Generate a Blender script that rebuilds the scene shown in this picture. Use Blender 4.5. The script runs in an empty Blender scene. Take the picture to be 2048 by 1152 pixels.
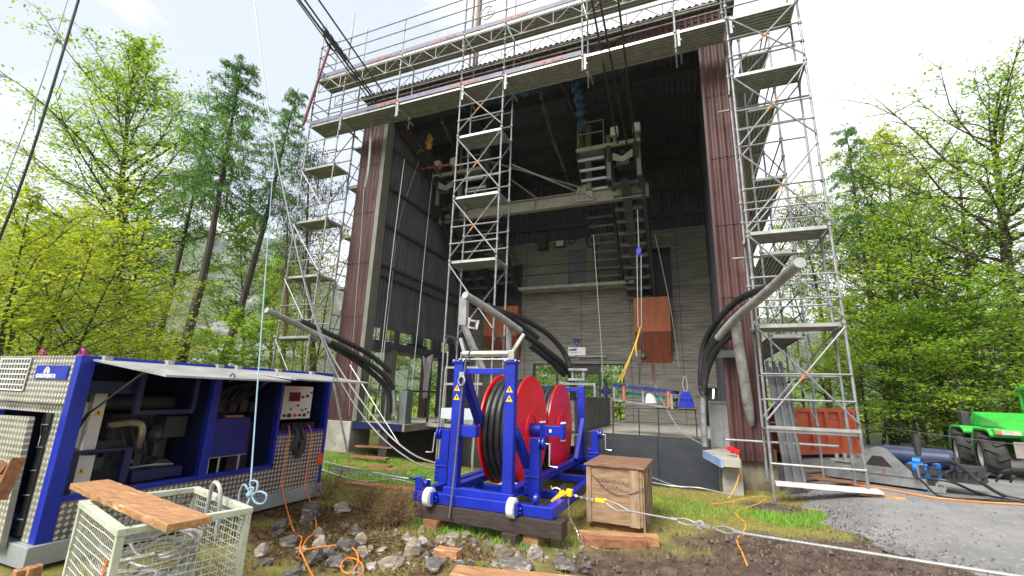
import bpy, math, random
import numpy as np
from mathutils import Vector, Matrix, noise as mnoise
S = bpy.context.scene
COL = S.collection
# ------------------------------------------------------------------ camera
CF, CP, CR, CY, CH = 883.22, 0.237440, 0.0315570, 0.390552, 1.85
_r0 = Vector((math.cos(CY), math.sin(CY), 0)); _f0 = Vector((-math.sin(CY), math.cos(CY), 0)); _u0 = Vector((0, 0, 1))
_f = _f0*math.cos(CP) + _u0*math.sin(CP); _u = -_f0*math.sin(CP) + _u0*math.cos(CP)
_R = _r0*math.cos(CR) + _u*math.sin(CR); _U = -_r0*math.sin(CR) + _u*math.cos(CR)
cam = bpy.data.objects.new('camera', bpy.data.cameras.new('camera')); COL.objects.link(cam)
cam.matrix_world = Matrix(((_R.x, _U.x, -_f.x, 0), (_R.y, _U.y, -_f.y, 0), (_R.z, _U.z, -_f.z, CH), (0, 0, 0, 1)))
cam.data.sensor_width = 36; cam.data.lens = CF/2048*36; cam.data.clip_start = .05; cam.data.clip_end = 6000
S.camera = cam
# ------------------------------------------------------------------ sky and sun (overcast)
SUN_EL, SUN_AZ = 48, 198      # degrees; azimuth measured from +Y towards +X
W = bpy.data.worlds.new('World'); S.world = W; W.use_nodes = True
nt = W.node_tree; nt.nodes.clear()
def N(t, ty, **kw):
    n = t.nodes.new(ty)
    for k, v in kw.items():
        if k.startswith('_'): setattr(n, k[1:], v)
        else: n.inputs[k.replace('__', ' ')].default_value = v
    return n
wo = N(nt, 'ShaderNodeOutputWorld'); bg = N(nt, 'ShaderNodeBackground', Strength=.15)
sk = N(nt, 'ShaderNodeTexSky', _sky_type='NISHITA', _sun_disc=False, _sun_elevation=math.radians(SUN_EL), _sun_rotation=math.radians(SUN_AZ), _dust_density=3.0)
tc = N(nt, 'ShaderNodeTexCoord'); mp = N(nt, 'ShaderNodeMapping'); mp.inputs['Scale'].default_value = (1.0, 1.0, 2.0)
no = N(nt, 'ShaderNodeTexNoise', Scale=2.0, Detail=5.0, Roughness=.55, Distortion=.6)
rp = N(nt, 'ShaderNodeValToRGB'); rp.color_ramp.elements[0].position = .42; rp.color_ramp.elements[1].position = .62
rp.color_ramp.elements[0].color = (2.15, 2.32, 2.6, 1); rp.color_ramp.elements[1].color = (4.3, 4.3, 4.35, 1)
mx = N(nt, 'ShaderNodeMix', _data_type='RGBA'); mx.inputs['Factor'].default_value = .90
L = nt.links.new
L(tc.outputs['Generated'], mp.inputs['Vector']); L(mp.outputs[0], no.inputs['Vector'])
# the cloud deck is thinner and bluer towards the north-west
dt = N(nt, 'ShaderNodeVectorMath', _operation='DOT_PRODUCT'); dt.inputs[1].default_value = (-.72, .42, .55); L(tc.outputs['Generated'], dt.inputs[0])
dm = N(nt, 'ShaderNodeMapRange', _interpolation_type='SMOOTHSTEP'); dm.inputs['From Min'].default_value = .78; dm.inputs['From Max'].default_value = 1.0; dm.inputs['To Min'].default_value = .10; dm.inputs['To Max'].default_value = -.06; L(dt.outputs['Value'], dm.inputs['Value'])
da = N(nt, 'ShaderNodeMath', _operation='ADD'); L(no.outputs['Fac'], da.inputs[0]); L(dm.outputs[0], da.inputs[1]); L(da.outputs[0], rp.inputs['Fac'])
L(sk.outputs[0], mx.inputs['A']); L(rp.outputs['Color'], mx.inputs['B']); L(mx.outputs['Result'], bg.inputs['Color']); L(bg.outputs[0], wo.inputs['Surface'])
sun = bpy.data.objects.new('sun', bpy.data.lights.new('sun', 'SUN')); COL.objects.link(sun)
sun.data.energy = 2.7; sun.data.angle = math.radians(26); sun.data.color = (1, .97, .92)
_a, _e = math.radians(SUN_AZ), math.radians(SUN_EL)
sun.rotation_euler = Vector((math.sin(_a)*math.cos(_e), math.cos(_a)*math.cos(_e), math.sin(_e))).to_track_quat('Z', 'Y').to_euler()
sun.location = (0, 0, 40)
S.view_settings.view_transform = 'Standard'; S.view_settings.look = 'None'; S.view_settings.gamma = 1
S.view_settings.exposure = 1.35
S.render.engine = 'CYCLES'
S.cycles.max_bounces = 8; S.cycles.diffuse_bounces = 4; S.cycles.transparent_max_bounces = 12; S.cycles.volume_bounces = 1
# ------------------------------------------------------------------ where a picture point lies in the world
def ray(x, y):
    return _R*((x-1024)/CF) + _U*(-(y-576)/CF) + _f
EYE = Vector((0, 0, CH))
def atY(x, y, Y): d = ray(x, y); return EYE + d*(Y/d.y)
def atX(x, y, X): d = ray(x, y); return EYE + d*(X/d.x)
def atZ(x, y, Z): d = ray(x, y); return EYE + d*((Z-CH)/d.z)
def atD(x, y, D): d = ray(x, y); return EYE + d*(D/math.hypot(d.x, d.y))    # horizontal distance from the camera
# ------------------------------------------------------------------ terrain height
def sst(a, b, x):
    t = min(1, max(0, (x-a)/(b-a))); return t*t*(3-2*t)
def gz(x, y):
    z = .30*sst(1.2, 3.0, x)*sst(5, 9.5, y)
    return z
def onG(x, y, dz=0):
    p = atZ(x, y, dz)
    for i in range(6): p = atZ(x, y, gz(p.x, p.y)+dz)
    return p
# ------------------------------------------------------------------ mesh builder
EACH = {'window_pane','recess_shade_block','ceiling_rail','ceiling_beam','batten','inner_frame','ledger','guard_rail','diagonal_brace','stringer','tie_tube','upright','skid','wall_rail','cladding_rail','column','brace','stay_tube','side_bracket','jack_post','red_buffer','warning_symbol','strut','skid_beam','wall_strip','cross_beam','pit_wall','lower_cladding','fascia','housing','stiffener','hose','exhaust_pipe','stair_frame','latch','load_chain','saddle_roller','hinge'}
class MB:
    def __init__(s): s.v = []; s.f = []; s.m = []; s.mi = 0
    def add(s, vs, fs):
        o = len(s.v); s.v += [tuple(v) for v in vs]; s.f += [tuple(i+o for i in f) for f in fs]; s.m += [s.mi]*len(fs); return s
    def hexa(s, p):   # 8 points: bottom 4 ccw, top 4 ccw
        return s.add(p, [(3,2,1,0), (4,5,6,7), (0,1,5,4), (1,2,6,5), (2,3,7,6), (3,0,4,7)])
    def box(s, x0, x1, y0, y1, z0, z1):
        return s.hexa([(x0,y0,z0),(x1,y0,z0),(x1,y1,z0),(x0,y1,z0),(x0,y0,z1),(x1,y0,z1),(x1,y1,z1),(x0,y1,z1)])
    def rbox(s, c, sx, sy, sz, rot):      # centred box, rot = Matrix 3x3 / euler tuple
        if not isinstance(rot, Matrix): rot = Matrix.Rotation(rot[2], 3, 'Z') @ Matrix.Rotation(rot[1], 3, 'Y') @ Matrix.Rotation(rot[0], 3, 'X')
        q = [(-1,-1,-1),(1,-1,-1),(1,1,-1),(-1,1,-1),(-1,-1,1),(1,-1,1),(1,1,1),(-1,1,1)]
        return s.hexa([Vector(c) + rot @ Vector((a*sx/2, b*sy/2, d*sz/2)) for a, b, d in q])
    def bar(s, a, b, w, h, up=(0,0,1)):   # rectangular bar from a to b
        a = Vector(a); b = Vector(b); d = (b-a).normalized(); up = Vector(up)
        if abs(d.dot(up)) > .98: up = Vector((0,1,0)) if abs(d.y) < .9 else Vector((1,0,0))
        x = d.cross(up).normalized()*(w/2); y = x.cross(d).normalized()*(h/2)
        return s.hexa([a-x-y, a+x-y, a+x+y, a-x+y, b-x-y, b+x-y, b+x+y, b-x+y])
    def cyl(s, a, b, r, r2=None, n=8, cap=True):
        return s.tube([a, b], r, n, cap, r2)
    def tube(s, pts, r, n=6, cap=True, r2=None):
        pts = [Vector(p) for p in pts]; k = len(pts); o = len(s.v)
        rs = r if isinstance(r, (list, tuple)) else [r + ((r if r2 is None else r2)-r)*i/max(1, k-1) for i in range(k)]
        d0 = (pts[1]-pts[0]).normalized(); up = Vector((0,0,1)) if abs(d0.z) < .9 else Vector((1,0,0))
        x = d0.cross(up).normalized(); vs = []; fs = []
        for i in range(k):
            d = (pts[min(i+1,k-1)]-pts[max(i-1,0)])
            if d.length < 1e-9: d = d0
            d.normalize(); x = (x - d*x.dot(d))
            if x.length < 1e-6: x = d.orthogonal()
            x.normalize(); y = d.cross(x)
            for j in range(n):
                t = 2*math.pi*j/n; vs.append(pts[i] + (x*math.cos(t)+y*math.sin(t))*rs[i])
        for i in range(k-1):
            for j in range(n):
                fs.append((i*n+j, i*n+(j+1)%n, (i+1)*n+(j+1)%n, (i+1)*n+j))
        if cap: fs += [tuple(range(n-1, -1, -1)), tuple((k-1)*n+j for j in range(n))]
        return s.add(vs, fs)
    def prism(s, poly, a, b):             # poly list of (u,v) in plane; a: function (u,v)->Vector of front; b: back offset vector
        n = len(poly); f = [Vector(a(u, v)) for u, v in poly]; b = Vector(b)
        return s.add(f + [p+b for p in f], [tuple(range(n)), tuple(range(2*n-1, n-1, -1))] + [(i, i+n, (i+1)%n+n, (i+1)%n) for i in range(n)])
    def lathe(s, prof, c, axis=(0,0,1), n=24, closed=False):   # prof: list of (r, h)
        c = Vector(c); d = Vector(axis).normalized(); x = d.orthogonal().normalized(); y = d.cross(x); k = len(prof)
        vs = [c + d*h + (x*math.cos(2*math.pi*j/n)+y*math.sin(2*math.pi*j/n))*r for r, h in prof for j in range(n)]
        fs = [(i*n+j, i*n+(j+1)%n, ((i+1)%k)*n+(j+1)%n, ((i+1)%k)*n+j) for i in range(k if closed else k-1) for j in range(n)]
        return s.add(vs, fs)
    def torus(s, c, axis, R, r, n=24, m=6):
        return s.lathe([(R+r*math.cos(2*math.pi*i/m), r*math.sin(2*math.pi*i/m)) for i in range(m)], c, axis, n, True)
    def ball(s, c, r, n=8, sc=(1,1,1)):
        c = Vector(c); vs = []; fs = []; k = max(3, n//2)
        for i in range(k+1):
            a = math.pi*i/k
            for j in range(n):
                b = 2*math.pi*j/n; vs.append(c+Vector((math.sin(a)*math.cos(b)*sc[0], math.sin(a)*math.sin(b)*sc[1], math.cos(a)*sc[2]))*r)
        for i in range(k):
            for j in range(n): fs.append((i*n+j, (i+1)*n+j, (i+1)*n+(j+1)%n, i*n+(j+1)%n))
        return s.add(vs, fs)
    def corr(s, o, u, v, w, h, d, waves, t=.012, per=8, rows=1, sag=0):   # corrugated sheet: o corner, u across the waves, v along them
        o = Vector(o); u = Vector(u).normalized(); v = Vector(v).normalized(); nn = u.cross(v).normalized(); k = int(waves*per)
        for R in range(rows):
            h0, h1 = h*R/rows, h*(R+1)/rows; ex = .012*(R % 2 == 0) if rows > 1 else 0; vs = []
            lip = .016 if rows > 1 else 0
            for i in range(k+1):
                a = w*i/k; q = d*math.cos(2*math.pi*waves*i/k)
                vs += [o+u*a+v*(h0-.03*(R > 0))+nn*(q+lip), o+u*a+v*h1+nn*(q), o+u*a+v*(h0-.03*(R > 0))+nn*(q+lip-t), o+u*a+v*h1+nn*(q-t)]
            fs = []
            for i in range(k):
                b = 4*i; fs += [(b, b+4, b+5, b+1), (b+2, b+3, b+7, b+6), (b, b+2, b+6, b+4), (b+1, b+5, b+7, b+3)]
            fs += [(0, 1, 3, 2), (4*k, 4*k+2, 4*k+3, 4*k+1)]
            s.add(vs, fs)
        return s
    def pieces(s):                        # connected pieces as builders of their own
        par = list(range(len(s.v)))
        def find(i):
            while par[i] != i: par[i] = par[par[i]]; i = par[i]
            return i
        for f in s.f:
            a = find(f[0])
            for j in f[1:]: par[find(j)] = a
        out = {}; idx = {}
        for i in range(len(s.v)):
            b = out.setdefault(find(i), MB()); idx[i] = len(b.v); b.v.append(s.v[i])
        for f in s.f: b = out[find(f[0])]; b.f.append(tuple(idx[j] for j in f)); b.m.append(0)
        return list(out.values())
    def build(s, name, mat, parent=None, smooth=False, bevel=0, origin=None, local=False):
        if parent is not None and name in EACH and not local:
            ps = s.pieces()
            if 1 < len(ps) < 90: return [q.build(name+' ', mat, parent, smooth, bevel) for q in ps][0]
        name = name.strip(); me = bpy.data.meshes.new(name)
        if parent is not None: inv = Matrix() if local else WM[parent.name].inverted()
        else:
            if origin is None:
                a = np.array(s.v); lo, hi = a.min(0), a.max(0); origin = ((lo[0]+hi[0])/2, (lo[1]+hi[1])/2, lo[2])
            inv = Matrix.Translation(-Vector(origin))
        vv = s.v if (parent is not None and local) else [inv @ Vector(p) for p in s.v]
        me.from_pydata(vv, [], s.f)
        mats = mat if isinstance(mat, (list, tuple)) else [mat]
        for m in mats: me.materials.append(m)
        if len(mats) > 1: me.polygons.foreach_set('material_index', s.m)
        if smooth: me.polygons.foreach_set('use_smooth', [True]*len(me.polygons))
        me.update()
        o = bpy.data.objects.new(name, me); COL.objects.link(o)
        if parent is not None: o.parent = parent; WM[o.name] = WM[parent.name].copy()
        else: o.location = origin; WM[o.name] = Matrix.Translation(Vector(origin))
        if smooth and bevel == 0:
            try:
                me.set_sharp_from_angle(angle=math.radians(40))
            except Exception: pass
        if bevel:
            md = o.modifiers.new('bevel', 'BEVEL'); md.width = bevel; md.segments = 2; md.limit_method = 'ANGLE'
        return o
WM = {}
def tag(o, label=None, cat=None, group=None, kind=None):
    if label: o['label'] = label
    if cat: o['category'] = cat
    if group: o['group'] = group
    if kind: o['kind'] = kind
    return o
def thing(name, loc, label, cat, group=None, rz=0):
    o = bpy.data.objects.new(name, None); COL.objects.link(o); o.location = loc; o.rotation_euler = (0, 0, rz); o.empty_display_size = .3
    WM[o.name] = Matrix.Translation(Vector(loc)) @ Matrix.Rotation(rz, 4, 'Z')
    return tag(o, label, cat, group)
def copy_tree(o, parent=None):
    c = o.copy(); COL.objects.link(c); WM[c.name] = WM.get(o.name, Matrix()).copy()
    if parent is not None: c.parent = parent
    for ch in list(o.children): copy_tree(ch, c)
    return c
def arc(a, b, sag, n=10):       # hanging line between two points
    a = Vector(a); b = Vector(b)
    return [a.lerp(b, i/n) - Vector((0, 0, sag*4*(i/n)*(1-i/n))) for i in range(n+1)]
def spl(P, n=6):                # smooth path through points
    P = [Vector(p) for p in P]; out = []
    for i in range(len(P)-1):
        a, b, c, d = P[max(i-1,0)], P[i], P[i+1], P[min(i+2, len(P)-1)]
        for k in range(n):
            t = k/n; out.append(.5*((2*b)+(c-a)*t+(2*a-5*b+4*c-d)*t*t+(3*b-a-3*c+d)*t**3))
    return out+[P[-1]]
# ------------------------------------------------------------------ materials
def pm(name, c1, c2=None, scale=4, rough=.6, metal=0, bump=0, bscale=None, stretch=(1,1,1), lo=.35, hi=.65, detail=5, spec=None, c3=None, s3=1.2, t3=.6, rvar=0, coord='Object'):
    m = bpy.data.materials.new(name); m.use_nodes = True; t = m.node_tree; b = t.nodes['Principled BSDF']; L = t.links.new
    b.inputs['Roughness'].default_value = rough; b.inputs['Metallic'].default_value = metal
    if spec is not None: b.inputs['Specular IOR Level'].default_value = spec
    b.inputs['Base Color'].default_value = (*c1, 1)
    if c2 is not None or bump:
        tc = N(t, 'ShaderNodeTexCoord'); mp = N(t, 'ShaderNodeMapping'); mp.inputs['Scale'].default_value = stretch
        L(tc.outputs[coord], mp.inputs['Vector'])
        no = N(t, 'ShaderNodeTexNoise', Scale=scale, Detail=detail, Roughness=.6); L(mp.outputs[0], no.inputs['Vector'])
    if c2 is not None:
        r = N(t, 'ShaderNodeValToRGB'); e = r.color_ramp.elements
        e[0].position = lo; e[1].position = hi; e[0].color = (*c1, 1); e[1].color = (*c2, 1)
        L(no.outputs['Fac'], r.inputs['Fac']); out = r.outputs['Color']
        if c3 is not None:
            n3 = N(t, 'ShaderNodeTexNoise', Scale=s3, Detail=6.0, Roughness=.65); L(mp.outputs[0], n3.inputs['Vector'])
            r3 = N(t, 'ShaderNodeValToRGB'); r3.color_ramp.elements[0].position = t3; r3.color_ramp.elements[1].position = t3+.08
            x = N(t, 'ShaderNodeMix', _data_type='RGBA'); x.inputs['B'].default_value = (*c3, 1)
            L(n3.outputs['Fac'], r3.inputs['Fac']); L(r3.outputs['Color'], x.inputs['Factor']); L(out, x.inputs['A']); out = x.outputs['Result']
        L(out, b.inputs['Base Color'])
        if rvar:
            mr = N(t, 'ShaderNodeMapRange'); mr.inputs['To Min'].default_value = rough-rvar; mr.inputs['To Max'].default_value = rough+rvar
            L(no.outputs['Fac'], mr.inputs['Value']); L(mr.outputs[0], b.inputs['Roughness'])
    if bump:
        nb = N(t, 'ShaderNodeTexNoise', Scale=bscale or scale*4, Detail=6.0, Roughness=.65); L(mp.outputs[0], nb.inputs['Vector'])
        bp = N(t, 'ShaderNodeBump', Strength=bump, Distance=.02); L(nb.outputs['Fac'], bp.inputs['Height']); L(bp.outputs[0], b.inputs['Normal'])
    return m
M = {}
M['galv'] = pm('galvanised_tube', (.17,.175,.18), (.30,.305,.31), 6, .5, .4, rvar=.1, c3=(.30,.27,.22), s3=3, t3=.68)
M['alu'] = pm('aluminium_deck', (.29,.29,.275), (.42,.42,.40), 5, .42, .5, rvar=.1)
M['decku'] = pm('shaded_deck_sheet', (.26,.25,.21), (.38,.36,.31), 3, .6, .1, stretch=(1,6,6))  # darker than the ribs: shade between them put into the sheet colour
M['toe'] = pm('toe_board', (.10,.10,.16), (.16,.16,.22), 4, .6)
M['toeo'] = pm('toe_board_orange', (.45,.10,.03), (.55,.16,.06), 6, .6)
M['brown'] = pm('brown_fibre_cement', (.045,.016,.014), (.085,.034,.030), 2.5, .6, bump=.12, bscale=30, c3=(.13,.068,.06), s3=2.0, t3=.62, stretch=(1,1,.35))
M['roofw'] = pm('weathered_fibre_cement', (.10,.075,.055), (.19,.15,.11), 5, .85, bump=.3, bscale=40)
M['wallclad'] = pm('grey_wall_cladding', (.062,.058,.064), (.11,.103,.112), 3, .7, stretch=(1,1,.3))
M['greysteel'] = pm('grey_green_steel', (.13,.13,.105), (.17,.17,.14), 3, .5, c3=(.1,.08,.06), s3=2, t3=.7)
M['darkclad'] = pm('dark_cladding', (.042,.043,.060), (.072,.072,.096), 3, .7, stretch=(1,1,.3))
M['dark'] = pm('dark_steel', (.026,.026,.028), (.048,.047,.05), 6, .55, .2)
M['beige'] = pm('beige_painted_steel', (.22,.20,.16), (.31,.29,.235), 4, .55, c3=(.14,.11,.08), s3=3, t3=.66)
M['tread'] = pm('galvanised_tread', (.34,.37,.40), (.46,.49,.52), 10, .45, .4)
M['conc'] = pm('pier_concrete', (.24,.225,.19), (.36,.345,.30), 3, .85, bump=.25, c3=(.09,.085,.07), s3=2, t3=.62)
M['concdark'] = pm('pit_wall', (.022,.022,.022), (.04,.039,.037), 1.5, .7)
M['panel'] = pm('dark_painted_wall', (.028,.032,.038), (.042,.047,.054), 2, .45, c3=(.075,.078,.078), s3=1.4, t3=.68, stretch=(1,1,2))
M['blue'] = pm('blue_paint', (.003,.014,.26), (.005,.02,.36), 3, .38, c3=(.035,.042,.13), s3=7, t3=.62, rvar=.06)
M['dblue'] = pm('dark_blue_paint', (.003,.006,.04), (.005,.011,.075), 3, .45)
M['red'] = pm('red_paint', (.72,.004,.008), (.84,.008,.012), 2.2, .34, rvar=.12, c3=(.42,.012,.012), s3=2.6, t3=.63)
M['orange'] = pm('rust_orange_sheet', (.30,.075,.022), (.40,.115,.035), 2.2, .6, c3=(.13,.035,.018), s3=1.2, t3=.66, stretch=(3,3,.5))
M['rubber'] = pm('black_rubber', (.012,.012,.013), (.025,.025,.027), 12, .5)
M['rope'] = pm('black_cable', (.02,.02,.022), (.04,.04,.042), 20, .55)
M['wire'] = pm('steel_wire_rope', (.30,.30,.29), (.45,.45,.44), 40, .45, .5)
M['steel'] = pm('bare_steel', (.42,.41,.39), (.56,.55,.52), 6, .35, .8, rvar=.08)
M['tubewhite'] = pm('weathered_grey_tube', (.24,.24,.235), (.40,.40,.39), 5, .55, .2, c3=(.15,.11,.075), s3=4, t3=.6, bump=.2)
M['white'] = pm('white_plastic', (.68,.67,.64), (.78,.77,.74), 4, .45)
M['offw'] = pm('off_white_sheet', (.58,.57,.53), (.66,.65,.61), 3, .45)
M['yellow'] = pm('yellow_plastic', (.72,.42,.01), (.80,.5,.02), 5, .45)
M['black'] = pm('black_plastic', (.012,.012,.012), (.02,.02,.02), 8, .5)
M['cord'] = pm('orange_cord', (.85,.19,.02), (.95,.26,.03), 8, .5)
M['wood'] = pm('fresh_sawn_wood', (.24,.105,.045), (.50,.27,.12), 4, .78, lo=.3, hi=.7, bump=.6, bscale=25, stretch=(1.2,9,9), c3=(.62,.40,.21), s3=2.2, t3=.58)
M['woodo'] = pm('brown_timber', (.16,.065,.03), (.30,.13,.06), 3, .75, bump=.35, bscale=25, stretch=(1.2,9,9))
M['woodd'] = pm('dark_sleeper_timber', (.022,.014,.011), (.05,.033,.026), 4, .7, bump=.5, bscale=25, stretch=(1,8,8))
M['ply'] = pm('weathered_plywood', (.19,.115,.06), (.33,.215,.125), 4, .8, bump=.25, stretch=(1,1,5), c3=(.10,.055,.03), s3=2.2, t3=.62)
M['plytop'] = pm('rusty_plywood_lid', (.13,.065,.035), (.23,.125,.075), 5, .7, c3=(.30,.24,.20), s3=4, t3=.6, stretch=(1,4,1))
M['sage'] = pm('sage_green_paint', (.33,.36,.28), (.44,.46,.37), 5, .6, c3=(.16,.085,.045), s3=7, t3=.58)
M['glass'] = None
g = bpy.data.materials.new('window_glass'); g.use_nodes = True; b = g.node_tree.nodes['Principled BSDF']
b.inputs['Base Color'].default_value = (.85,.9,.88,1); b.inputs['Roughness'].default_value = .04; b.inputs['Transmission Weight'].default_value = 1; b.inputs['IOR'].default_value = 1.1
M['glass'] = g
def emis(name, c, s):
    m = bpy.data.materials.new(name); m.use_nodes = True; b = m.node_tree.nodes['Principled BSDF']
    b.inputs['Base Color'].default_value = (*c, 1); b.inputs['Emission Color'].default_value = (*c, 1); b.inputs['Emission Strength'].default_value = s; return m
M['lampon'] = emis('lit_tube', (1, .97, .9), 3)
def leafmat(name, c1, c2, c3):
    m = bpy.data.materials.new(name); m.use_nodes = True; t = m.node_tree; b = t.nodes['Principled BSDF']; L = t.links.new
    tc = N(t, 'ShaderNodeTexCoord'); no = N(t, 'ShaderNodeTexNoise', Scale=.55, Detail=3.0); L(tc.outputs['Object'], no.inputs['Vector'])
    n2 = N(t, 'ShaderNodeTexWhiteNoise'); ge = N(t, 'ShaderNodeNewGeometry'); L(ge.outputs['Random Per Island'], n2.inputs['W']) if False else None
    ad = N(t, 'ShaderNodeMath', _operation='MULTIPLY_ADD'); ad.inputs[1].default_value = .45; L(ge.outputs['Random Per Island'], ad.inputs[0]); 
    sb = N(t, 'ShaderNodeMath', _operation='MULTIPLY_ADD'); sb.inputs[1].default_value = 1.3; sb.inputs[2].default_value = -.38; L(no.outputs['Fac'], sb.inputs[0]); L(sb.outputs[0], ad.inputs[2])
    r = N(t, 'ShaderNodeValToRGB'); e = r.color_ramp.elements; e[0].position = .2; e[1].position = .85
    e[0].color = (*c1, 1); e[1].color = (*c3, 1); k = e.new(.5); k.color = (*c2, 1)
    L(ad.outputs[0], r.inputs['Fac']); L(r.outputs['Color'], b.inputs['Base Color']); b.inputs['Roughness'].default_value = .55
    tr = N(t, 'ShaderNodeBsdfTranslucent'); mx = N(t, 'ShaderNodeMixShader'); mx.inputs[0].default_value = .55
    L(r.outputs['Color'], tr.inputs['Color']); o = t.nodes['Material Output']
    L(b.outputs[0], mx.inputs[1]); L(tr.outputs[0], mx.inputs[2]); L(mx.outputs[0], o.inputs['Surface']); return m
M['leafy'] = leafmat('yellow_green_leaves', (.15,.29,.015), (.28,.46,.025), (.46,.57,.05))
M['leafm'] = leafmat('maple_yellow_leaves', (.20,.30,.012), (.38,.47,.025), (.56,.57,.05))
M['leafg'] = leafmat('spring_green_leaves', (.13,.26,.015), (.24,.41,.025), (.40,.52,.04))
M['leafo'] = leafmat('bronze_green_leaves', (.16,.17,.02), (.30,.29,.03), (.42,.36,.05))
M['larch'] = leafmat('larch_needles', (.06,.16,.03), (.11,.26,.045), (.19,.36,.07))
M['pine'] = leafmat('pine_needles', (.012,.035,.014), (.022,.055,.02), (.04,.08,.028))
M['bark'] = pm('dark_bark', (.028,.022,.018), (.07,.055,.045), 5, .9, bump=.6, bscale=14, stretch=(1,1,.25))
M['barkr'] = pm('reddish_pine_bark', (.075,.038,.022), (.16,.085,.05), 5, .9, bump=.6, bscale=14, stretch=(1,1,.25))
# ================================================================== GROUND
def fbm(x, y, s, o=4, off=0.0): return mnoise.fractal(Vector((x*s+off, y*s-off, off)), 1.0, 2.0, o)
def masks(x, y):
    n = fbm(x, y, .8, 4, 3.1)*.9; n2 = fbm(x, y, 2.3, 3, 9.0)*.5
    # trampled mud in front of the right tower
    d = min(math.hypot((x-1.3)/1.9, (y-7.0)/1.15), math.hypot((x-.2)/1.9, (y-5.6)/1.1), math.hypot((x-2.2)/1.5, (y-5.4)/1.7))
    mud = sst(1.18, .72, d + (n+n2)*.33)
    d2 = math.hypot((x-1.2)/.55, (y-9.9)/.5); mud = max(mud, sst(1.1, .7, d2+n*.4))
    # leaf litter and soil between the rocks
    d3 = min(math.hypot((x+4.3)/2.0, (y-4.9)/1.15), math.hypot((x+5.6)/1.3, (y-5.6)/.8), math.hypot((x+2.9)/1.0, (y-5.2)/.55))
    soil = sst(1.0, .5, d3 + (n+n2)*.55)
    lush = max(sst(1.2, .5, math.hypot((x-1.25)/.8, (y-9.15)/.75)+n*.4), sst(1.15, .6, math.hypot((x+6.2)/2.6, (y-9.0)/1.3)+n*.4), .8*sst(1.2, .6, math.hypot((x+2.9)/1.6, (y-6.0)/.5)+n*.5), .6*sst(1.1, .5, math.hypot((x+.4)/1.5, (y-9.0)/.9)+n*.5))
    if x < -7.2: lush = max(lush, .7)
    return mud, soil*(1-mud), lush*(1-mud)*(1-.7*soil)
def road_edge(y):
    e = [(-40, 4.5), (3, 4.2), (6.3, 3.6), (7.0, 2.75), (7.5, 2.1), (8.5, 1.86), (9.9, 1.70), (10.6, 1.75), (12, 1.62), (20, 1.62), (60, 1.62)]
    for (a, xa), (b, xb) in zip(e, e[1:]):
        if y <= b: return xa+(xb-xa)*max(0, (y-a))/(b-a) + (.20*fbm(y, 0, 1.4, 4, 5.5)+.10*fbm(y, 0, 5, 3, 2.5))*(1 if 4 < y < 12 else .3)
    return 1.62
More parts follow.
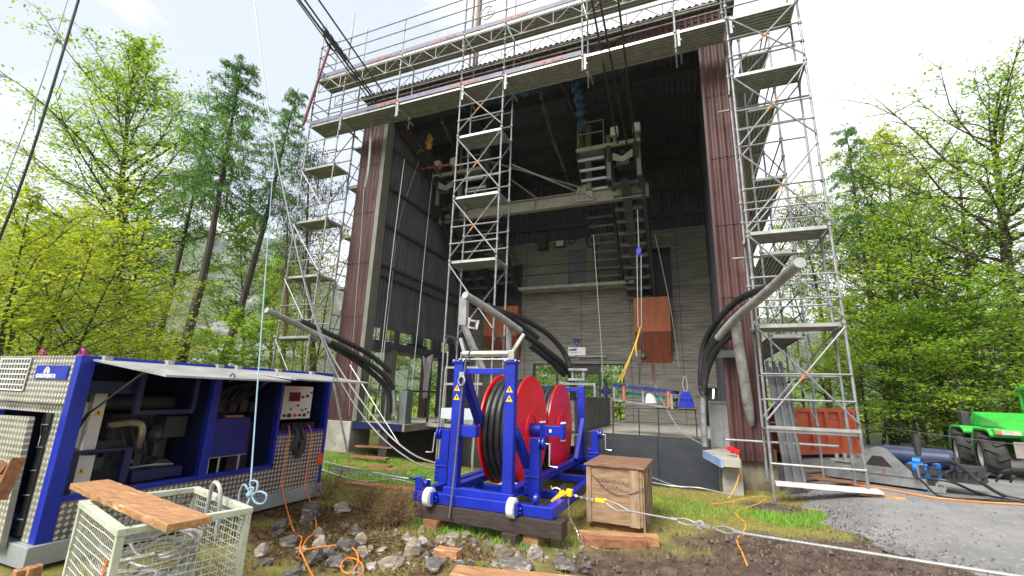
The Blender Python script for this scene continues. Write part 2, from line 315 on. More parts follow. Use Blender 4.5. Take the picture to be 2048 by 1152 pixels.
def ground():
    xs = [-1100,-900,-600,-300,-150,-90,-60,-45,-35,-28,-23,-19,-16,-14,-12.5,-11.3,-10.6,-10.1,-9.86,-9.84] + [-9.7+.085*i for i in range(158)] + [3.8,3.9,4.05,4.2,4.4,4.7,5,5.5,6,7,8,10,12,14,17,20,25,30,40,60,90,150,300,600,900,1100]
    xs = sorted(set(list(xs) + [.40, .415]))
    ys = [-1100,-900,-300,-100,-40,-15,-6,-2,0,1,1.6,2] + [2.3+.085*i for i in range(101)] + [10.9,10.915,11.5,12.2,13,14,15,16,17,18,18.4,18.42,19,20,22,25,28,32,36,42,50,60,80,110,160,300,600,900,1100]
    nx, ny = len(xs), len(ys); v = []; at = []
    for y in ys:
        for x in xs:
            z = gz(x, y); mk = (0, 0, .3)
            if -11 < x < 5 and 1.5 < y < 11.5:
                mk = masks(x, y); n = fbm(x, y, 3.2, 4); m2 = fbm(x, y, 9, 3, 2.0)
                z += mk[0]*(.055*n+.04*m2-.015) + mk[1]*(.03*n+.014*m2) + (1-mk[0]-mk[1])*.012*n
                if x > road_edge(y)+.12: z = gz(x, y)-.03
            if -9.85 < x < .41 and 10.91 < y < 18.41: z = -1.4
            if x < -11 and y > 6: z -= .5*sst(-11, -18, x)
            if math.hypot(x, y) > 200: z -= 3
            v.append((x, y, z)); at.append((*mk, 1))
    f = [(j*nx+i, j*nx+i+1, (j+1)*nx+i+1, (j+1)*nx+i) for j in range(ny-1) for i in range(nx-1)]
    me = bpy.data.meshes.new('ground'); me.from_pydata(v, [], f)
    a = me.color_attributes.new('cover', 'FLOAT_COLOR', 'POINT'); a.data.foreach_set('color', np.array(at, dtype=np.float32).ravel())
    me.polygons.foreach_set('use_smooth', [True]*len(f)); me.update()
    m = bpy.data.materials.new('grass_and_soil'); m.use_nodes = True; t = m.node_tree; b = t.nodes['Principled BSDF']; L = t.links.new
    tc = N(t, 'ShaderNodeTexCoord'); ca = N(t, 'ShaderNodeAttribute', _attribute_name='cover'); sp = N(t, 'ShaderNodeSeparateColor'); L(ca.outputs['Color'], sp.inputs[0])
    def ramp(scale, cols, det=6, rough=.65):
        no = N(t, 'ShaderNodeTexNoise', Scale=scale, Detail=det, Roughness=rough); L(tc.outputs['Object'], no.inputs['Vector'])
        r = N(t, 'ShaderNodeValToRGB'); e = r.color_ramp.elements
        for i, (p, c) in enumerate(cols):
            k = e[i] if i < 2 else e.new(p)
            k.position = p; k.color = (*c, 1)
        L(no.outputs['Fac'], r.inputs['Fac']); return r.outputs['Color'], no.outputs['Fac']
    moss, nf = ramp(5, [(.25, (.10,.072,.03)), (.70, (.24,.25,.04)), (.48, (.20,.18,.04))])
    lush, _ = ramp(9, [(.3, (.06,.11,.015)), (.7, (.14,.22,.03))])
    mud, _ = ramp(3.5, [(.32, (.036,.022,.015)), (.72, (.17,.115,.08)), (.5, (.085,.054,.038))])
    soil, _ = ramp(8, [(.3, (.055,.032,.018)), (.70, (.24,.21,.06)), (.50, (.14,.09,.04))])
    def mix(f, a, bb):
        x = N(t, 'ShaderNodeMix', _data_type='RGBA'); L(f, x.inputs['Factor']); L(a, x.inputs['A']); L(bb, x.inputs['B']); return x.outputs['Result']
    c = mix(sp.outputs['Blue'], moss, lush); c = mix(sp.outputs['Green'], c, soil); c = mix(sp.outputs['Red'], c, mud)
    L(c, b.inputs['Base Color'])
    mr = N(t, 'ShaderNodeMapRange'); mr.inputs['To Min'].default_value = .9; mr.inputs['To Max'].default_value = .5; L(sp.outputs['Red'], mr.inputs['Value']); L(mr.outputs[0], b.inputs['Roughness'])
    nb = N(t, 'ShaderNodeTexNoise', Scale=26.0, Detail=8.0, Roughness=.7); L(tc.outputs['Object'], nb.inputs['Vector'])
    bp = N(t, 'ShaderNodeBump', Strength=.9, Distance=.035); L(nb.outputs['Fac'], bp.inputs['Height']); L(bp.outputs[0], b.inputs['Normal'])
    me.materials.append(m)
    o = bpy.data.objects.new('ground', me); COL.objects.link(o); tag(o, 'grassy ground with mud and leaf litter', None, None, 'structure'); WM[o.name] = Matrix()
ground()
# asphalt track, right
ys = [-40,-10,0,3,4,5] + [5.5+.12*i for i in range(60)] + [13,14,16,18,20,24,28,32,38]
us = [0,.03,.08,.16,.3,.5,.8,1.2,1.8,2.6,4,6,9,13,18,24]
b = MB(); k = len(us)
for y in ys:
    for u in us:
        x = road_edge(y)+u; b.v.append((x, y, gz(x, y)+.012+.006*fbm(x, y, 2, 3)+(-.022 if u == 0 else -.006 if u < .05 else 0)))
b.f = [(j*k+i, j*k+i+1, (j+1)*k+i+1, (j+1)*k+i) for j in range(len(ys)-1) for i in range(k-1)]; b.m = [0]*len(b.f)
M['asphalt'] = pm('old_gravelly_asphalt', (.145,.142,.14), (.215,.21,.205), 1.6, .8, bump=.7, bscale=60, c3=(.30,.285,.265), s3=14, t3=.58, coord='Object')
tag(b.build('road', M['asphalt'], smooth=True, origin=(0,0,0)), 'grey asphalt track along the right side of the building', None, None, 'structure')
# ------------------------------------------------------------------ hills
def hills():
    prof = [(-180,3),(-110,6),(-85,8),(-72.8,12),(-65,15.5),(-57,15.6),(-53,16.3),(-49.5,16.2),(-46.5,14.2),(-43.3,11.5),(-40.5,8.8),(-34,8),(-20,7),(0,8),(15,9.5),(22,8),(28,8.5),(40,9),(60,7),(90,5),(180,3)]
    def el(a):
        for (p, q), (r, s_) in zip(prof, prof[1:]):
            if a <= r: return q+(s_-q)*(a-p)/(r-p)
        return 3
    v = []; f = []; na = 361; R = [(300, -.02), (400, .12), (520, .3), (640, .5), (760, .72), (860, .9), (950, 1.0), (1050, .9)]
    for i in range(na):
        a = -180+360*i/(na-1); e = math.tan(math.radians(el(a)+.5*fbm(a*.09, 1, 1, 4)))*950
        for r, h in R:
            x, y = r*math.sin(math.radians(a)), r*math.cos(math.radians(a)); z = e*h*(1+.16*fbm(x*.012, y*.012, 1, 5)) + (14*fbm(x*.03, y*.03, 1, 4) if h > .1 else -4)
            v.append((x, y, z))
    k = len(R)
    for i in range(na-1):
        for j in range(k-1): f.append((i*k+j, (i+1)*k+j, (i+1)*k+j+1, i*k+j+1))
    b = MB(); b.v = v; b.f = f; b.m = [0]*len(f)
    mt = pm('wooded_mountain', (.02,.035,.02), (.06,.08,.035), .02, .95, bump=.8, bscale=.12, c3=(.19,.18,.17), s3=.014, t3=.56, detail=8)
    tag(b.build('hills', mt, smooth=True, origin=(0,0,0)), 'steep wooded mountainside with grey cliffs', None, None, 'structure')
hills()
# ================================================================== STATION BUILDING
def shutter(name, c1, c2, c3):
    m = bpy.data.materials.new(name); m.use_nodes = True; t = m.node_tree; b = t.nodes['Principled BSDF']; L = t.links.new
    tc = N(t, 'ShaderNodeTexCoord'); mp = N(t, 'ShaderNodeMapping'); mp.inputs['Scale'].default_value = (.5, .5, 7)
    L(tc.outputs['Object'], mp.inputs['Vector'])
    no = N(t, 'ShaderNodeTexNoise', Scale=1.7, Detail=9.0, Roughness=.75); L(mp.outputs[0], no.inputs['Vector'])
    r = N(t, 'ShaderNodeValToRGB'); e = r.color_ramp.elements; e[0].position = .34; e[1].position = .68; e[0].color = (*c1,1); e[1].color = (*c2,1); L(no.outputs['Fac'], r.inputs['Fac'])
    n2 = N(t, 'ShaderNodeTexNoise', Scale=.55, Detail=5.0); L(tc.outputs['Object'], n2.inputs['Vector'])
    r2 = N(t, 'ShaderNodeValToRGB'); r2.color_ramp.elements[0].position = .45; r2.color_ramp.elements[1].position = .68
    x = N(t, 'ShaderNodeMix', _data_type='RGBA'); x.inputs['B'].default_value = (*c3,1); L(r2.outputs['Color'], x.inputs['Factor']); L(r.outputs['Color'], x.inputs['A'])
    sx = N(t, 'ShaderNodeSeparateXYZ'); L(tc.outputs['Object'], sx.inputs[0])
    mm = N(t, 'ShaderNodeMath', _operation='MULTIPLY'); mm.inputs[1].default_value = 7.5; L(sx.outputs['Z'], mm.inputs[0])
    fr = N(t, 'ShaderNodeMath', _operation='FRACT'); L(mm.outputs[0], fr.inputs[0])
    lt = N(t, 'ShaderNodeMath', _operation='LESS_THAN'); lt.inputs[1].default_value = .05; L(fr.outputs[0], lt.inputs[0])
    y = N(t, 'ShaderNodeMix', _data_type='RGBA'); y.inputs['B'].default_value = (*[k*1.1 for k in c1],1); L(lt.outputs[0], y.inputs['Factor']); L(x.outputs['Result'], y.inputs['A'])
    L(y.outputs['Result'], b.inputs['Base Color']); b.inputs['Roughness'].default_value = .88
    bp = N(t, 'ShaderNodeBump', Strength=.5, Distance=.02); L(no.outputs['Fac'], bp.inputs['Height']); L(bp.outputs[0], b.inputs['Normal']); return m
M['board'] = shutter('board_marked_concrete', (.075,.07,.06), (.33,.315,.28), (.13,.125,.095))
def wall_holes(b, x0, x1, z0, z1, y0, y1, holes):
    xs = sorted({x0, x1, *[h[0] for h in holes], *[h[1] for h in holes]}); zs = sorted({z0, z1, *[h[2] for h in holes], *[h[3] for h in holes]})
    for xa, xb in zip(xs, xs[1:]):
        run = None
        for za, zb in zip(zs, zs[1:]):
            cx, cz = (xa+xb)/2, (za+zb)/2
            if any(h[0] < cx < h[1] and h[2] < cz < h[3] for h in holes):
                if run: b.box(xa, xb, y0, y1, run[0], run[1]); run = None
            else: run = (run[0], zb) if run else (za, zb)
        if run: b.box(xa, xb, y0, y1, run[0], run[1])
ST = thing('cable_car_station', (-4.6, 11.5, 0), 'tall open fronted station hall of concrete and brown corrugated sheets', 'building')
YB = 18.5
b = MB(); holes = [(-6.5,-2.6,1.9,3.21), (-3.1,-2.62,.95,1.72), (-2.0,-.6,5.82,8.0), (-8.7,-7.1,5.74,7.8), (.32,.98,.95,2.35)]
wall_holes(b, -9.95, 1.2, -1.4, 8.8, YB, YB+.35, holes); BW = b.build('back_wall', M['board'], ST)
b = MB()
for x in (-8.95,-6.9,-4.35,-2.3,-.35): b.box(x-.012,x+.012,YB-.006,YB-.001,3.3 if -6.6 < x < -2.5 else .92,8.75)
for z in (3.35,5.3,6.3): b.box(-9.9,1.15,YB-.005,YB-.001,z-.01,z+.01)
b.build('formwork_joint', pm('dark_joint',(.05,.047,.04),(.08,.075,.065),4,.9), ST)  # dark joint lines between the formwork panels
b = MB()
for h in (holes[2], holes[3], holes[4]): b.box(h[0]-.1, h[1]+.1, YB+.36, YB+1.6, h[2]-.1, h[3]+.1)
b.build('recess_shade_block', M['dark'], ST)  # solid dark blocks stand in for the shade inside the openings
MB().cyl((.62,YB+.33,1.95),(.66,YB+.33,2.3),.022,n=8).build('tube_lamp', M['lampon'], ST)
# window band
w = MB()
for x in (-6.47,-5.45,-4.72,-3.62,-2.63): w.box(x-.035, x+.035, YB+.1, YB+.2, 1.93, 3.18)
w.box(-6.505,-2.595,YB+.09,YB+.21,3.18,3.215); w.box(-6.505,-2.595,YB+.09,YB+.21,1.895,1.93)
WF = w.build('window_frame', M['dark'], ST)
w = MB(); w.box(-6.43,-5.49,YB+.14,YB+.15,1.935,3.175); w.box(-4.68,-3.66,YB+.14,YB+.15,1.935,2.75); w.box(-3.58,-2.67,YB+.14,YB+.15,1.935,3.175); w.build('window_pane', M['glass'], ST)
w = MB(); w.box(-5.41,-3.62,YB+.08,YB+.22,2.78,3.178); w.build('roller_blind_box', M['dark'], ST)
# upper dark cladding of the back wall and its rails
b = MB(); b.corr((1.2, YB+.05, 8.8), (-1,0,0), (0,0,1), 11.15, 3.45, .03, 62, per=6); b.build('back_cladding', M['darkclad'], ST)
b = MB()
for z in (9.4, 10.6, 11.7): b.box(-9.9, 1.15, YB-.16, YB-.02, z-.08, z+.08)
b.build('cladding_rail', M['dark'], ST)
# door on the upper gallery
d = MB().box(-4.9,-4.13,YB-.04,YB-.003,6.6,8.28).build('door', M['dblue'] if False else pm('grey_green_door', (.05,.065,.075), (.065,.08,.09), 2, .5), ST)
MB().tube([(-4.82,YB-.04,7.4),(-4.82,YB-.1,7.4),(-4.72,YB-.1,7.4)],.012).build('handle', M['steel'], d)
b = MB(); b.box(-7.0,-1.9,17.75,YB-.002,6.38,6.5); b.build('gallery_slab', M['conc'], ST)
b = MB()
for z in (7.05, 7.45): b.cyl((-6.9,17.85,z),(-2.4,17.85,z),.02,n=6)
for x in (-6.9,-4.7,-2.6): b.cyl((x,17.85,6.5),(x,17.85,7.47),.02,n=6)
b.build('gallery_railing', M['dark'], ST)
# side walls
b = MB(); b.corr((-9.93, 11.82, 3.95), (0,1,0), (0,0,1), 6.7, 8.3, .028, 38, per=6); b.build('side_wall', M['wallclad'], ST)
b = MB(); b.corr((1.5, YB+.3, .75), (0,-1,0), (0,0,1), 6.95, 11.5, .028, 39, per=6); b.build('side_wall', M['brown'], ST)
b = MB(); b.box(.78,.84,12.2,YB,.9,12.0); b.build('inner_lining', M['darkclad'], ST)
b = MB()
for z, h in ((10.6,.09),(9.05,.10),(7.6,.09),(6.14,.09),(5.75,.09)): b.box(-9.895,-9.80,11.82,YB,z-h/2,z+h/2)
b.box(-9.98,-9.7,11.82,YB,3.24,3.5)
b.build('wall_rail', M['darkclad'], ST)
b = MB()
for y0, y1 in ((12.35,12.6),(13.15,13.35),(14.2,14.9),(15.6,16.3),(17.0,18.4)): b.box(-9.96,-9.86,y0,y1,3.5,3.96)
b.box(-9.94,-9.86,13.9,15.2,3.5,3.62); b.build('wall_strip', M['darkclad'], ST)
for y, ww, z1 in ((12.75,.3,3.24),(15.05,.34,3.24),(17.6,.3,3.24)): MB().box(-9.98,-9.68,y,y+ww,.9,z1).build('column', M['greysteel'] if y < 13 else M['brown'], ST)
b = MB(); b.corr((-9.93,16.2,.9),(0,1,0),(0,0,1),1.4,2.34,.02,8,per=6); b.corr((-9.93,17.9,.9),(0,1,0),(0,0,1),.55,2.34,.02,3,per=6); b.build('lower_cladding', M['darkclad'], ST)
# torn translucent tarp hanging in the side opening
b = MB()
n = 9
for i in range(n):
    for j in range(8):
        u, v_ = i/(n-1), j/7; b.v.append((-9.62+.06*math.sin(9*u+3*v_), 14.55+.75*u*(1-.5*v_)+.25*v_, 3.22-1.5*v_-.12*math.sin(5*u)))
b.f = [(i*8+j, (i+1)*8+j, (i+1)*8+j+1, i*8+j+1) for i in range(n-1) for j in range(7)]; b.m = [0]*len(b.f)
o = tag(b.build('torn_tarp', pm('milky_plastic_sheet', (.42,.42,.40), (.55,.55,.53), 4, .4), smooth=True), 'torn milky plastic sheet hanging in the left side opening', 'tarp')
md = o.modifiers.new('th', 'SOLIDIFY'); md.thickness = .006
# ceiling, beams, roof
b = MB(); b.corr((-10.9, 19.0, 12.25), (1,0,0), (0,-1,0), 12.45, 7.6, .028, 70, per=6); b.build('ceiling_sheet', M['darkclad'], ST)
b = MB()
for y in (12.9, 14.5, 16.1, 17.6): b.box(-9.9, 1.2, y, y+.16, 11.88, 12.2)
b.build('ceiling_beam', M['dark'], ST)
b = MB()
for x in (-6.9, -3.4, -1.5): b.box(x, x+.07, 11.9, YB, 11.62, 11.88)
b.build('ceiling_rail', M['dark'], ST)
b = MB(); b.corr((-11.05, 19.2, 12.58), (1,0,0), (0,-1,0), 12.7, 8.0, .03, 72, t=.018, per=10); b.build('roof', M['roofw'], ST)
b = MB(); b.corr((-10.86, 11.42, 11.62), (1,0,0), (0,0,1), 3.2, .92, .026, 18, per=8); b.corr((-7.5, 11.42, 11.62), (1,0,0), (0,0,1), 4.3, .92, .026, 24, per=8); b.corr((-3.1, 11.42, 11.62), (1,0,0), (0,0,1), 1.1, .92, .026, 6, per=8); b.corr((-1.55, 11.42, 11.62), (1,0,0), (0,0,1), 2.98, .92, .026, 17, per=8); b.build('fascia', M['brown'], ST)
b = MB(); b.box(-9.75,.68,11.52,11.66,11.5,11.75); b.build('eave_beam', M['beige'], ST)
b = MB(); b.box(-3.0,1.0,11.5,11.58,12.42,12.5); b.build('roof_batten', M['wood'], ST)
# front pillars
b = MB(); b.corr((-10.86,11.42,.56),(1,0,0),(0,0,1),.92,11.06,.027,5.25,per=10,rows=6); b.build('pillar_cladding', M['brown'], ST)
b = MB(); b.corr((.72,11.42,.62),(1,0,0),(0,0,1),.76,11.0,.027,4.25,per=10,rows=6); b.build('pillar_cladding', M['brown'], ST)
MB().box(-9.93,-9.765,11.40,11.8,.92,12.1).build('steel_column', M['greysteel'], ST)
b = MB(); b.box(.655,.715,11.36,11.52,.62,11.8); b.build('corner_trim', M['brown'], ST)
MB().box(.74,1.45,11.56,11.9,.9,12.1).build('steel_column', M['dark'], ST)
# concrete piers and deck
b = MB(); b.box(-10.9,-9.9,11.35,12.3,-.4,.9); b.build('pier', M['conc'], ST, bevel=.02)
b = MB(); b.box(.42,.80,10.75,12.4,-1.4,.70); b.build('pier', M['conc'], ST, bevel=.02)
b = MB(); b.box(.82,1.56,11.56,13.2,-.6,.86); b.build('pier', pm('wet_stained_concrete', (.03,.025,.018), (.22,.18,.12), 2.2, .8, bump=.3, stretch=(1,1,.4)), ST, bevel=.02)
b = MB(); b.box(-9.85,-8.05,11.5,YB-.004,.78,.9); b.box(-8.05,.74,12.6,12.72,.8,.905); b.box(-8.05,-4.95,14.6,YB-.004,.78,.9); b.box(-3.25,.76,12.72,YB-.004,.78,.902); b.build('deck', M['conc'], ST)
b = MB(); b.box(-9.86,-8.04,11.40,11.498,.70,.90); b.build('deck_edge', M['dblue'], ST)
b = MB(); b.box(-8.042,-7.97,11.40,14.6,.70,.90); b.build('deck_edge', M['beige'], ST)
b = MB(); b.box(-4.95,-2.98,11.75,YB-.01,.62,.86); b.build('centre_platform', M['beige'], ST)
b = MB(); b.box(-3.24,.44,12.52,12.6,-1.4,.93); b.build('pit_panel', M['panel'], ST)
b = MB(); b.box(-.98,-.965,12.50,12.52,-1.4,.92); b.build('panel_joint', M['black'], ST)
b = MB(); b.box(-8.9,-8.6,11.5,YB,-1.4,.77); b.box(-8.6,-4.9,14.9,15.2,-1.4,.77); b.build('pit_wall', M['concdark'], ST)
b = MB(); b.box(-4.9,-3.26,12.0,12.3,-1.4,.6); b.build('platform_support', M['concdark'], ST)
p = [atZ(1408,897,.80), atZ(1447,921,.74)]
b = MB(); b.hexa([(.11,11.3,.62),(.42,10.4,.58),(.75,10.4,.58),(.75,12.6,.62),(.11,11.3,.78),(.42,10.4,.72),(.75,10.4,.72),(.75,12.6,.78)]); b.build('threshold_plate', M['conc'], ST)
b = MB(); b.bar((.10,11.33,.70),(.415,10.38,.64),.05,.16); b.build('threshold_channel', pm('pale_blue_channel', (.20,.30,.5),(.28,.38,.58),3,.4), ST)
# middle platform barriers
b = MB()
for i in range(9): b.box(-3.0+.0,-2.96,11.9+.62*i,11.93+.62*i,.86,1.84)
b.box(-3.01,-2.95,11.9,17.2,1.80,1.86); b.box(-2.99,-2.97,11.9,17.2,.9,1.8); b.build('platform_barrier', pm('grey_barrier', (.09,.095,.10),(.14,.145,.15),3,.5,.2), ST)
# pit railing
RL = thing('pit_railing', (-1, 12.56, .92), 'thin grey tube railing above the dark pit panel', 'railing')
b = MB()
for z in (1.27, 1.62): b.cyl((-2.1,12.56,z),(.03,12.56,z),.016,n=6)
b.build('rail', M['dark'], RL)
for x in (-2.1,-1.42,-.93,-.02): MB().cyl((x,12.56,.91),(x,12.56,1.63),.017,n=6).build('post', M['dark'], RL)
# glazed balustrade on the left deck
BL = thing('glazed_balustrade', (-9, 11.7, .9), 'dark framed glass balustrade along the left deck', 'balustrade')
b = MB(); b.box(-9.72,-8.55,11.62,11.66,1.84,1.9); b.box(-8.2,-8.14,11.7,16.5,1.84,1.9); b.build('handrail', M['dark'], BL)
for x in (-9.7,-8.9,-8.57): MB().box(x,x+.04,11.62,11.66,.9,1.84).build('post', M['galv'], BL)
for y in (12.9,14.1,15.3,16.46): MB().box(-8.2,-8.14,y,y+.05,.9,1.84).build('post', M['dark'], BL)
MB().box(-9.65,-8.6,11.635,11.645,.95,1.83).build('pane', M['glass'], BL)
MB().box(-8.18,-8.165,12.1,16.4,.95,1.83).build('pane', M['glass'], BL)
b = MB(); b.box(-8.42,-8.12,11.62,11.95,.9,1.86); cb = b.build('control_post', pm('grey_green_post', (.09,.11,.115),(.13,.15,.155),3,.45), bevel=.01)
tag(cb, 'slim grey control post at the corner of the left deck', 'control post')
# orange hoods on the back wall
def hood(x0, x1, zt, zm, zb, dp, label):
    h = thing('orange_hood', ((x0+x1)/2, YB, zb), label, 'sheet hood', 'orange sheet hoods on the back wall')
    y = YB-.003
    MB().add([(x0,y-dp,zm),(x1,y-dp,zm),(x1,y-dp,zt),(x0,y-dp,zt),(x0,y,zm),(x1,y,zm),(x1,y,zt),(x0,y,zt)], [(0,1,2,3),(3,2,6,7),(1,5,6,2),(0,3,7,4),(4,5,1,0),(4,7,6,5)]).build('front_panel', M['orange'], h)
    MB().add([(x0,y-dp,zm-.004),(x1,y-dp,zm-.004),(x1,y,zm-.004),(x0,y,zm-.004),(x0+.1,y,zb),(x1-.05,y,zb)], [(0,3,2,1),(0,1,5,4),(1,2,5),(0,4,3),(3,4,5,2)]).build('sloped_underside', pm('shaded_orange_sheet', (.16,.04,.016),(.24,.065,.024),2,.6,stretch=(3,3,.5)), h)  # underside shade painted in as a darker copy of the orange
M['streak'] = pm('rust_streak',(.10,.04,.018),(.16,.075,.04),5,.8,stretch=(6,1,.6))
for x, w_, z0, z1 in ((-1.55,.10,2.3,3.24),(-1.45,.04,1.8,3.24),(-1.1,.05,2.7,3.24),(-7.6,.07,2.5,3.36)):
    MB().add([(x,YB-.0025,z1),(x+w_,YB-.0025,z1),(x+w_*.8,YB-.0025,(z0+z1)/2),(x+w_*.5,YB-.0025,z0),(x+w_*.25,YB-.0025,(z0+z1)/2)],[(0,4,3,2,1)]).build('rust_stain', M['streak'], ST)
hood(-2.08,-.72,5.8,4.43,3.25,.55,'bright orange sheet hood, streaked with rust, on the right of the back wall')
hood(-8.72,-7.08,5.72,4.40,3.37,.55,'orange sheet hood on the left of the back wall behind the scaffold tower')
# signs and lamp on the back wall
def text(s, size, mat, parent, pos, rx=math.pi/2, rz=0, name='lettering', ext=.002, sx=1.0, align='CENTER', bold=0):
    cu = bpy.data.curves.new(name, 'FONT'); cu.body = s; cu.size = size; cu.extrude = ext; cu.align_x = align; cu.align_y = 'CENTER'; cu.offset = bold
    t = bpy.data.objects.new('tmp', cu); COL.objects.link(t); dg = bpy.context.evaluated_depsgraph_get(); dg.update()
    me = bpy.data.meshes.new_from_object(t.evaluated_get(dg)); bpy.data.objects.remove(t)
    mt = Matrix.Translation(Vector(pos)) @ Matrix.Rotation(rz, 4, 'Z') @ Matrix.Rotation(rx, 4, 'X') @ Matrix.Diagonal((sx, 1, 1, 1))
    me.transform((WM[parent.name].inverted() if parent is not None else Matrix()) @ mt); me.materials.clear(); me.materials.append(mat)
    o = bpy.data.objects.new(name, me); COL.objects.link(o)
    if parent is not None: o.parent = parent; WM[o.name] = WM[parent.name].copy()
    return o
M['navy'] = pm('navy_lettering', (.01,.03,.14), (.012,.035,.15), 2, .5)
SG = thing('company_sign', (-4.54, YB-.03, 3.55), 'white rectangular sign over the station windows', 'sign')
MB().box(-4.92,-4.17,YB-.03,YB-.003,3.56,3.9).build('board', M['white'], SG)
text('mafell', .13, M['navy'] if 'navy' in M else M['dblue'], SG, (-4.72, YB-.032, 3.80), sx=1.1, bold=.008)
text('Seilbahnen', .075, pm('grey_lettering',(.12,.12,.13),(.15,.15,.16),3,.6), SG, (-4.62, YB-.032, 3.68), sx=1.1)
TRI = thing('triangular_sign', (-4.55, YB-.03, 3.92), 'dark blue downward triangle above the white sign', 'sign')
MB().prism([(-4.75,4.26),(-4.55,3.93),(-4.35,4.26)], lambda u, v: (u, YB-.025, v), (0,.022,0)).build('plate', M['navy'], TRI)
text('T', .11, M['white'], TRI, (-4.55, YB-.027, 4.05))
LT = thing('strip_light', (-4.2, YB-.1, 3.5), 'long grey strip light under the white sign', 'lamp')
MB().box(-5.1,-4.6,YB-.1,YB-.005,3.50,3.55).box(-4.5,-3.3,YB-.1,YB-.005,3.48,3.53).build('housing', M['tubewhite'], LT)
FL = thing('floodlight', (-5.25, YB-.15, 8.5), 'rectangular floodlight high on the concrete wall', 'lamp')
MB().box(-5.5,-5.05,YB-.18,YB-.01,8.42,8.76).build('housing', M['dark'], FL)
MB().box(-5.45,-5.1,YB-.19,YB-.181,8.47,8.71).build('lens', pm('floodlight_glass', (.35,.40,.33), (.45,.5,.42), 6, .25), FL)
b = MB(); b.tube(spl([(-6.4,YB-.05,8.45),(-6.0,YB-.06,8.75),(-5.0,YB-.06,8.85),(-4.6,YB-.06,8.7),(-4.3,YB-.06,8.86),(-3.9,YB-.06,8.6)]),.022)
b.torus((-3.75,YB-.08,8.62),(0,1,0),.34,.03,20,6); b.torus((-4.75,YB-.08,8.7),(0,1,0),.14,.025,14,6)
tag(b.build('coiled_cable', M['rope']), 'loop of black cable hanging beside the wall floodlight', 'cable')
b = MB(); b.box(-6.3,-5.85,YB-.35,YB-.01,8.35,9.0); tag(b.build('fan_heater', M['dark']), 'small dark heater box under the dark cladding', 'heater')
# gate at the right threshold
GT = thing('metal_gate', (.55, 12.0, .75), 'grey sheet metal gate beside the right pillar', 'gate')
b = MB()
for x in (.30,.55,.84): b.box(x-.02,x+.02,11.98,12.03,.74,1.84)
b.box(.28,.86,11.975,12.035,1.80,1.86); b.box(.28,.86,11.975,12.035,.74,.79); b.build('frame', M['galv'], GT)
MB().box(.32,.82,12.0,12.01,.8,1.8).build('panel', pm('gate_sheet', (.20,.21,.20),(.27,.28,.27),3,.55,.2), GT)
# ================================================================== SCAFFOLD
TR = .026
def collar(b, p): b.cyl((p[0],p[1],p[2]-.03),(p[0],p[1],p[2]+.03),.045,n=8)
def platform(parent, x0, x1, y0, y1, z, along='x'):
    b = MB(); b.box(x0, x1, y0, y1, z-.015, z); b.mi = 1
    e = .07
    if along == 'x':
        b.box(x0, x1, y0-.003, y0+.03, z-e, z+.004); b.box(x0, x1, y1-.03, y1+.003, z-e, z+.004)
        k = 7
        for i in range(1, k): y = y0+(y1-y0)*i/k; b.box(x0+.02, x1-.02, y-.022, y+.022, z-.055, z-.014)
        b.box(x0, x0+.05, y0, y1, z-.065, z-.012); b.box(x1-.05, x1, y0, y1, z-.065, z-.012)
    else:
        b.box(x0-.003, x0+.03, y0, y1, z-e, z+.004); b.box(x1-.03, x1+.003, y0, y1, z-e, z+.004)
        k = 7
        for i in range(1, k): x = x0+(x1-x0)*i/k; b.box(x-.022, x+.022, y0+.02, y1-.02, z-.055, z-.014)
        b.box(x0, x1, y0, y0+.05, z-.065, z-.012); b.box(x0, x1, y1-.05, y1, z-.065, z-.012)
    return b.build('platform', [M['decku'], M['alu']], parent)
def tower(label, x0, x1, y0, y1, zb, ztop, plats, rails, diag, front_only=False, base=None):
    t = thing('scaffold_tower', ((x0+x1)/2, (y0+y1)/2, min(zb)), label, 'scaffold', 'scaffold towers in front of the hall')
    P = [(x0,y0),(x1,y0),(x1,y1),(x0,y1)]
    for i, (x, y) in enumerate(P):
        b = MB(); b.cyl((x,y,zb[i]+.02),(x,y,ztop),TR,n=8)
        b.box(x-.07,x+.07,y-.07,y+.07,zb[i],zb[i]+.012)
        z = plats[0]-2 if plats else 1
        zz = [p+k for p in plats+[plats[-1]+2] for k in (0,.5,1.0)]
        for q in zz:
            if zb[i] < q < ztop: collar(b, (x,y,q))
        b.build('standard', M['galv'], t, smooth=True)
    for z in plats: platform(t, x0+.03, x1-.03, y0+.02, y1-.02, z)
    b = MB(); br = MB()
    for z in rails: b.cyl((x0,y0-.03,z),(x1,y0-.03,z),.020,n=6); b.cyl((x0,y1+.03,z),(x1,y1+.03,z),.020,n=6)
    for z in plats+[plats[0]-2]:
        b.cyl((x0,y0,z-.09),(x0,y1,z-.09),TR,n=6); b.cyl((x1,y0,z-.09),(x1,y1,z-.09),TR,n=6)
        for x in (x0,x1):
            b.tube(spl([(x,y0,z-.55),(x,y0+.09,z-.2),(x,y0+.25,z-.11)],4),.018,6); b.tube(spl([(x,y1,z-.55),(x,y1-.09,z-.2),(x,y1-.25,z-.11)],4),.018,6)
    b.build('ledger', M['galv'], t, smooth=True)
    for i, (za, zb_) in enumerate(diag):
        br = MB(); br.cyl((x0,y0-.05,zb_-.1),(x1,y0-.05,za+.1),.019,n=6)
        br.build('brace', M['galv'], t, smooth=True)
        br = MB(); br.cyl((x0,y1+.05,za+.1),(x1,y1+.05,zb_-.1),.019,n=6)
        br.build('brace', M['galv'], t, smooth=True)
    return t
Y0, Y1 = 10.34, 11.07
lev = [5.45, 7.4, 9.4]
def rl(zs): return [z+k for z in zs for k in (.5, 1.0)]
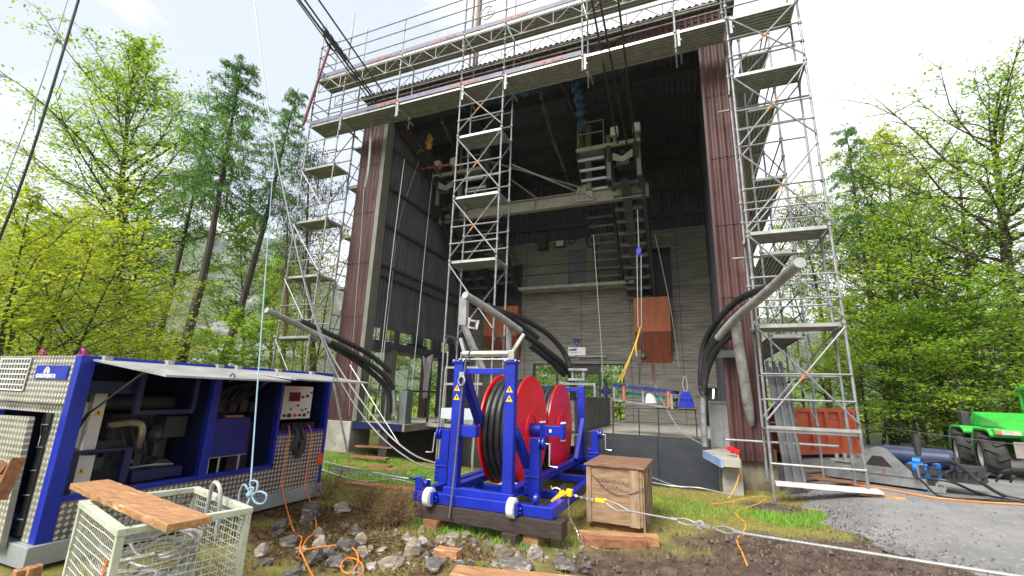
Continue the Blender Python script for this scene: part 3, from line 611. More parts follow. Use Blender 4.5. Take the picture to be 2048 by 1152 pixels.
TM = tower('middle scaffold tower standing in the open front of the hall', -6.18, -4.74, Y0, Y1, [0,0,0,0], 15.2, lev, rl([7.4,9.4,5.45]), [(3.4,5.45),(5.45,7.4),(7.4,9.4),(9.4,11.1)])
TL = tower('leftmost scaffold tower beside the left brown pillar', -12.4, -11.0, Y0, Y1, [-.1]*4, 15.6, [3.45]+lev, rl([3.45]+lev), [(1.4,3.45),(3.45,5.45),(5.45,7.4),(7.4,9.4),(9.4,11.1)])
TRt = tower('right scaffold tower in front of the right brown pillar', 1.28, 2.78, Y0, Y1, [0,.3,.3,.3], 13.6, [3.43,5.47,9.48], rl([1.42,3.43,5.47,7.46,9.48]), [(1.42,3.43),(3.43,5.47),(5.47,7.46),(7.46,9.48),(9.48,11.2)])
# the crossing brace of every lift, marked with orange tape at its middle
M['tape'] = pm('orange_marking', (.55,.18,.04),(.65,.25,.06),9,.6)
for t, x0, x1, L_ in ((TM,-6.18,-4.74,[(5.45,7.4),(7.4,9.4),(9.4,11.1)]),(TRt,1.28,2.78,[(1.42,3.43),(5.47,7.46),(7.46,9.48),(9.48,11.2)])):
    for za, zb_ in L_:
        a = Vector((x0,Y0-.03,za+.1)); c = Vector((x1,Y0-.03,zb_-.1))
        MB().cyl(a,c,.019,n=6).build('brace', M['galv'], t, smooth=True)
        MB().cyl(a.lerp(c,.42),a.lerp(c,.55),.0205,n=6).build('tape_mark', M['tape'], t)
b = MB(); b.box(1.26,2.80,Y0-.03,Y0+.02,1.36,1.42); b.box(1.3,2.76,Y0+.02,Y0+.09,1.30,1.36); b.cyl((1.28,Y0-.03,.72),(2.78,Y0-.03,.72),.02); b.build('base_beam', M['alu'], TRt)
b = MB()
for z, xa, xb in ((9.05,.98,3.0),(5.12,1.0,2.95),(1.05,.55,2.6)): b.cyl((xa,Y1+.05,z),(xb,Y1+.05,z),TR,n=8)
b.build('tie_tube', M['galv'], TRt, smooth=True)
b = MB(); b.cyl((-4.74,Y1,8.6),(-3.6+.9,13.8,8.35),.024); b.build('tie_tube', M['galv'], TM, smooth=True)
# ladder side frame low on the middle tower
b = MB()
for x in (-5.9,-5.05):
    b.cyl((x,Y0-.25,.2),(x,Y0-.25,2.9),.022)
b.build('stair_frame', M['alu'], TM)
# walkway decks bridging the towers
WK = thing('scaffold_walkway', (-4.6, 10.7, 11), 'long double scaffold walkway with guard rails under the roof edge', 'scaffold walkway')
spans = [(-12.4,-11.0),(-11.0,-8.6),(-8.6,-6.18),(-6.18,-4.74),(-4.74,-2.35),(-2.35,.08),(.08,1.28),(1.28,2.78)]
zl = 11.12
for a, c in spans: platform(WK, a+.02, c-.02, Y0+.0, Y1, zl)
for a, c in spans:
    if a > -.1: continue
    platform(WK, a+.02, c-.02, Y0+.0, Y1, 13.05)
xs = sorted({s for p in spans for s in p})
for x in xs:
    b = MB(); b.cyl((x,Y0,zl-.5),(x,Y0,14.55 if x < 1 else 13.3),TR,n=8); b.cyl((x,Y1,zl-.5),(x,Y1,13.1),TR,n=8)
    for z in (zl,12.1,12.6,13.05,13.55,14.05,14.5): collar(b, (x,Y0,z))
    b.build('standard', M['galv'], WK, smooth=True)
for z, x1 in ((11.62,2.78),(12.1,2.78),(13.55,1.28),(14.05,1.28),(14.5,1.28)):
    MB().cyl((-12.4,Y0,z),(x1,Y0,z),.02,n=6).build('guard_rail', M['galv'], WK, smooth=True)
MB().cyl((-12.4,Y1,11.62),(2.78,Y1,11.62),.02,n=6).cyl((-12.4,Y1,12.1),(2.78,Y1,12.1),.02,n=6).build('guard_rail', M['galv'], WK, smooth=True)
for z in (11.62,12.1,13.55,14.05,14.5): MB().cyl((-12.4,Y0,z),(-12.4,Y1,z),.02,n=6).build('guard_rail', M['galv'], WK, smooth=True)
for y in (Y0-.04, Y1+.04):
    b = MB(); b.cyl((-12.2,y,12.88),(1.2,y,12.88),.018); b.cyl((-12.2,y,12.43),(1.2,y,12.43),.018); x = -12.2; k = 0
    while x < 1.1:
        b.cyl((x,y,12.43 if k%2==0 else 12.88),(x+.5,y,12.88 if k%2==0 else 12.43),.012,n=6)
        if k%2==0: b.cyl((x,y,12.43),(x,y,12.88),.012,n=6)
        x += .5; k += 1
    b.build('lattice_girder', M['alu'], WK, smooth=True)
for a, c in spans:
    MB().bar((a+.03,Y0-.02,zl+.09),(c-.03,Y0-.02,zl+.09),.03,.15).build('toe_board', M['toe'], WK) if c < -1.9 else None
    if c < .5: MB().bar((a+.03,Y0-.02,13.14),(c-.03,Y0-.02,13.14),.03,.15).build('toe_board', M['toe'], WK)
M['toetext'] = M['toeo']
for x, z in ((-8.9,zl+.09),(-6.0,zl+.09),(-3.3,zl+.09),(-9.4,13.14),(-6.9,13.14),(-4.4,13.14)):
    text('Scheidegger', .135, M['toetext'], WK, (x, Y0-.037, z), sx=1.5, bold=.004)
for x in xs[1:-1]:
    MB().bar((x+.12,Y0-.05,zl-.32),(x+.12,Y1+.1,zl-.32),.05,.05).box(x+.05,x+.11,Y0-.05,Y0+.0,zl-.5,zl).build('bracket', M['galv'], WK)
# scaffold along the right side wall and along the left side wall
def side(label, x0, x1, ys, levels, zb, plats_skip=()):
    t = thing('side_scaffold', ((x0+x1)/2, (ys[0]+ys[-1])/2, zb), label, 'scaffold')
    for x in (x0,x1):
        for y in ys:
            b = MB(); b.cyl((x,y,zb),(x,y,levels[-1]+1.2),TR,n=8)
            for z in levels:
                for k in (0,.5,1.0): collar(b, (x,y,z+k))
            b.build('standard', M['galv'], t, smooth=True)
    xo = x0 if x0 < -5 else x1
    for z in levels:
        for a, c in zip(ys, ys[1:]):
            if z > 2: platform(t, x0+.03, x1-.03, a+.03, c-.03, z, 'y')
        b = MB()
        for k in (.5, 1.0): b.cyl((xo,ys[0],z+k),(xo,ys[-1],z+k),.02,n=6)
        for y in ys: b.cyl((x0,y,z-.09),(x1,y,z-.09),TR,n=6)
        b.build('ledger', M['galv'], t, smooth=True)
    b = MB()
    for i, (za, zb_) in enumerate(zip(levels, levels[1:])):
        a, c = ys[i % (len(ys)-1)], ys[i % (len(ys)-1)+1]; b.cyl((xo,a,za),(xo,c,zb_),.02,n=6)
        b.cyl((x0,ys[0],za),(x1,ys[0],zb_-.1),.018,n=6)
    b.build('brace', M['galv'], t, smooth=True)
    return t
side('scaffold running back along the right side wall of the hall', 1.72, 2.44, [11.9,14.4,16.9,19.4], [1.42,3.43,5.47,7.46,9.48,11.2], .28)
side('scaffold running back along the left side wall of the hall', -11.9, -11.15, [12.0,14.5,17.0,19.5], [3.45,5.45,7.4,9.4,11.1], -.3)
# ================================================================== GENERATOR CONTAINER
def tread(name, axes, s=.062, bright=(.62,.60,.57), dull=(.15,.135,.125)):
    m = bpy.data.materials.new(name); m.use_nodes = True; t = m.node_tree; b = t.nodes['Principled BSDF']; L = t.links.new
    tc = N(t, 'ShaderNodeTexCoord'); sp = N(t, 'ShaderNodeSeparateXYZ'); L(tc.outputs['Object'], sp.inputs[0])
    def mth(op, a, bb=None, c=None):
        n = N(t, 'ShaderNodeMath', _operation=op)
        for i, q in enumerate((a, bb, c)):
            if q is None: continue
            if isinstance(q, (int, float)): n.inputs[i].default_value = q
            else: L(q, n.inputs[i])
        return n.outputs[0]
    u, v = sp.outputs[axes[0]], sp.outputs[axes[1]]
    a = mth('DIVIDE', mth('ADD', u, v), s); c = mth('DIVIDE', mth('SUBTRACT', u, v), s)
    par = mth('PINGPONG', mth('ADD', mth('FLOOR', a), mth('FLOOR', c)), 1.0)
    fa = mth('ABSOLUTE', mth('SUBTRACT', mth('FRACT', a), .5)); fc = mth('ABSOLUTE', mth('SUBTRACT', mth('FRACT', c), .5))
    o = mth('MULTIPLY', mth('MULTIPLY', mth('LESS_THAN', fa, .43), mth('LESS_THAN', fc, .36)), par)
    no = N(t, 'ShaderNodeTexNoise', Scale=3.0, Detail=5.0); L(tc.outputs['Object'], no.inputs['Vector'])
    r = N(t, 'ShaderNodeValToRGB'); r.color_ramp.elements[0].color = (*[k*.6 for k in dull], 1); r.color_ramp.elements[1].color = (*[k*1.5 for k in dull], 1); r.color_ramp.elements[0].position = .3; r.color_ramp.elements[1].position = .7; L(no.outputs['Fac'], r.inputs['Fac'])
    x = N(t, 'ShaderNodeMix', _data_type='RGBA'); x.inputs['B'].default_value = (*bright, 1); L(o, x.inputs['Factor']); L(r.outputs['Color'], x.inputs['A']); L(x.outputs['Result'], b.inputs['Base Color'])
    b.inputs['Metallic'].default_value = .45; mr = N(t, 'ShaderNodeMapRange'); mr.inputs['To Min'].default_value = .55; mr.inputs['To Max'].default_value = .3; L(o, mr.inputs['Value']); L(mr.outputs[0], b.inputs['Roughness'])
    bp = N(t, 'ShaderNodeBump', Strength=.5, Distance=.004); L(o, bp.inputs['Height']); L(bp.outputs[0], b.inputs['Normal'])
    return m
M['trs'] = tread('tread_plate_side', ('Y','Z')); M['tre'] = tread('tread_plate_end', ('X','Z'), dull=(.22,.21,.17)); M['trf'] = tread('tread_plate_flap', ('Y','X'), .045, (.58,.58,.58), (.30,.30,.295))
GX = -6.2; GB = -8.15; ZB = .25; ZT = 2.13; GY0, GY1 = 2.76, 6.5
GC = thing('generator_container', (-7.1, 4.6, .05), 'blue container clad in tread plate with open flaps and an engine inside', 'container')
MB().box(GB,GX+.05,GY0-.06,GY1+.05,.05,.245).build('skid_frame', pm('galvanised_skid', (.28,.31,.33),(.40,.43,.45),2,.5,.4), GC, bevel=.006)
b = MB()
b.box(GX-.12,GX,GY0,GY0+.14,ZB,ZT); b.box(GX-.12,GX,GY1-.07,GY1,ZB,ZT); b.box(GX-.1,GX-.004,4.30,4.41,.66,2.0)
b.box(GX-.12,GX,GY0+.14,GY1-.07,2.045,ZT); b.hexa([(GX-.1,GY0+.14,.62),(GX+.002,GY0+.14,.62),(GX+.002,5.44,.62),(GX-.1,5.44,.62),(GX-.1,GY0+.14,.675),(GX+.002,GY0+.14,.675),(GX+.002,5.44,.675),(GX-.1,5.44,.675)])
b.box(GX-.1,GX-.002,5.42,5.47,.675,2.045); b.box(GX-.1,GX-.002,5.47,GY1-.07,1.12,1.17)
b.build('frame', M['blue'], GC, bevel=.006)
b = MB(); b.box(GB,GX-.12,GY0+.03,GY1-.02,2.06,2.12); RF = b.build('roof', M['blue'], GC)
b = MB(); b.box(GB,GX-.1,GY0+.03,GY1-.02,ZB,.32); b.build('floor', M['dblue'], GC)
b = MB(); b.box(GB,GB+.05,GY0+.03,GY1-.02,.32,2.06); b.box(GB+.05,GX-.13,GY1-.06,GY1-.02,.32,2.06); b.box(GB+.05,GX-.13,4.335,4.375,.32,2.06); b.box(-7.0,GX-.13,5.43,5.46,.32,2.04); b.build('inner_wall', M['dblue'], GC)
b = MB(); b.box(GX-.012,GX-.003,GY0+.14,GY1-.07,ZB,.618); b.build('side_plate', M['trs'], GC)
b = MB(); b.box(GX-.012,GX-.004,5.47,GY1-.07,.62,1.12); b.build('side_plate', M['trs'], GC)
tag(MB().box(GX-.003,GX+.012,6.36,6.47,.56,.74).build('tail_light', pm('red_lens',(.75,.07,.03),(.8,.09,.04),3,.3), GC), 'orange red rear lamp')
# end face
b = MB(); b.box(GB,GX-.12,GY0+.004,GY0+.014,1.60,2.125); b.box(GB,GX-.12,GY0+.05,GY0+.06,1.50,1.60); b.box(-6.46,GX-.12,GY0+.004,GY0+.014,ZB,1.5); b.build('end_plate', M['tre'], GC)
b = MB(); b.box(-7.9,-7.22,GY0-.004,GY0+.002,1.72,2.10); GR = b.build('grille_backing', M['black'], GC)
b = MB()
for i in range(11): x = -7.88+.066*i; b.box(x-.005,x+.005,GY0-.016,GY0-.005,1.72,2.10)
for i in range(7): z = 1.73+.06*i; b.box(-7.9,-7.22,GY0-.02,GY0-.0165,z-.007,z+.007)
b.build('grille', M['white'], GR)
SGN = MB().box(-7.05,-6.38,GY0-.012,GY0+.003,1.865,2.015).build('name_plate', M['blue'], GC)
text('GARAVENTA', .062, M['white'], SGN, (-6.80, GY0-.014, 1.895), sx=1.15, bold=.002)
b = MB()
for s_ in (-1, 1):
    pts = [(-6.80+s_*.065,1.93),(-6.80+s_*.05,1.97),(-6.80+s_*.018,1.995),(-6.80,1.998),(-6.80,1.985),(-6.80+s_*.012,1.98),(-6.80+s_*.034,1.965),(-6.80+s_*.045,1.93)]
    b.prism(pts, lambda u, v: (u, GY0-.016, v), (0,.003,0))
    b.prism([(-6.80+s_*.035,1.925),(-6.80+s_*.018,1.925),(-6.80+s_*.002,1.965),(-6.80+s_*.012,1.972)], lambda u, v: (u, GY0-.016, v), (0,.003,0))
b.build('logo', M['white'], SGN)
b = MB(); b.rbox((-6.98,GY0-.12,.82),.92,.05,1.28,(.03,-.02,0)); b.build('cover_panel', M['tre'], GC)
b = MB(); b.box(-6.55,-6.46,GY0-.02,GY0+.0,.3,1.5); b.build('gap_shade_strip', M['black'], GC)  # black strip standing in for the shade in the gap
b = MB()
for z in (.45,.68,.92,1.15,1.38): b.cyl((-6.56,GY0-.03,z),(-6.44,GY0-.03,z+.01),.006,n=5)
b.build('rung', M['galv'], GC)
b = MB(); b.box(GB-.02,-7.5,GY0-.08,GY0+.0,.3,1.5)
for i in range(6): b.rbox((-7.85,GY0-.1,.5+.18*i),.62,.05,.1,(.5,0,0))
b.build('louvre', M['blue'], GC)
# flaps
def flap(y0, y1, zo):
    f = MB().hexa([(GX+.01,y0,2.075),(-4.9,y0+.02,zo),(-4.9,y1-.02,zo),(GX+.01,y1,2.075),(GX+.01,y0,2.095),(-4.9,y0+.02,zo+.02),(-4.9,y1-.02,zo+.02),(GX+.01,y1,2.095)]).build('flap', M['trf'], GC)
    b = MB()
    for y in (y0+.12, y1-.12, (y0+y1)/2): b.box(GX-.03,GX+.06,y-.04,y+.04,2.09,2.14)
    b.build('hinge', M['tubewhite'], f)
    MB().torus((-4.98,(y0+y1)/2,zo+.03),(0,1,0),.04,.008,12,5).build('handle', M['dark'], f)
    b = MB(); b.cyl((GX-.05,y0+.1,1.5),(-5.3,y0+.06,zo+.06),.012,n=6); b.cyl((GX-.05,y0+.1,1.5),(GX-.3,y0+.11,1.2),.02,n=6); b.build('gas_strut', M['black'], f)
flap(2.86,4.42,1.92); flap(4.46,6.08,1.95)
for y, x in ((2.95,-7.5),(2.92,-6.55)):
    b = MB(); b.torus((x,y,2.18),(.3,1,.5),.035,.014,12,6); b.box(x-.06,x+.06,y-.04,y+.04,2.12,2.15); b.build('lifting_eye', pm('magenta_paint',(.45,.02,.2),(.5,.03,.24),3,.4) if x < -7 else bpy.data.materials['magenta_paint'], GC)
# inside: cooler unit, engine, tank, control cabinet
b = MB(); b.box(-7.1,-6.62,2.96,3.13,1.1,1.62); b.box(-7.0,-6.55,3.13,3.26,1.05,1.72); cu = b.build('cooler', M['offw'], GC, bevel=.01)
b = MB(); b.lathe([(.0,0),(.2,0),(.2,.03),(.17,.03)],(-6.86,2.955,1.37),(0,-1,0),20); b.build('fan', M['black'], cu)
tri = pm('warning_yellow', (.75,.42,.01),(.8,.48,.02),3,.5); M['warn'] = tri
def warn(parent, c, s, axis):   # little yellow triangle
    c = Vector(c)
    f = (lambda u, v: c+Vector((0,u,v))) if axis == 'x' else (lambda u, v: c+Vector((u,0,v)))
    off = (-.003,0,0) if axis == 'x' else (0,.003,0)
    w = MB().prism([(-s/2,-s*.43),(s/2,-s*.43),(0,s*.43)], f, off).build('warning_sticker', M['warn'], parent)
    d = Vector((.002,0,0)) if axis == 'x' else Vector((0,-.002,0))
    k = s*.14
    MB().prism([(-k*.5,-s*.25),(k*.5,-s*.25),(k*.7,s*.12),(-k*.7,s*.12)], lambda u, v: f(u, v)+d, off).build('warning_symbol', M['black'], w)
warn(cu, (-6.548,3.2,1.5), .09, 'x')
b = MB(); b.box(-6.95,-6.55,3.05,3.28,.62,1.02); cl_ = b.build('cooler_lower', M['offw'], GC, bevel=.01); warn(cl_, (-6.548,3.17,.86), .08, 'x')
b = MB(); b.box(-6.5,-6.42,2.98,3.06,.6,1.06); b.box(-6.5,-6.42,3.5,3.58,.6,1.06); b.box(-6.5,-6.42,2.98,3.58,1.06,1.09); b.box(-6.5,-6.4,3.62,4.2,.68,.80); b.box(-6.3,-6.24,3.40,4.10,1.48,1.53); b.box(-6.3,-6.24,3.40,3.46,1.53,2.04); b.box(-6.3,-6.24,4.06,4.12,1.53,2.04); b.box(-6.45,-6.35,2.95,3.45,1.72,1.86); b.build('inner_frame', M['dblue'], GC)
b = MB(); b.box(-7.5,-6.75,3.35,4.15,.5,1.15); b.box(-7.4,-6.85,3.5,4.0,1.15,1.45)
for i in range(4): b.cyl((-6.75,3.45+.17*i,1.0),(-6.66,3.45+.17*i,1.0),.05,n=10)
b.cyl((-6.75,4.05,.75),(-6.6,4.05,.75),.14,n=16); b.ball((-6.72,3.98,1.2),.12,10)
for i in range(5): b.tube(spl([(-6.8,3.4+.13*i,1.42),(-6.62,3.42+.13*i,1.25-.05*i),(-6.6,3.5+.11*i,.95),(-6.7,3.55+.1*i,.8)],4),.014,6)
for i in range(4): b.box(-6.72,-6.58,3.3+.2*i,3.38+.2*i,.84+.1*(i%2),.98+.1*(i%2))
b.cyl((-6.9,3.3,1.6),(-6.9,4.2,1.6),.09,n=12); b.box(-7.0,-6.6,4.0,4.28,1.15,1.42); b.build('engine', M['dark'], GC)
b = MB()
for i in range(6): b.tube(spl([(-6.5,4.45+.08*i,1.55),(-6.4,4.5+.09*i,1.7+.03*(i%3)),(-6.45,4.75+.06*i,1.85),(-6.5,5.2,1.9)],4),.012,5)
for i in range(5): b.box(-6.9,-6.6,4.5+.18*i,4.62+.18*i,1.46,1.6+.05*(i%2))
b.box(-7.2,-6.7,5.05,5.38,.35,1.3); b.cyl((-6.62,5.15,.9),(-6.62,5.15,1.3),.07,n=10); b.build('pipework', M['dark'], GC)
b = MB(); b.tube(spl([(-6.7,3.4,1.33),(-6.66,3.6,1.36),(-6.62,3.72,1.33),(-6.62,3.75,1.2),(-6.66,3.75,1.05)]),.045,8); b.tube(spl([(-6.7,3.75,.95),(-6.62,3.72,.9),(-6.62,3.6,.88)]),.03,8); b.build('exhaust_pipe', pm('brushed_pipe',(.32,.28,.2),(.5,.46,.36),6,.35,.8), GC)
b = MB(); b.tube(spl([(-6.42,2.95,1.05),(-6.40,2.93,.95),(-6.41,2.92,.8),(-6.4,2.93,.55)]),.014,6); b.tube([(-6.6,3.65,.82),(-6.5,3.9,.84),(-6.45,4.1,.83)],.012,6); b.build('hose', M['tubewhite'], GC)
b = MB(); b.box(-6.75,-6.25,4.44,4.98,.88,1.40); tk = b.build('tank', pm('shaded_blue_tank',(.003,.012,.13),(.005,.016,.18),3,.4), GC, bevel=.01)  # blue darkened to carry the shade inside the container
b = MB(); b.cyl((-6.27,4.6,.66),(-6.27,4.6,.88),.014); b.cyl((-6.27,4.9,.66),(-6.27,4.9,.88),.014); b.cyl((-6.27,4.45,.88),(-6.27,5.0,.88),.014); b.cyl((-6.27,4.45,.66),(-6.27,4.45,.88),.014); b.build('tank_stand', M['tubewhite'], GC)
b = MB(); b.box(-6.5,-6.3,4.62,4.9,1.405,1.43); b.build('level_gauge', M['wood'], tk)
cp = MB().box(-6.42,-6.36,5.56,6.22,1.34,1.88).build('control_panel', M['offw'], GC, bevel=.004)
b = MB(); b.box(-6.36,-6.352,5.72,5.95,1.63,1.78)
b.build('screen', pm('dark_red_screen',(.06,.015,.015),(.09,.02,.02),2,.25), cp)
for i, (y, z, m_, r) in enumerate([(5.66,1.40,'black',.022),(5.76,1.40,'black',.035),(5.88,1.40,'red',.028),(5.98,1.40,'black',.02),(6.08,1.40,'black',.028),(6.16,1.44,'black',.018),(6.0,1.70,'black',.02),(6.1,1.72,'black',.025),(6.06,1.60,'white',.02),(5.78,1.50,'black',.014),(5.92,1.56,'black',.016),(6.02,1.48,'black',.016),(6.1,1.5,'black',.014),(6.18,1.78,'black',.016)]):
    MB().cyl((-6.36,y,z),(-6.335,y,z),r,n=12).build('knob', M[m_], cp)
b = MB(); b.box(-6.45,-6.3,5.6,6.3,1.18,1.27)
for i in range(5): b.cyl((-6.3,5.68+.13*i,1.25),(-6.26,5.68+.13*i,1.24),.03,n=10)
b.build('socket_strip', M['black'], GC)
# coiled black cable on the cabinet, orange cords
b = MB(); b.tube(spl([(-6.25,5.8,1.22),(-6.16,5.82,1.12),(-6.15,5.8,.9),(-6.15,5.86,.78),(-6.15,5.95,.82),(-6.15,5.97,1.0),(-6.2,5.93,1.18)]),.035,8); b.tube(spl([(-6.16,5.92,1.0),(-6.14,5.9,.86),(-6.14,5.88,.72)]),.04,8); b.torus((-6.15,5.86,.92),(1,0,0),.09,.03,16,6)
tag(b.build('cable_bundle', M['rope'], smooth=True), 'thick black cable coil hanging from the control cabinet', 'cable')
def G(x, y, dz=.05): return onG(x, y, dz)
b = MB(); b.tube(spl([(-6.26,5.70,1.24),(-6.17,5.66,1.1),(-6.14,5.62,.7),(-6.08,5.58,.35)]+[G(x,y) for x,y in ((585,1055),(603,1075),(600,1095),(612,1125),(630,1160))]),.008,6)
tag(b.build('extension_cord', M['cord'], smooth=True), 'orange cord running from the control cabinet down to the bottom edge of the picture', 'cord')
b = MB(); b.tube(spl([(-6.26,6.12,1.24),(-6.17,6.14,1.05),(-6.14,6.10,.6),(-6.0,5.98,.3)]+[G(x,y) for x,y in ((633,1050),(612,1080),(608,1098),(640,1094),(690,1090),(712,1103),(716,1125),(700,1146),(684,1140),(686,1122),(704,1116),(722,1126),(726,1142),(712,1156),(690,1158))]),.008,6)
tag(b.build('extension_cord', M['cord'], smooth=True), 'orange cord ending in a small coil on the rocks', 'cord')
# ================================================================== WIRE MESH CAGE with cable scrap, plank on top
CA = math.radians(-15); CC = (-4.36, 2.78)
CG = thing('wire_mesh_cage', (CC[0], CC[1], -.02), 'pale green rusty wire mesh box pallet full of scrap cable', 'box pallet', rz=CA)
hw, hd, hh = .60, .43, .85
def cl(fn, name, mat, parent=CG, **k):
    b = MB(); fn(b); return b.build(name, mat, parent, local=True, **k)
for sx in (-1, 1):
    for sy in (-1, 1):
        cl(lambda b: (b.box(sx*hw-.025, sx*hw+.025, sy*hd-.025, sy*hd+.025, 0, hh-.05)), 'corner_post', M['sage'], bevel=.004)
def railf(b):
    b.box(-hw-.03,hw+.03,-hd-.03,-hd+.03,hh-.05,hh); b.box(-hw-.03,hw+.03,hd-.03,hd+.03,hh-.05,hh); b.box(-hw-.03,-hw+.03,-hd+.03,hd-.03,hh-.05,hh-.001); b.box(hw-.03,hw+.03,-hd+.03,hd-.03,hh-.05,hh-.001)
cl(railf, 'top_rail', M['sage'], bevel=.004)
cl(lambda b: b.box(-hw,hw,-hd,hd,.08,.11), 'floor', M['sage'])
M['meshw'] = pm('mesh_wire', (.45,.46,.38),(.55,.56,.47),12,.55,.2,c3=(.22,.12,.06),s3=9,t3=.6)
def meshside(b, ax):
    n = 24 if ax == 'y-' or ax == 'y+' else 15; s = 1
    for i in range(1, n):
        if ax[0] == 'y': x = -hw+2*hw*i/n; y = -hd if ax[1] == '-' else hd; b.cyl((x,y,.1),(x,y,hh-.05),.0024,n=4,cap=False)
        else: y = -hd+2*hd*i/n; x = -hw if ax[1] == '-' else hw; b.cyl((x,y,.1),(x,y,hh-.05),.0024,n=4,cap=False)
    for i in range(1, 12):
        z = .1+(hh-.15)*i/12; w = .008*math.sin(i*2.1)
        if ax[0] == 'y': y = -hd-.006 if ax[1] == '-' else hd+.006; b.tube([(-hw,y,z),(-hw*.3,y,z+w),(hw*.4,y,z-w),(hw,y,z)],.0034,4,False)
        else: x = -hw-.006 if ax[1] == '-' else hw+.006; b.tube([(x,-hd,z),(x,-hd*.3,z+w),(x,hd*.4,z-w),(x,hd,z)],.0034,4,False)
for ax in ('y-','y+','x-','x+'): cl(lambda b: meshside(b, ax), 'mesh_panel', M['meshw'], smooth=True)
cl(lambda b: b.rbox((hw-.16,-hd-.014,.50),.035,.004,.26,(0,.25,0)), 'tag_plate', pm('orange_label',(.75,.12,.02),(.8,.15,.03),3,.5))
WMc = WM[CG.name]
rnd = random.Random(4)
for k in range(11):
    pts = []; r = rnd.uniform(.16,.34); cx, cy = rnd.uniform(-.15,.15), rnd.uniform(-.08,.08); z = .16+.05*k*.8
    a0 = rnd.uniform(0,6)
    for i in range(9):
        a = a0+i*rnd.uniform(.5,.8); pts.append(WMc @ Vector((max(-.52,min(.52,cx+r*1.5*math.cos(a))), max(-.36,min(.36,cy+r*math.sin(a))), z+rnd.uniform(-.03,.06))))
    b = MB(); b.tube(spl(pts,4), rnd.choice((.011,.014,.018)), 6)
    tag(b.build('wire_rope', M['wire'] if k%3 else M['tubewhite'], smooth=True), 'grey wire rope offcut tangled inside the mesh cage', 'wire rope', 'wire rope offcuts in the cage')
b = MB(); b.tube(spl([WMc @ Vector(p) for p in ((-.05,.36,.5),(.0,.34,.9),(.12,.32,1.0),(.24,.33,.92),(.26,.35,.55))],5),.018,7)
tag(b.build('wire_rope', M['tubewhite'], smooth=True), 'grey rope loop rising over the back rail of the mesh cage', 'wire rope')
def timber(name, p, q, w, h, mat, label, cat='timber', group=None, jitter=.006, seed=1, up=(0,0,1)):
    """sawn timber lying from p to q (centre line of its underside)"""
    p = Vector(p); q = Vector(q); d = (q-p); L_ = d.length; d.normalize(); upv = Vector(up); x = d.cross(upv).normalized(); y = x.cross(d)
    n = max(3, int(L_/.08)); r = random.Random(seed); b = MB(); vs = []
    for i in range(n+1):
        c = p + d*(L_*i/n)
        for sx, sy in ((-1,0),(1,0),(1,1),(-1,1)):
            j = Vector([r.uniform(-1,1)*jitter for _ in range(3)]); vs.append(c + x*(sx*w/2) + y*(sy*h) + j*(1 if 0 < i < n else .4))
    fs = [(0,1,2,3), (4*n+3,4*n+2,4*n+1,4*n)]
    for i in range(n):
        for k in range(4): fs.append((4*i+k, 4*(i+1)+k, 4*(i+1)+(k+1)%4, 4*i+(k+1)%4))
    b.add(vs, fs); o = b.build(name, mat, bevel=.006); return tag(o, label, cat, group)
a = atZ(180,962,.89); c = atZ(381,1040,.89)
timber('plank', (a.x,a.y,.834), (c.x,c.y,.834), .29, .055, M['wood'], 'thick fresh sawn plank lying across the mesh cage', 'plank', jitter=.0035, seed=3)
# blue rope dropping to the cage and its knot
top = atY(550,290,6.27)
K = WMc @ Vector((.30,hd,.93))
K = atY(500,985,3.3)
b = MB(); b.tube(spl([top, K.lerp(top,.5)+Vector((0,0,-.05)), K],6),.008,6)
b.tube(spl([K, K+Vector((.02,-.01,-.05)), K+Vector((.03,-.06,-.2)), K+Vector((.02,-.1,-.5)), K+Vector((.06,-.12,-.95))],5),.009,6)
b.tube(spl([K+Vector(p) for p in ((0,0,0),(-.10,.0,.06),(-.14,.0,-.04),(-.1,0,-.15),(-.02,.0,-.1),(.02,0,0),(-.02,0,.09),(.06,.01,.1),(.08,.0,.02),(.0,0,-.05))],5),.010,6)
b.tube(spl([K+Vector(p) for p in ((0,0,-.03),(.12,.0,.02),(.22,.0,.0),(.2,0,-.07),(.1,0,-.08),(.03,0,-.02),(.04,0,.04),(-.02,0,.03),(.0,0,-.06))],5),.010,6)
b.ball(K+Vector((0,0,-.02)),.035,8)
tag(b.build('blue_rope', pm('faded_blue_rope',(.13,.21,.28),(.27,.36,.42),60,.8), smooth=True), 'pale blue rope hanging down and knotted on the mesh cage', 'rope')
# wooden pallet end leaning at the left edge
b = MB(); pA = atY(0,935,2.3); pB = atY(35,918,2.35); d = Vector((0,0,-.5))
b.bar(atY(-60,1010,2.2),atY(8,925,2.28),.04,.1); b.bar(atY(-2,1000,2.24),atY(38,915,2.29),.03,.1)
b.bar(atY(-30,960,2.26),atY(22,960,2.30),.03,.09)
tag(b.build('pallet', M['woodo'], bevel=.004), 'wooden pallet corner leaning by the tread plate panel', 'pallet')
for i, (x0,y0,x1,y1,h) in enumerate(((22,1150,48,1142,.12),(46,1148,66,1140,.13))):
    p = onG(x0,y0+20,0); timber('timber_block', p, p+Vector((.01,.1,0)), .1, .12+.02*i, M['wood'], ['short sawn block by the corner of the container','taller sawn block beside the corner of the container'][i], 'timber block', seed=i)
b = MB(); p = onG(10,1120,.0); b.box(p.x-.3,p.x+.12,p.y-.2,p.y+.1,0,.16); b.box(p.x-.27,p.x+.09,p.y-.17,p.y+.07,.16,.162)
tag(b.build('blue_tray', M['blue'], bevel=.008), 'low blue plastic tray at the foot of the container', 'tray')
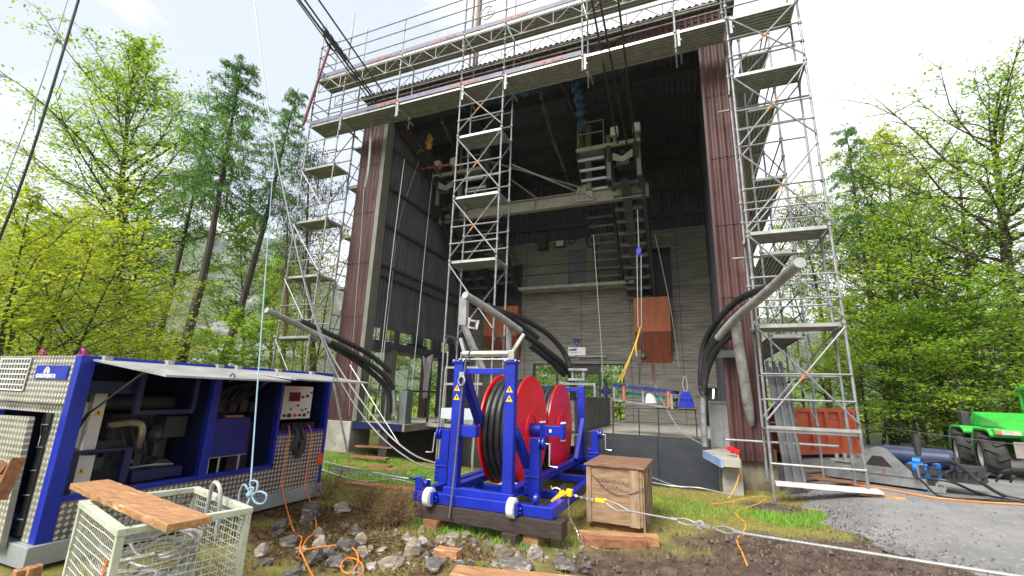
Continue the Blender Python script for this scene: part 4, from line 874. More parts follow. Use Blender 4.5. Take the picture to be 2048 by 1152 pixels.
# ================================================================== CABLE REEL FRAME
RX0, RX1, RY0, RY1 = -3.86, -1.76, 5.88, 10.6
RFm = thing('reel_frame', (-2.8, 8.2, .33), 'bright blue steel frame on white wheels carrying two cable reels', 'reel stand')
zb, zt = .33, .465
b = MB()
b.box(RX0,RX1,RY0,RY0+.12,zb,zt); b.box(RX1-.12,RX1,RY0+.12,RY1-.12,zb,zt-.002); b.box(RX0,RX0+.12,RY0+.12,RY1-.12,zb,zt-.002); b.box(RX0,RX1,RY1-.12,RY1,zb,zt)
for y in (6.9,8.5,9.9): b.box(RX0+.12,RX1-.12,y,y+.1,zb+.01,zt-.012)
b.box(-3.42,-2.34,RY0+.07,RY0+.19,zt,zt+.085); b.box(-2.56,-2.42,RY0+.19,RY1-.2,zt-.004,zt+.1); b.box(-3.40,-3.26,RY0+.19,RY1-.2,zt-.004,zt+.1); b.box(-3.42,-2.34,RY1-.3,RY1-.18,zt,zt+.085)
b.bar((-3.3,7.2,.5),(-2.6,8.2,.5),.07,.07); b.build('base_frame', M['blue'], RFm, bevel=.006)
def post(x, y, z0, z1, w=.15, d=.13): return MB().box(x-w/2,x+w/2,y-d/2,y+d/2,z0,z1).build('post', M['blue'], RFm, bevel=.006)
PY = 6.03
for x in (-3.29,-2.445):
    p = post(x, PY, zt+.086, 2.30)
    MB().box(x-.105,x+.105,PY-.09,PY+.09,2.30,2.325).build('cap_plate', M['blue'], p)
    b = MB()
    for sx in (-.08,.08):
        for sy in (-.07,.07): b.cyl((x+sx,PY+sy,2.325),(x+sx,PY+sy,2.345),.013,n=6)
    b.build('bolt', M['white'], p)
    for z in (1.93,1.80): warn(p, (x,PY-.068,z), .105, 'y')
post(-3.29, RY1-.24, zt, 2.1); post(-2.445, RY1-.24, zt, 2.1)
b = MB(); b.box(-3.21,-2.52,PY-.04,PY+.04,2.14,2.22); b.box(-3.21,-2.52,RY1-.28,RY1-.2,1.98,2.06); b.build('cross_beam', M['blue'], RFm, bevel=.004)
b = MB(); b.box(-3.214,-2.95,PY-.06,PY+.075,1.24,1.40); b.build('side_bracket', M['blue'], RFm, bevel=.006)
b = MB(); b.bar((-3.25,PY+.08,2.12),(-3.32,7.5,.62),.12,.14); b.bar((-2.40,PY+.08,1.35),(-2.40,6.95,.56),.10,.14); b.bar((-2.40,RY1-.3,1.35),(-2.40,RY1-.95,.56),.09,.12); b.build('diagonal_brace', M['blue'], RFm, bevel=.006)
RO = MB().cyl((-3.25,PY,2.435),(-2.50,PY,2.435),.05,n=20).build('guide_roller', M['steel'], RFm, smooth=True)
b = MB(); b.box(-3.32,-2.4,PY-.03,PY+.03,2.345,2.362); b.box(-3.275,-3.258,PY-.05,PY+.05,2.345,2.46); b.box(-2.49,-2.40,PY-.05,PY+.05,2.345,2.48); b.bar((-2.44,PY,2.46),(-2.27,PY,2.72),.05,.05); b.bar((-3.24,PY+.02,2.46),(-3.33,PY+.03,2.68),.05,.05); b.build('roller_bracket', M['steel'], RFm, bevel=.003)
# jack posts with hand crank
def jack(x, y, zt_, disc, crank):
    j = MB().box(x-.075,x+.075,y-.07,y+.07,.40,zt_).build('jack_post', M['blue'], RFm, bevel=.006)
    b = MB(); b.lathe([(0,0),(.10,0),(.10,.02),(.06,.02),(.06,.05),(.10,.05),(.10,.075),(0,.075)],(x+disc*.075,y-.02,zt_-.07),(disc,0,0),20); b.build('winch_disc', M['blue'], j, smooth=True)
    b = MB()
    for i in range(4):
        for s_ in (-.055,.055): b.cyl((x-.1+(-.03 if s_<0 else 0),y-.075+.0*s_,.55+.07*i),(x-.1+(-.03 if s_<0 else 0),y-.09,.55+.07*i),.014,n=6)
    b.box(x-.15,x-.075,y-.07,y+.07,.46,.80); b.box(x-.14,x+.09,y-.09,y-.07,.70,.715); b.build('bolted_foot', M['blue'], j, bevel=.004)
    if crank:
        c = Vector((x+disc*.15,y-.02,zt_-.07)); MB().tube([c,c+Vector((disc*.07,0,0)),c+Vector((disc*.075,-.03,-.30)),c+Vector((disc*.20,-.03,-.31))],.014,8).build('crank_handle', M['steel'], j)
    return j
jack(-2.235, 6.55, 1.24, 1, True); jack(-3.83, 6.7, 1.27, -1, True); jack(-2.05, 9.95, 1.16, 1, True); jack(-3.83, 9.9, 1.16, -1, False)
for x in (-3.56,-2.30):
    q = Vector((x, RY0-.05, .42)); w = MB().lathe([(.02,-.05),(.11,-.05),(.125,-.04),(.125,.04),(.11,.05),(.02,.05)], q, (1,0,0), 28).build('wheel', M['white'], RFm, smooth=True)
    MB().lathe([(0,.05),(.05,.05),(.05,.06),(0,.06)], q, (1,0,0), 16).box(q.x+.06,q.x+.10,RY0-.11,RY0+.0,.35,.49).cyl(q+Vector((.1,0,0)),q+Vector((.125,0,0)),.02,n=6).cyl(q+Vector((.1,0,-.05)),q+Vector((.12,0,-.05)),.014,n=6).build('wheel_bracket', M['blue'], w)
for x, y in ((-2.02,RY0+.1),(-3.75,RY0+.18)):
    MB().lathe([(.0,-.02),(.065,-.02),(.065,.02),(0,.02)],(x,y,.53),(1,0,0),16).box(x-.03,x-.02,y-.06,y+.06,.46,.56).build('lashing_eye', M['blue'], RFm)
b = MB(); b.prism([(RX0,.47),(RX0+.16,.47),(RX0+.10,.62),(RX0+.04,.64),(RX0,.60)], lambda u, v: (u,RY0+.03,v), (0,.03,0)); b.build('lug', M['blue'], RFm)
def reel(xl, xr, y, z, R, label, fixed):
    r = thing('cable_reel', ((xl+xr)/2, y, z-R), label, 'cable reel', 'red cable reels on the blue frame')
    for x0, x1, s_ in ((xl-.012,xl+.012,-1),(xr-.012,xr+.012,1)):
        prof = [(.0,-.012),(R,-.012),(R,.012),(.30,.012),(.285,.03),(.25,.035),(.23,.012),(0,.012)] if s_ > 0 else [(0,-.012),(R,-.012),(R,.012),(0,.012)]
        fl = MB().lathe(prof, ((x0+x1)/2,y,z), (1,0,0), 64).build('flange', M['red'], r, smooth=True)
        if s_ > 0:
            b = MB()
            for i in range(6):
                a = math.pi/3*i+.25
                for rr in (.38,.55,.75): b.cyl((x1,y+rr*math.cos(a+.12*rr),z+rr*math.sin(a+.12*rr)),(x1+.008,y+rr*math.cos(a+.12*rr),z+rr*math.sin(a+.12*rr)),.011,n=6)
            b.build('rivet', M['steel'], fl)
            b = MB()
            for i in range(6):
                a = math.pi/3*i+.6; p0 = Vector((x1+.002,y+.42*math.cos(a),z+.42*math.sin(a))); p1 = p0+Vector((0,.0,.0))+Vector((0,.16*math.cos(a+.9),.16*math.sin(a+.9))); b.bar(p0,p1,.008,.006,(1,0,0))
            b.build('seam', pm('dull_red_seam',(.45,.01,.012),(.5,.012,.015),3,.4) if 'dull_red_seam' not in bpy.data.materials else bpy.data.materials['dull_red_seam'], fl)
    Rc = R-.10; n = 5; w = (xr-xl-.03)/n
    MB().lathe([(Rc-.02,xl+.012),(Rc-.02,xr-.012)], (0,y,z), (1,0,0), 48).build('drum', M['black'], r, smooth=True)
    b = MB()
    for i in range(n): b.torus((xl+.015+w*(i+.5),y,z),(1,0,0),Rc,w*.48,64,10)
    b.build('wound_cable', pm('wound_black_cable',(.013,.013,.015),(.04,.04,.042),3,.38,rvar=.1) if 'wound_black_cable' not in bpy.data.materials else bpy.data.materials['wound_black_cable'], r, smooth=True)
    if fixed: return r
    b = MB(); b.cyl((xr-.0,y,z),(xr+.20,y,z),.115,n=24); h = b.build('hub', M['blue'], r, smooth=True)
    b = MB(); b.box(xr+.18,xr+.62,y-.07,y+.07,z-.085,z+.085); b.box(xr+.19,xr+.24,y-.09,y+.09,z-.13,z+.13); b.box(xr+.56,xr+.605,y-.09,y+.09,z-.13,z+.13); am = b.build('drive_arm', M['blue'], r, bevel=.004)
    b = MB()
    for xx in (xr+.2,xr+.235,xr+.57,xr+.60):
        for sy in (-.06,.06): b.cyl((xx,y+sy,z+.13),(xx,y+sy,z+.155),.014,n=6); b.cyl((xx,y+sy,z-.13),(xx,y+sy,z-.15),.014,n=6)
    b.box(xr+.36,xr+.40,y-.075,y-.07,z-.02,z+.03); b.build('bolt', M['white'], am)
    return r
reel(-3.26,-2.70,7.62,1.27,.92,'front red cable reel wound with thick black cable',0)
reel(-3.26,-2.68,9.46,1.21,.90,'rear red cable reel behind the front one',1)
# steel guide head behind the rear reel
b = MB(); z = 2.12; b.box(-2.95,-2.1,10.35,10.45,z,z+.05); b.box(-2.15,-2.1,10.3,10.5,z-.25,z+.05); b.box(-2.75,-2.35,10.3,10.5,z+.10,z+.15); b.cyl((-2.66,10.4,z+.05),(-2.66,10.4,z+.35),.03); b.cyl((-2.4,10.4,z-.6),(-2.4,10.4,z+.35),.04); b.box(-2.75,-2.3,10.33,10.47,z+.33,z+.38)
b.build('rear_guide_head', M['galv'], RFm, bevel=.003)
# ratchet strap over the roller, shackle
b = MB(); q = Vector((-3.13,PY-.10,2.43))
b.tube(spl([(-3.02,PY+.1,2.47),(-3.08,PY,2.50),(-3.14,PY-.07,2.42),(-3.17,PY-.09,2.2),(-3.20,PY-.1,1.6),(-3.22,PY-.12,.9),(-3.20,PY-.22,.32),(-3.2,PY-.24,.2)],5),.013,6)
tag(b.build('grey_strap', pm('grey_strap',(.07,.07,.07),(.12,.12,.12),20,.6), smooth=True), 'grey strap hanging from the top roller down the left blue post', 'strap')
b = MB(); b.torus((-3.20,PY-.11,2.03),(.3,1,0),.065,.014,18,6); b.box(-3.24,-3.16,PY-.12,PY-.075,2.08,2.16); tag(b.build('shackle', M['steel'], smooth=True), 'steel shackle ring on the left blue post', 'shackle')
# lever hoist with chain
LH = thing('lever_hoist', onG(1130,985,.45), 'yellow lever hoist hooked to the right front of the blue frame', 'lever hoist')
C0 = atY(1128,985,6.55)
b = MB(); b.lathe([(0,-.05),(.05,-.05),(.062,-.02),(.062,.02),(.05,.05),(0,.05)], C0, (.3,1,0), 16); b.rbox(C0+Vector((.05,0,.01)),.14,.09,.09,(0,.1,0)); b.build('body', M['yellow'], LH, bevel=.006)
b = MB(); b.hexa([C0+Vector(v) for v in ((-.20,-.05,-.13),(-.17,-.05,-.15),(-.17,-.02,-.15),(-.20,-.02,-.13),(.0,-.07,.05),(.05,-.07,.0),(.05,-.04,.0),(.0,-.04,.05))]); b.build('lever', M['yellow'], LH, bevel=.004)
b = MB(); b.bar(C0+Vector((-.17,-.035,-.125)),C0+Vector((-.28,-.03,-.19)),.04,.04); b.build('grip', M['black'], LH, bevel=.004)
b = MB(); b.tube(spl([C0+Vector(p) for p in ((-.04,0,.03),(-.12,0,.05),(-.17,0,.03),(-.19,0,.07))],4),.014,8); b.build('hook', M['steel'], LH, smooth=True)
b = MB(); b.cyl(C0+Vector((.0,-.06,.07)),C0+Vector((0,.06,.07)),.045,n=12); b.build('wheel', M['black'], LH)
CE = atY(1210,1003,6.45)
def chain(pts, name, mat, label, cat, sz=.02):
    b = MB(); P = spl(pts, 14); acc = []; d = 0; nx = 0
    for a, c in zip(P, P[1:]):
        l = (c-a).length
        while nx <= d+l: acc.append((a.lerp(c,(nx-d)/l), (c-a).normalized())); nx += sz*1.35
        d += l
    for i, (p, t) in enumerate(acc):
        x = t.orthogonal().normalized() if abs(t.z) < .9 else Vector((1,0,0)); x = (x-t*x.dot(t)).normalized(); y = t.cross(x)
        if i % 2: x, y = y, -x
        b.tube([p+t*(sz*.75*math.cos(k*math.pi/4))+x*(sz*.42*math.sin(k*math.pi/4)) for k in range(9)], sz*.16, 4, False)
    return tag(b.build(name, mat, smooth=True), label, cat)
e = onG(1152,1078,.02)
chain([C0+Vector((.06,0,-.04)), C0+Vector((.08,0,-.3)), e+Vector((.0,.0,.12)), onG(1160,1083,.02), onG(1180,1092,.02), onG(1196,1098,.03)], 'chain', M['steel'], 'steel hand chain hanging from the yellow hoist onto the grass', 'chain', .028)
chain([C0+Vector((.1,0,.0)), C0+Vector((.2,0,-.03)), CE+Vector((-.1,0,0))], 'chain', M['steel'], 'short load chain between the yellow hoist and its hook', 'chain', .03)
b = MB(); b.bar(CE+Vector((-.13,0,.01)),CE,.05,.045); b.torus(CE,(0,1,.2),.03,.012,14,6); b.build('end_hook', M['yellow'], LH, bevel=.004)
def G(x, y, dz=.015): return onG(x, y, dz)
f0 = atY(1425,1052,5.6); s0 = atY(1352,1022+12,5.85)
b = MB(); m1 = atY(1258,1022,6.25)
b.tube(spl([CE+Vector((0,0,.015)), CE.lerp(m1,.5)+Vector((0,0,.028)), m1],6),.010,6); b.tube(spl([CE+Vector((0,0,-.01)), CE.lerp(m1,.5)+Vector((0,0,-.05)), m1],6),.010,6); b.cyl(CE.lerp(m1,.92),CE.lerp(m1,1.06),.022,n=8)
m2 = atY(1400,1050,5.75); m3 = atY(1345,1038,5.93)
b.tube([m1,m3],.011,6); b.cyl(m3-(m3-m1)*.02,m3+(m3-m1)*.12,.022,n=8)
b.tube(spl([m3, m3.lerp(m2,.5)+Vector((0,0,.03)), m2],5),.010,6); b.tube(spl([m3, m3.lerp(m2,.5)+Vector((0,0,-.03)), m2],5),.010,6)
b.torus(m2,(.2,1,.1),.035,.016,16,6); b.bar(m2,m2+(m2-m1)*.13,.03,.03)
m4 = m2+(m2-m1)*.16; m5 = atY(1480,1066,5.4); m6 = atY(2080,1160,4.35)
b.tube(spl([m4, m4.lerp(m5,.5)+Vector((0,0,.03)), m5],5),.010,6); b.tube(spl([m4, m4.lerp(m5,.5)+Vector((0,0,-.03)), m5],5),.010,6); b.cyl(m5.lerp(m4,.2),m5+(m5-m4)*.1,.022,n=8)
b.tube([m5,m6],.0135,8)
tag(b.build('guy_wire', M['wire'], smooth=True), 'long steel wire rope stretched from the yellow hoist to the bottom right', 'wire rope')
# ================================================================== CRATE, TIMBERS
CR_ = thing('wooden_crate', (-1.12, 7.8, 0), 'large weathered plywood crate with a hinged lid', 'crate')
ca = [atZ(1173,1032,.03), atZ(1277,1046,.03)]
A = Vector((-1.58,7.0,0)); B = Vector((-.82,6.99,0)); ang = math.atan2(B.y-A.y, B.x-A.x); u = Vector((math.cos(ang),math.sin(ang),0)); v = Vector((-u.y,u.x,0)); W_, D_, H_ = .80, 1.12, .86
def cp_(a, c, z): return A+u*a+v*c+Vector((0,0,z))
def cbox(b, a0, a1, c0, c1, z0, z1): b.hexa([cp_(a0,c0,z0),cp_(a1,c0,z0),cp_(a1,c1,z0),cp_(a0,c1,z0),cp_(a0,c0,z1),cp_(a1,c0,z1),cp_(a1,c1,z1),cp_(a0,c1,z1)])
b = MB(); cbox(b,0,W_,0,D_,.10,H_); b.build('box', M['ply'], CR_)
b = MB()
for a0, a1 in ((0,.07),(W_-.18,W_-.04)): cbox(b,a0,a1,-.02,-.002,.09,H_-.01)
for c0 in (.02,.3,.55,.8,1.02): cbox(b,W_+.002,W_+.022,c0,c0+.08,.02,H_-.01)
b.build('batten', pm('crate_batten',(.20,.13,.075),(.34,.235,.145),4,.8,bump=.3,stretch=(4,4,1)), CR_, bevel=.003)
b = MB(); cbox(b,-.03,W_+.05,-.04,D_+.03,H_+.003,H_+.028); b.build('lid', M['plytop'], CR_, bevel=.004)
b = MB(); 
for c0 in (.1,.5,.95): cbox(b,.02,W_-.02,c0,c0+.1,0,.098)
b.build('skid', M['woodo'], CR_)
for s_, zz, sz in (('GARAVENTA',.66,.07),('GOLDAU',.58,.08)):
    t = text(s_, sz, pm('stencil_ink',(.07,.05,.04),(.11,.08,.06),30,.9) if 'stencil_ink' not in bpy.data.materials else bpy.data.materials['stencil_ink'], CR_, cp_(.36,-.0025,zz), rz=ang, ext=.0008, name='stencil')
b = MB(); b.tube(spl([cp_(-.01,.0,.72),cp_(.1,-.012,.72),cp_(.3,-.012,.55),cp_(.52,-.024,.50),cp_(W_,-.02,.60),cp_(W_+.03,.15,.68)],5),.005,5); b.build('tie_wire', M['dark'], CR_)
b = MB(); b.box(0,0,0,0,0,0) if False else b.rbox(cp_(W_+.026,.34,.70),.008,.05,.14,(0,0,ang)); b.rbox(cp_(W_+.026,.8,.72),.008,.05,.12,(0,0,ang)); b.build('latch', M['steel'], CR_)
# sleepers and blocks under the reel frame
timber('sleeper', (-3.80,5.98,.135), (-1.62,5.92,.135), .26, .19, M['woodd'], 'long dark sleeper under the front of the blue reel frame', 'sleeper', 'sleepers', .005, 5)
timber('sleeper', (-3.85,10.2,.135), (-1.6,10.2,.135), .24, .19, M['woodd'], 'dark sleeper under the rear of the blue reel frame', 'sleeper', 'sleepers', .005, 6)
def blk(px, py, L_, w, h, yaw, mat, label, seed, z0=0, group=None, sub=0):
    p = onG(px, py); d = Vector((math.cos(yaw), math.sin(yaw), 0)); p.z = gz(p.x,p.y)+z0-.01
    return timber('timber_block', p, p+d*L_, w, h, mat, label, 'timber block', group, .005, seed)
blk(858,1062,.75,.24,.145,1.45,M['woodo'],'brown timber block under the left end of the dark sleeper',11)
blk(1002,1070,.55,.16,.14,1.5,M['wood'],'light timber block under the sleeper, left of the grey painted one',12)
blk(1016,1091,.62,.22,.14,1.35,M['woodd'],'dark timber block with a blue paint mark under the sleeper',13)
p = onG(1016,1091); b = MB(); b.rbox((p.x+.08,p.y+.2,.142),.12,.05,.003,(0,0,.5)); 
tag(b.build('paint_mark', pm('blue_spray',(.03,.25,.6),(.05,.3,.65),8,.6)), 'blue paint streak on the dark timber block', 'paint mark')
blk(1060,1092,.30,.21,.15,1.5,M['wood'],'square cut light timber block under the right end of the sleeper',14)
blk(1092,1084,.5,.15,.14,1.5,M['woodo'],'brown block behind the square cut one at the sleeper end',15)
blk(872,1112,.30,.13,.11,.02,M['wood'],'loose short timber offcut lying among the rocks',16)
a = onG(1158,1083); c = onG(1300,1092)
timber('beam', (a.x,a.y+.02,0), (c.x+.1,c.y+.06,0), .16, .12, M['wood'], 'light squared timber on the grass right of the chain', 'timber', None, .004, 17)
timber('beam', (a.x+.1,a.y-.14,0), (c.x-.04,c.y-.12,0), .13, .11, M['woodo'], 'dark faced timber lying in front of the light one', 'timber', None, .006, 18)
a = onG(905,1165); c = onG(1160,1190)
timber('beam', (a.x,a.y,.0), (c.x,c.y,.0), .26, .12, M['wood'], 'broad fresh timber along the bottom edge of the picture', 'timber', None, .004, 19)
a = onG(690,968); c = onG(850,985)
timber('plank', (a.x,a.y,.0), (c.x,c.y,.0), .2, .05, M['wood'], 'light plank lying on the lawn left of the reel frame', 'plank', None, .006, 20)
# ================================================================== CABLE SADDLE GANTRY INSIDE THE HALL
GAN = thing('gantry_beam', (-5.2, 15, 8.78), 'long beige steel beam spanning the hall below the saddle platforms', 'steel beam')
b = MB(); b.box(-9.6,-1.08,14.985,15.015,8.81,9.24); b.box(-9.6,-1.08,14.88,15.12,8.78,8.81); b.box(-9.6,-1.08,14.88,15.12,9.24,9.27); b.build('web_and_flanges', M['beige'], GAN)
for x in (-8.6,-6.9,-5.3,-1.9,-1.4): MB().box(x,x+.02,14.89,14.984,8.812,9.238).build('stiffener', M['beige'], GAN)
g = MB().prism([(-3.75,8.85),(-3.0,8.85),(-3.1,9.35),(-3.35,9.55),(-3.6,9.45)], lambda u, v: (u,14.86,v), (0,.018,0)).build('gusset_plate', M['beige'], GAN)
b = MB()
for u, v in ((-3.55,9.0),(-3.35,9.0),(-3.55,9.15),(-3.35,9.15),(-3.5,9.3)): b.cyl((u,14.858,v),(u,14.845,v),.03,n=8)
b.build('bolt', M['dark'], g)
b = MB(); b.cyl((-3.4,14.9,9.4),(-6.9,14.2,10.75),.04); b.cyl((-5.2,14.95,9.27),(-6.4,14.9,10.3),.04); b.build('stay_tube', M['greysteel'], GAN)
M['dtread'] = pm('shaded_tread',(.045,.045,.042),(.075,.074,.07),6,.6,.2)  # dark copy of the galvanised tread, shade below the beam in its colour
def saddle(xc, s, label):
    t = thing('saddle_platform', (xc, 14.2, 8.8), label, 'steel platform', 'saddle platforms with stairs')
    X = lambda a: xc+s*a      # a<0 towards the stair side
    def bx(b, a0, a1, *r): b.box(min(X(a0),X(a1)), max(X(a0),X(a1)), *r)
    b = MB(); bx(b,-1.1,1.12,13.96,14.06,10.36,10.50); b.build('front_beam', M['beige'], t)
    b = MB(); bx(b,-1.1,-.1,14.06,14.9,10.43,10.46); b.build('grating', M['tread'], t)
    b = MB()
    for a in (-1.05,-.12): b.cyl((X(a),14.0,10.5),(X(a),14.0,11.5),.02,n=6)
    for z in (11.05,11.5): b.cyl((X(-1.05),14.0,z),(X(-.12),14.0,z),.02,n=6); b.cyl((X(-1.05),14.0,z),(X(-1.05),15.6,z-.6),.02,n=6)
    b.build('railing', M['beige'], t)
    for i in range(17):
        y, z = 14.3+.262*i, 10.18-.262*i*1.0
        if z < 6.6 or y > 18.2: break
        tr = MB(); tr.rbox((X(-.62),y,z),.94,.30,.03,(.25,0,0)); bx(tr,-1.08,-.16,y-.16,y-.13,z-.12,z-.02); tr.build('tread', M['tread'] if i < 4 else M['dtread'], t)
    b = MB()
    for a in (-1.1,-.12): b.bar((X(a),14.1,10.36),(X(a),18.1,6.42),.05,.24)
    for a in (.05,.95): b.bar((X(a),13.95,10.4),(X(a),18.45,5.95),.14,.32)
    for i in range(6): y = 14.5+.7*i; z = 9.85-.7*i; b.bar((X(.05),y,z),(X(.95),y,z),.1,.12)
    b.build('stringer', M['dark'], t)
    b = MB()
    b.bar((X(.5),14.5,9.35),(X(.5),18.3,5.65),.30,.25)
    for i in range(11): b.bar((X(.02),14.6+.34*i,9.2-.34*i),(X(.98),14.6+.34*i,9.2-.34*i),.10,.14)
    b.bar((X(1.08),14.4,9.6),(X(1.08),18.2,5.9),.10,.5)
    b.build('track_casing', M['dark'], t)
    b = MB()
    for i in range(5): y = 14.35+.8*i; z = 10.05-.8*i; b.lathe([(.0,-.08),(.16,-.08),(.12,0),(.16,.08),(0,.08)],(X(.5),y,z+.16),(1,0,0),14)
    bx(b,.30,.72,14.0,14.5,9.6,9.9); b.build('saddle_roller', M['dark'], t)
    b = MB(); b.prism([(X(.18),10.12),(X(.5),9.92),(X(.85),10.16),(X(.85),9.86),(X(.5),9.72),(X(.18),9.84)], lambda u, v: (u,13.99,v), (0,.03,0)); b.build('saddle_plate', M['beige'], t)
    for a in (.25,1.0):
        w = MB(); bx(w,a-.13,a+.13,13.98,14.16,10.80,11.12); w.build('white_box', M['offw'], t, bevel=.01)
        w = MB(); w.cyl((X(a),14.07,10.5),(X(a),14.07,10.8),.06,n=8); w.cyl((X(a),14.07,11.12),(X(a),14.07,11.22),.03,n=6); w.build('box_stand', M['greysteel'], t)
    b = MB()
    for a in (.0,1.02): b.bar((X(a),14.3,9.27),(X(a),14.3,11.0),.14,.14)
    b.bar((X(-.85),14.9,9.27),(X(-.85),14.9,12.0),.2,.2); b.build('upright', M['greysteel'], t)
    b = MB()
    for a in (-1.14,): b.tube([(X(a),14.6,11.0),(X(a),18.0,7.5)],.02); b.tube([(X(a),14.6,10.6),(X(a),18.0,7.1)],.015)
    b.build('hand_rail', M['dark'], t)
    return t
saddle(-2.33, 1, 'right saddle platform with bright stair treads above the hall beam')
saddle(-8.28, -1, 'left saddle platform where the bundle of black cables arrives')
# ------------------------------------------------------------------ cabin guides
def guide(label, path, rr, blacks, split=3, lower=5):
    P = [atY(*q) for q in path]
    t = thing('cabin_guide', P[-1], label, 'guide tube', 'curved cabin guide tubes')
    MB().tube(spl(P[:split+1], 7), rr, 12).build('guide_tube', M['tubewhite'], t, smooth=True)
    MB().tube(spl(P[split:lower+1], 7), rr*.98, 12).build('rubber_sleeve', M['rubber'], t, smooth=True)
    if lower < len(P)-1: MB().tube(spl(P[lower:], 4), rr*.8, 10).build('foot_post', M['galv'], t, smooth=True)
    for bl in blacks: MB().tube(spl([atY(*q) for q in bl], 7), .072, 10).build('rubber_liner', M['rubber'], t, smooth=True)
    return t
g = guide('curved grey guide tube at the right pillar, open end tilted up', [(1600,525,7.7),(1535,583,9.1),(1470,638,10.3),(1437,676,10.9),(1415,716,11.3),(1406,770,11.45),(1407,835,11.5),(1410,893,11.5)], .088,
  [[(1535,575,9.2),(1480,598,10.3),(1436,640,10.9),(1408,690,11.4),(1402,750,11.5),(1404,785,11.5)],[(1470,665,10.6),(1440,690,10.95),(1417,732,11.3),(1408,775,11.4),(1406,790,11.4)],[(1495,610,10.1),(1450,650,10.8),(1420,692,11.3),(1411,715,11.4)]], 3, 5)
MB().tube([atY(1470,645,10.5),atY(1497,815,11.2),atY(1503,850,11.42)],[.105,.105,.06],14).build('support_tube', M['tubewhite'], g, smooth=True)
b = MB(); c = atY(1445,705,11.3); b.box(c.x-.15,c.x+.25,c.y-.02,c.y+.02,c.z-.08,c.z+.05); b.box(c.x-.2,c.x+.25,c.y-.1,c.y+.1,c.z-.12,c.z-.085); b.build('bracket', M['galv'], g)
g = guide('curved grey guide tube on the left, reaching out over the container roof', [(533,620,7.6),(600,652,8.6),(660,683,9.5),(720,716,10.4),(765,748,11.1),(787,778,11.45),(789,805,11.5),(789,832,11.5)], .075,
  [[(602,642,8.8),(680,678,9.9),(740,710,10.8),(782,744,11.4)],[(650,684,9.4),(712,722,10.4),(757,758,11.1),(776,785,11.4),(778,825,11.45)]], 2, 5)
b = MB(); b.bar(atY(650,682,9.4),atY(690,800,10.2),.09,.05); b.bar(atY(650,682,9.4),atY(700,930,10.2),.05,.05); b.build('strut', M['galv'], g)
g = guide('curved grey guide tube in the middle, above the blue reel frame', [(930,590,8.0),(985,624,8.9),(1040,662,9.8),(1090,700,10.6),(1128,732,11.3),(1143,758,11.5),(1146,800,11.6)], .085,
  [[(990,620,9.2),(1045,638,10.2),(1095,668,11.0),(1128,705,11.5),(1140,738,11.6)],[(1058,690,10.0),(1100,722,10.8),(1128,750,11.4)],[(975,612,9.0),(1020,632,9.8),(1075,676,10.6)]], 2, 6)
b = MB(); b.bar(atY(929,594,8.05),atY(927,650,8.15),.16,.12); b.bar(atY(927,650,8.15),atY(968,745,8.6),.12,.1); b.cyl(atY(1018,650,9.6),atY(1018,745,9.8),.07,n=12); b.build('strut', M['tubewhite'], g)
c = atY(944,650,8.4); b = MB(); b.rbox(c+Vector((-.09,0,.06)),.06,.02,.2,(0,.2,0)); b.rbox(c+Vector((.12,0,0)),.06,.02,.2,(0,.2,0)); b.rbox(c+Vector((.03,0,.09)),.2,.02,.04,(0,.2,0)); b.rbox(c+Vector((0,0,-.06)),.2,.02,.04,(0,.2,0)); b.build('slotted_plate', M['white'], g)
# ------------------------------------------------------------------ ropes and cables
def rope(pts, r, mat, label, name='cable', cat='cable', group=None, n=5, smooth=True):
    b = MB(); b.tube(spl([Vector(p) for p in pts], n) if smooth else pts, r, 6)
    return tag(b.build(name, mat, smooth=True), label, cat, group)
end = [atY(852,338,14.0), atY(858,345,14.1), atY(884,352,14.0), atY(846,345,14.0)]
for i, (x, e, r) in enumerate(((601,0,.035),(612,1,.03),(640,2,.028),(596,3,.022))):
    a = atY(x,0,7.5) + (atY(x,0,7.5)-end[e])*1.2
    rope(arc(a, end[e], .05, 8), r, M['rope'], 'black haul cable of the bundle slanting down to the left saddle platform', 'haul_cable', 'cable', 'black cables running to the left saddle')
# clamps and turnbuckles on the bundle
TB = thing('cable_clamp', atY(668,80,9.2), 'dark cable clamp high on the black cable bundle', 'clamp')
dv = (end[1]-atY(606,0,7.5)).normalized(); c = atY(668,86,9.0)
b = MB()
for k in range(5): p = c+dv*(k*.22-.4); b.rbox(p,.14,.2,.12,(0,.3,.3))
b.tube(spl([c-dv*.5+Vector((.0,0,-.06)), c-dv*.3+Vector((0,0,-.3)), c+dv*.0+Vector((0,0,-.28)), c+dv*.2+Vector((0,0,-.05))],5),.03,6); b.build('clamp_blocks', M['rope'], TB)
c = atY(812,278,12.7); b = MB(); b.cyl(c-dv*.45,c+dv*.35,.085,n=10); b.cyl(c-dv*.6,c-dv*.45,.05); b.cyl(c+dv*.35,c+dv*.6,.05)
tag(b.build('turnbuckle', pm('dark_red_turnbuckle',(.12,.015,.015),(.2,.03,.03),5,.5), smooth=True), 'dark red turnbuckle on the cables below the scaffold deck', 'turnbuckle')
c = atY(768,228,11.3); b = MB(); b.cyl(c-dv*.3,c+dv*.3,.10,n=8); b.rbox(c,.12,.3,.16,(0,.3,.3)); tag(b.build('cable_clamp', M['dark']), 'black clamp on the cables just under the scaffold deck', 'clamp')
b = MB(); b.bar(atY(842,338,13.9),atY(902,329,13.9),.05,.07); tag(b.build('orange_board', M['toeo']), 'orange board lying across the left saddle', 'board')
b = MB(); c = atY(858,285,13.0)
for k, (dx, dz) in enumerate(((0,.25),(.05,.1),(-.04,0),(.06,-.1),(.0,-.22))): b.rbox(c+Vector((dx,0,dz)),.15,.12,.2,(.3*k,.4,k))
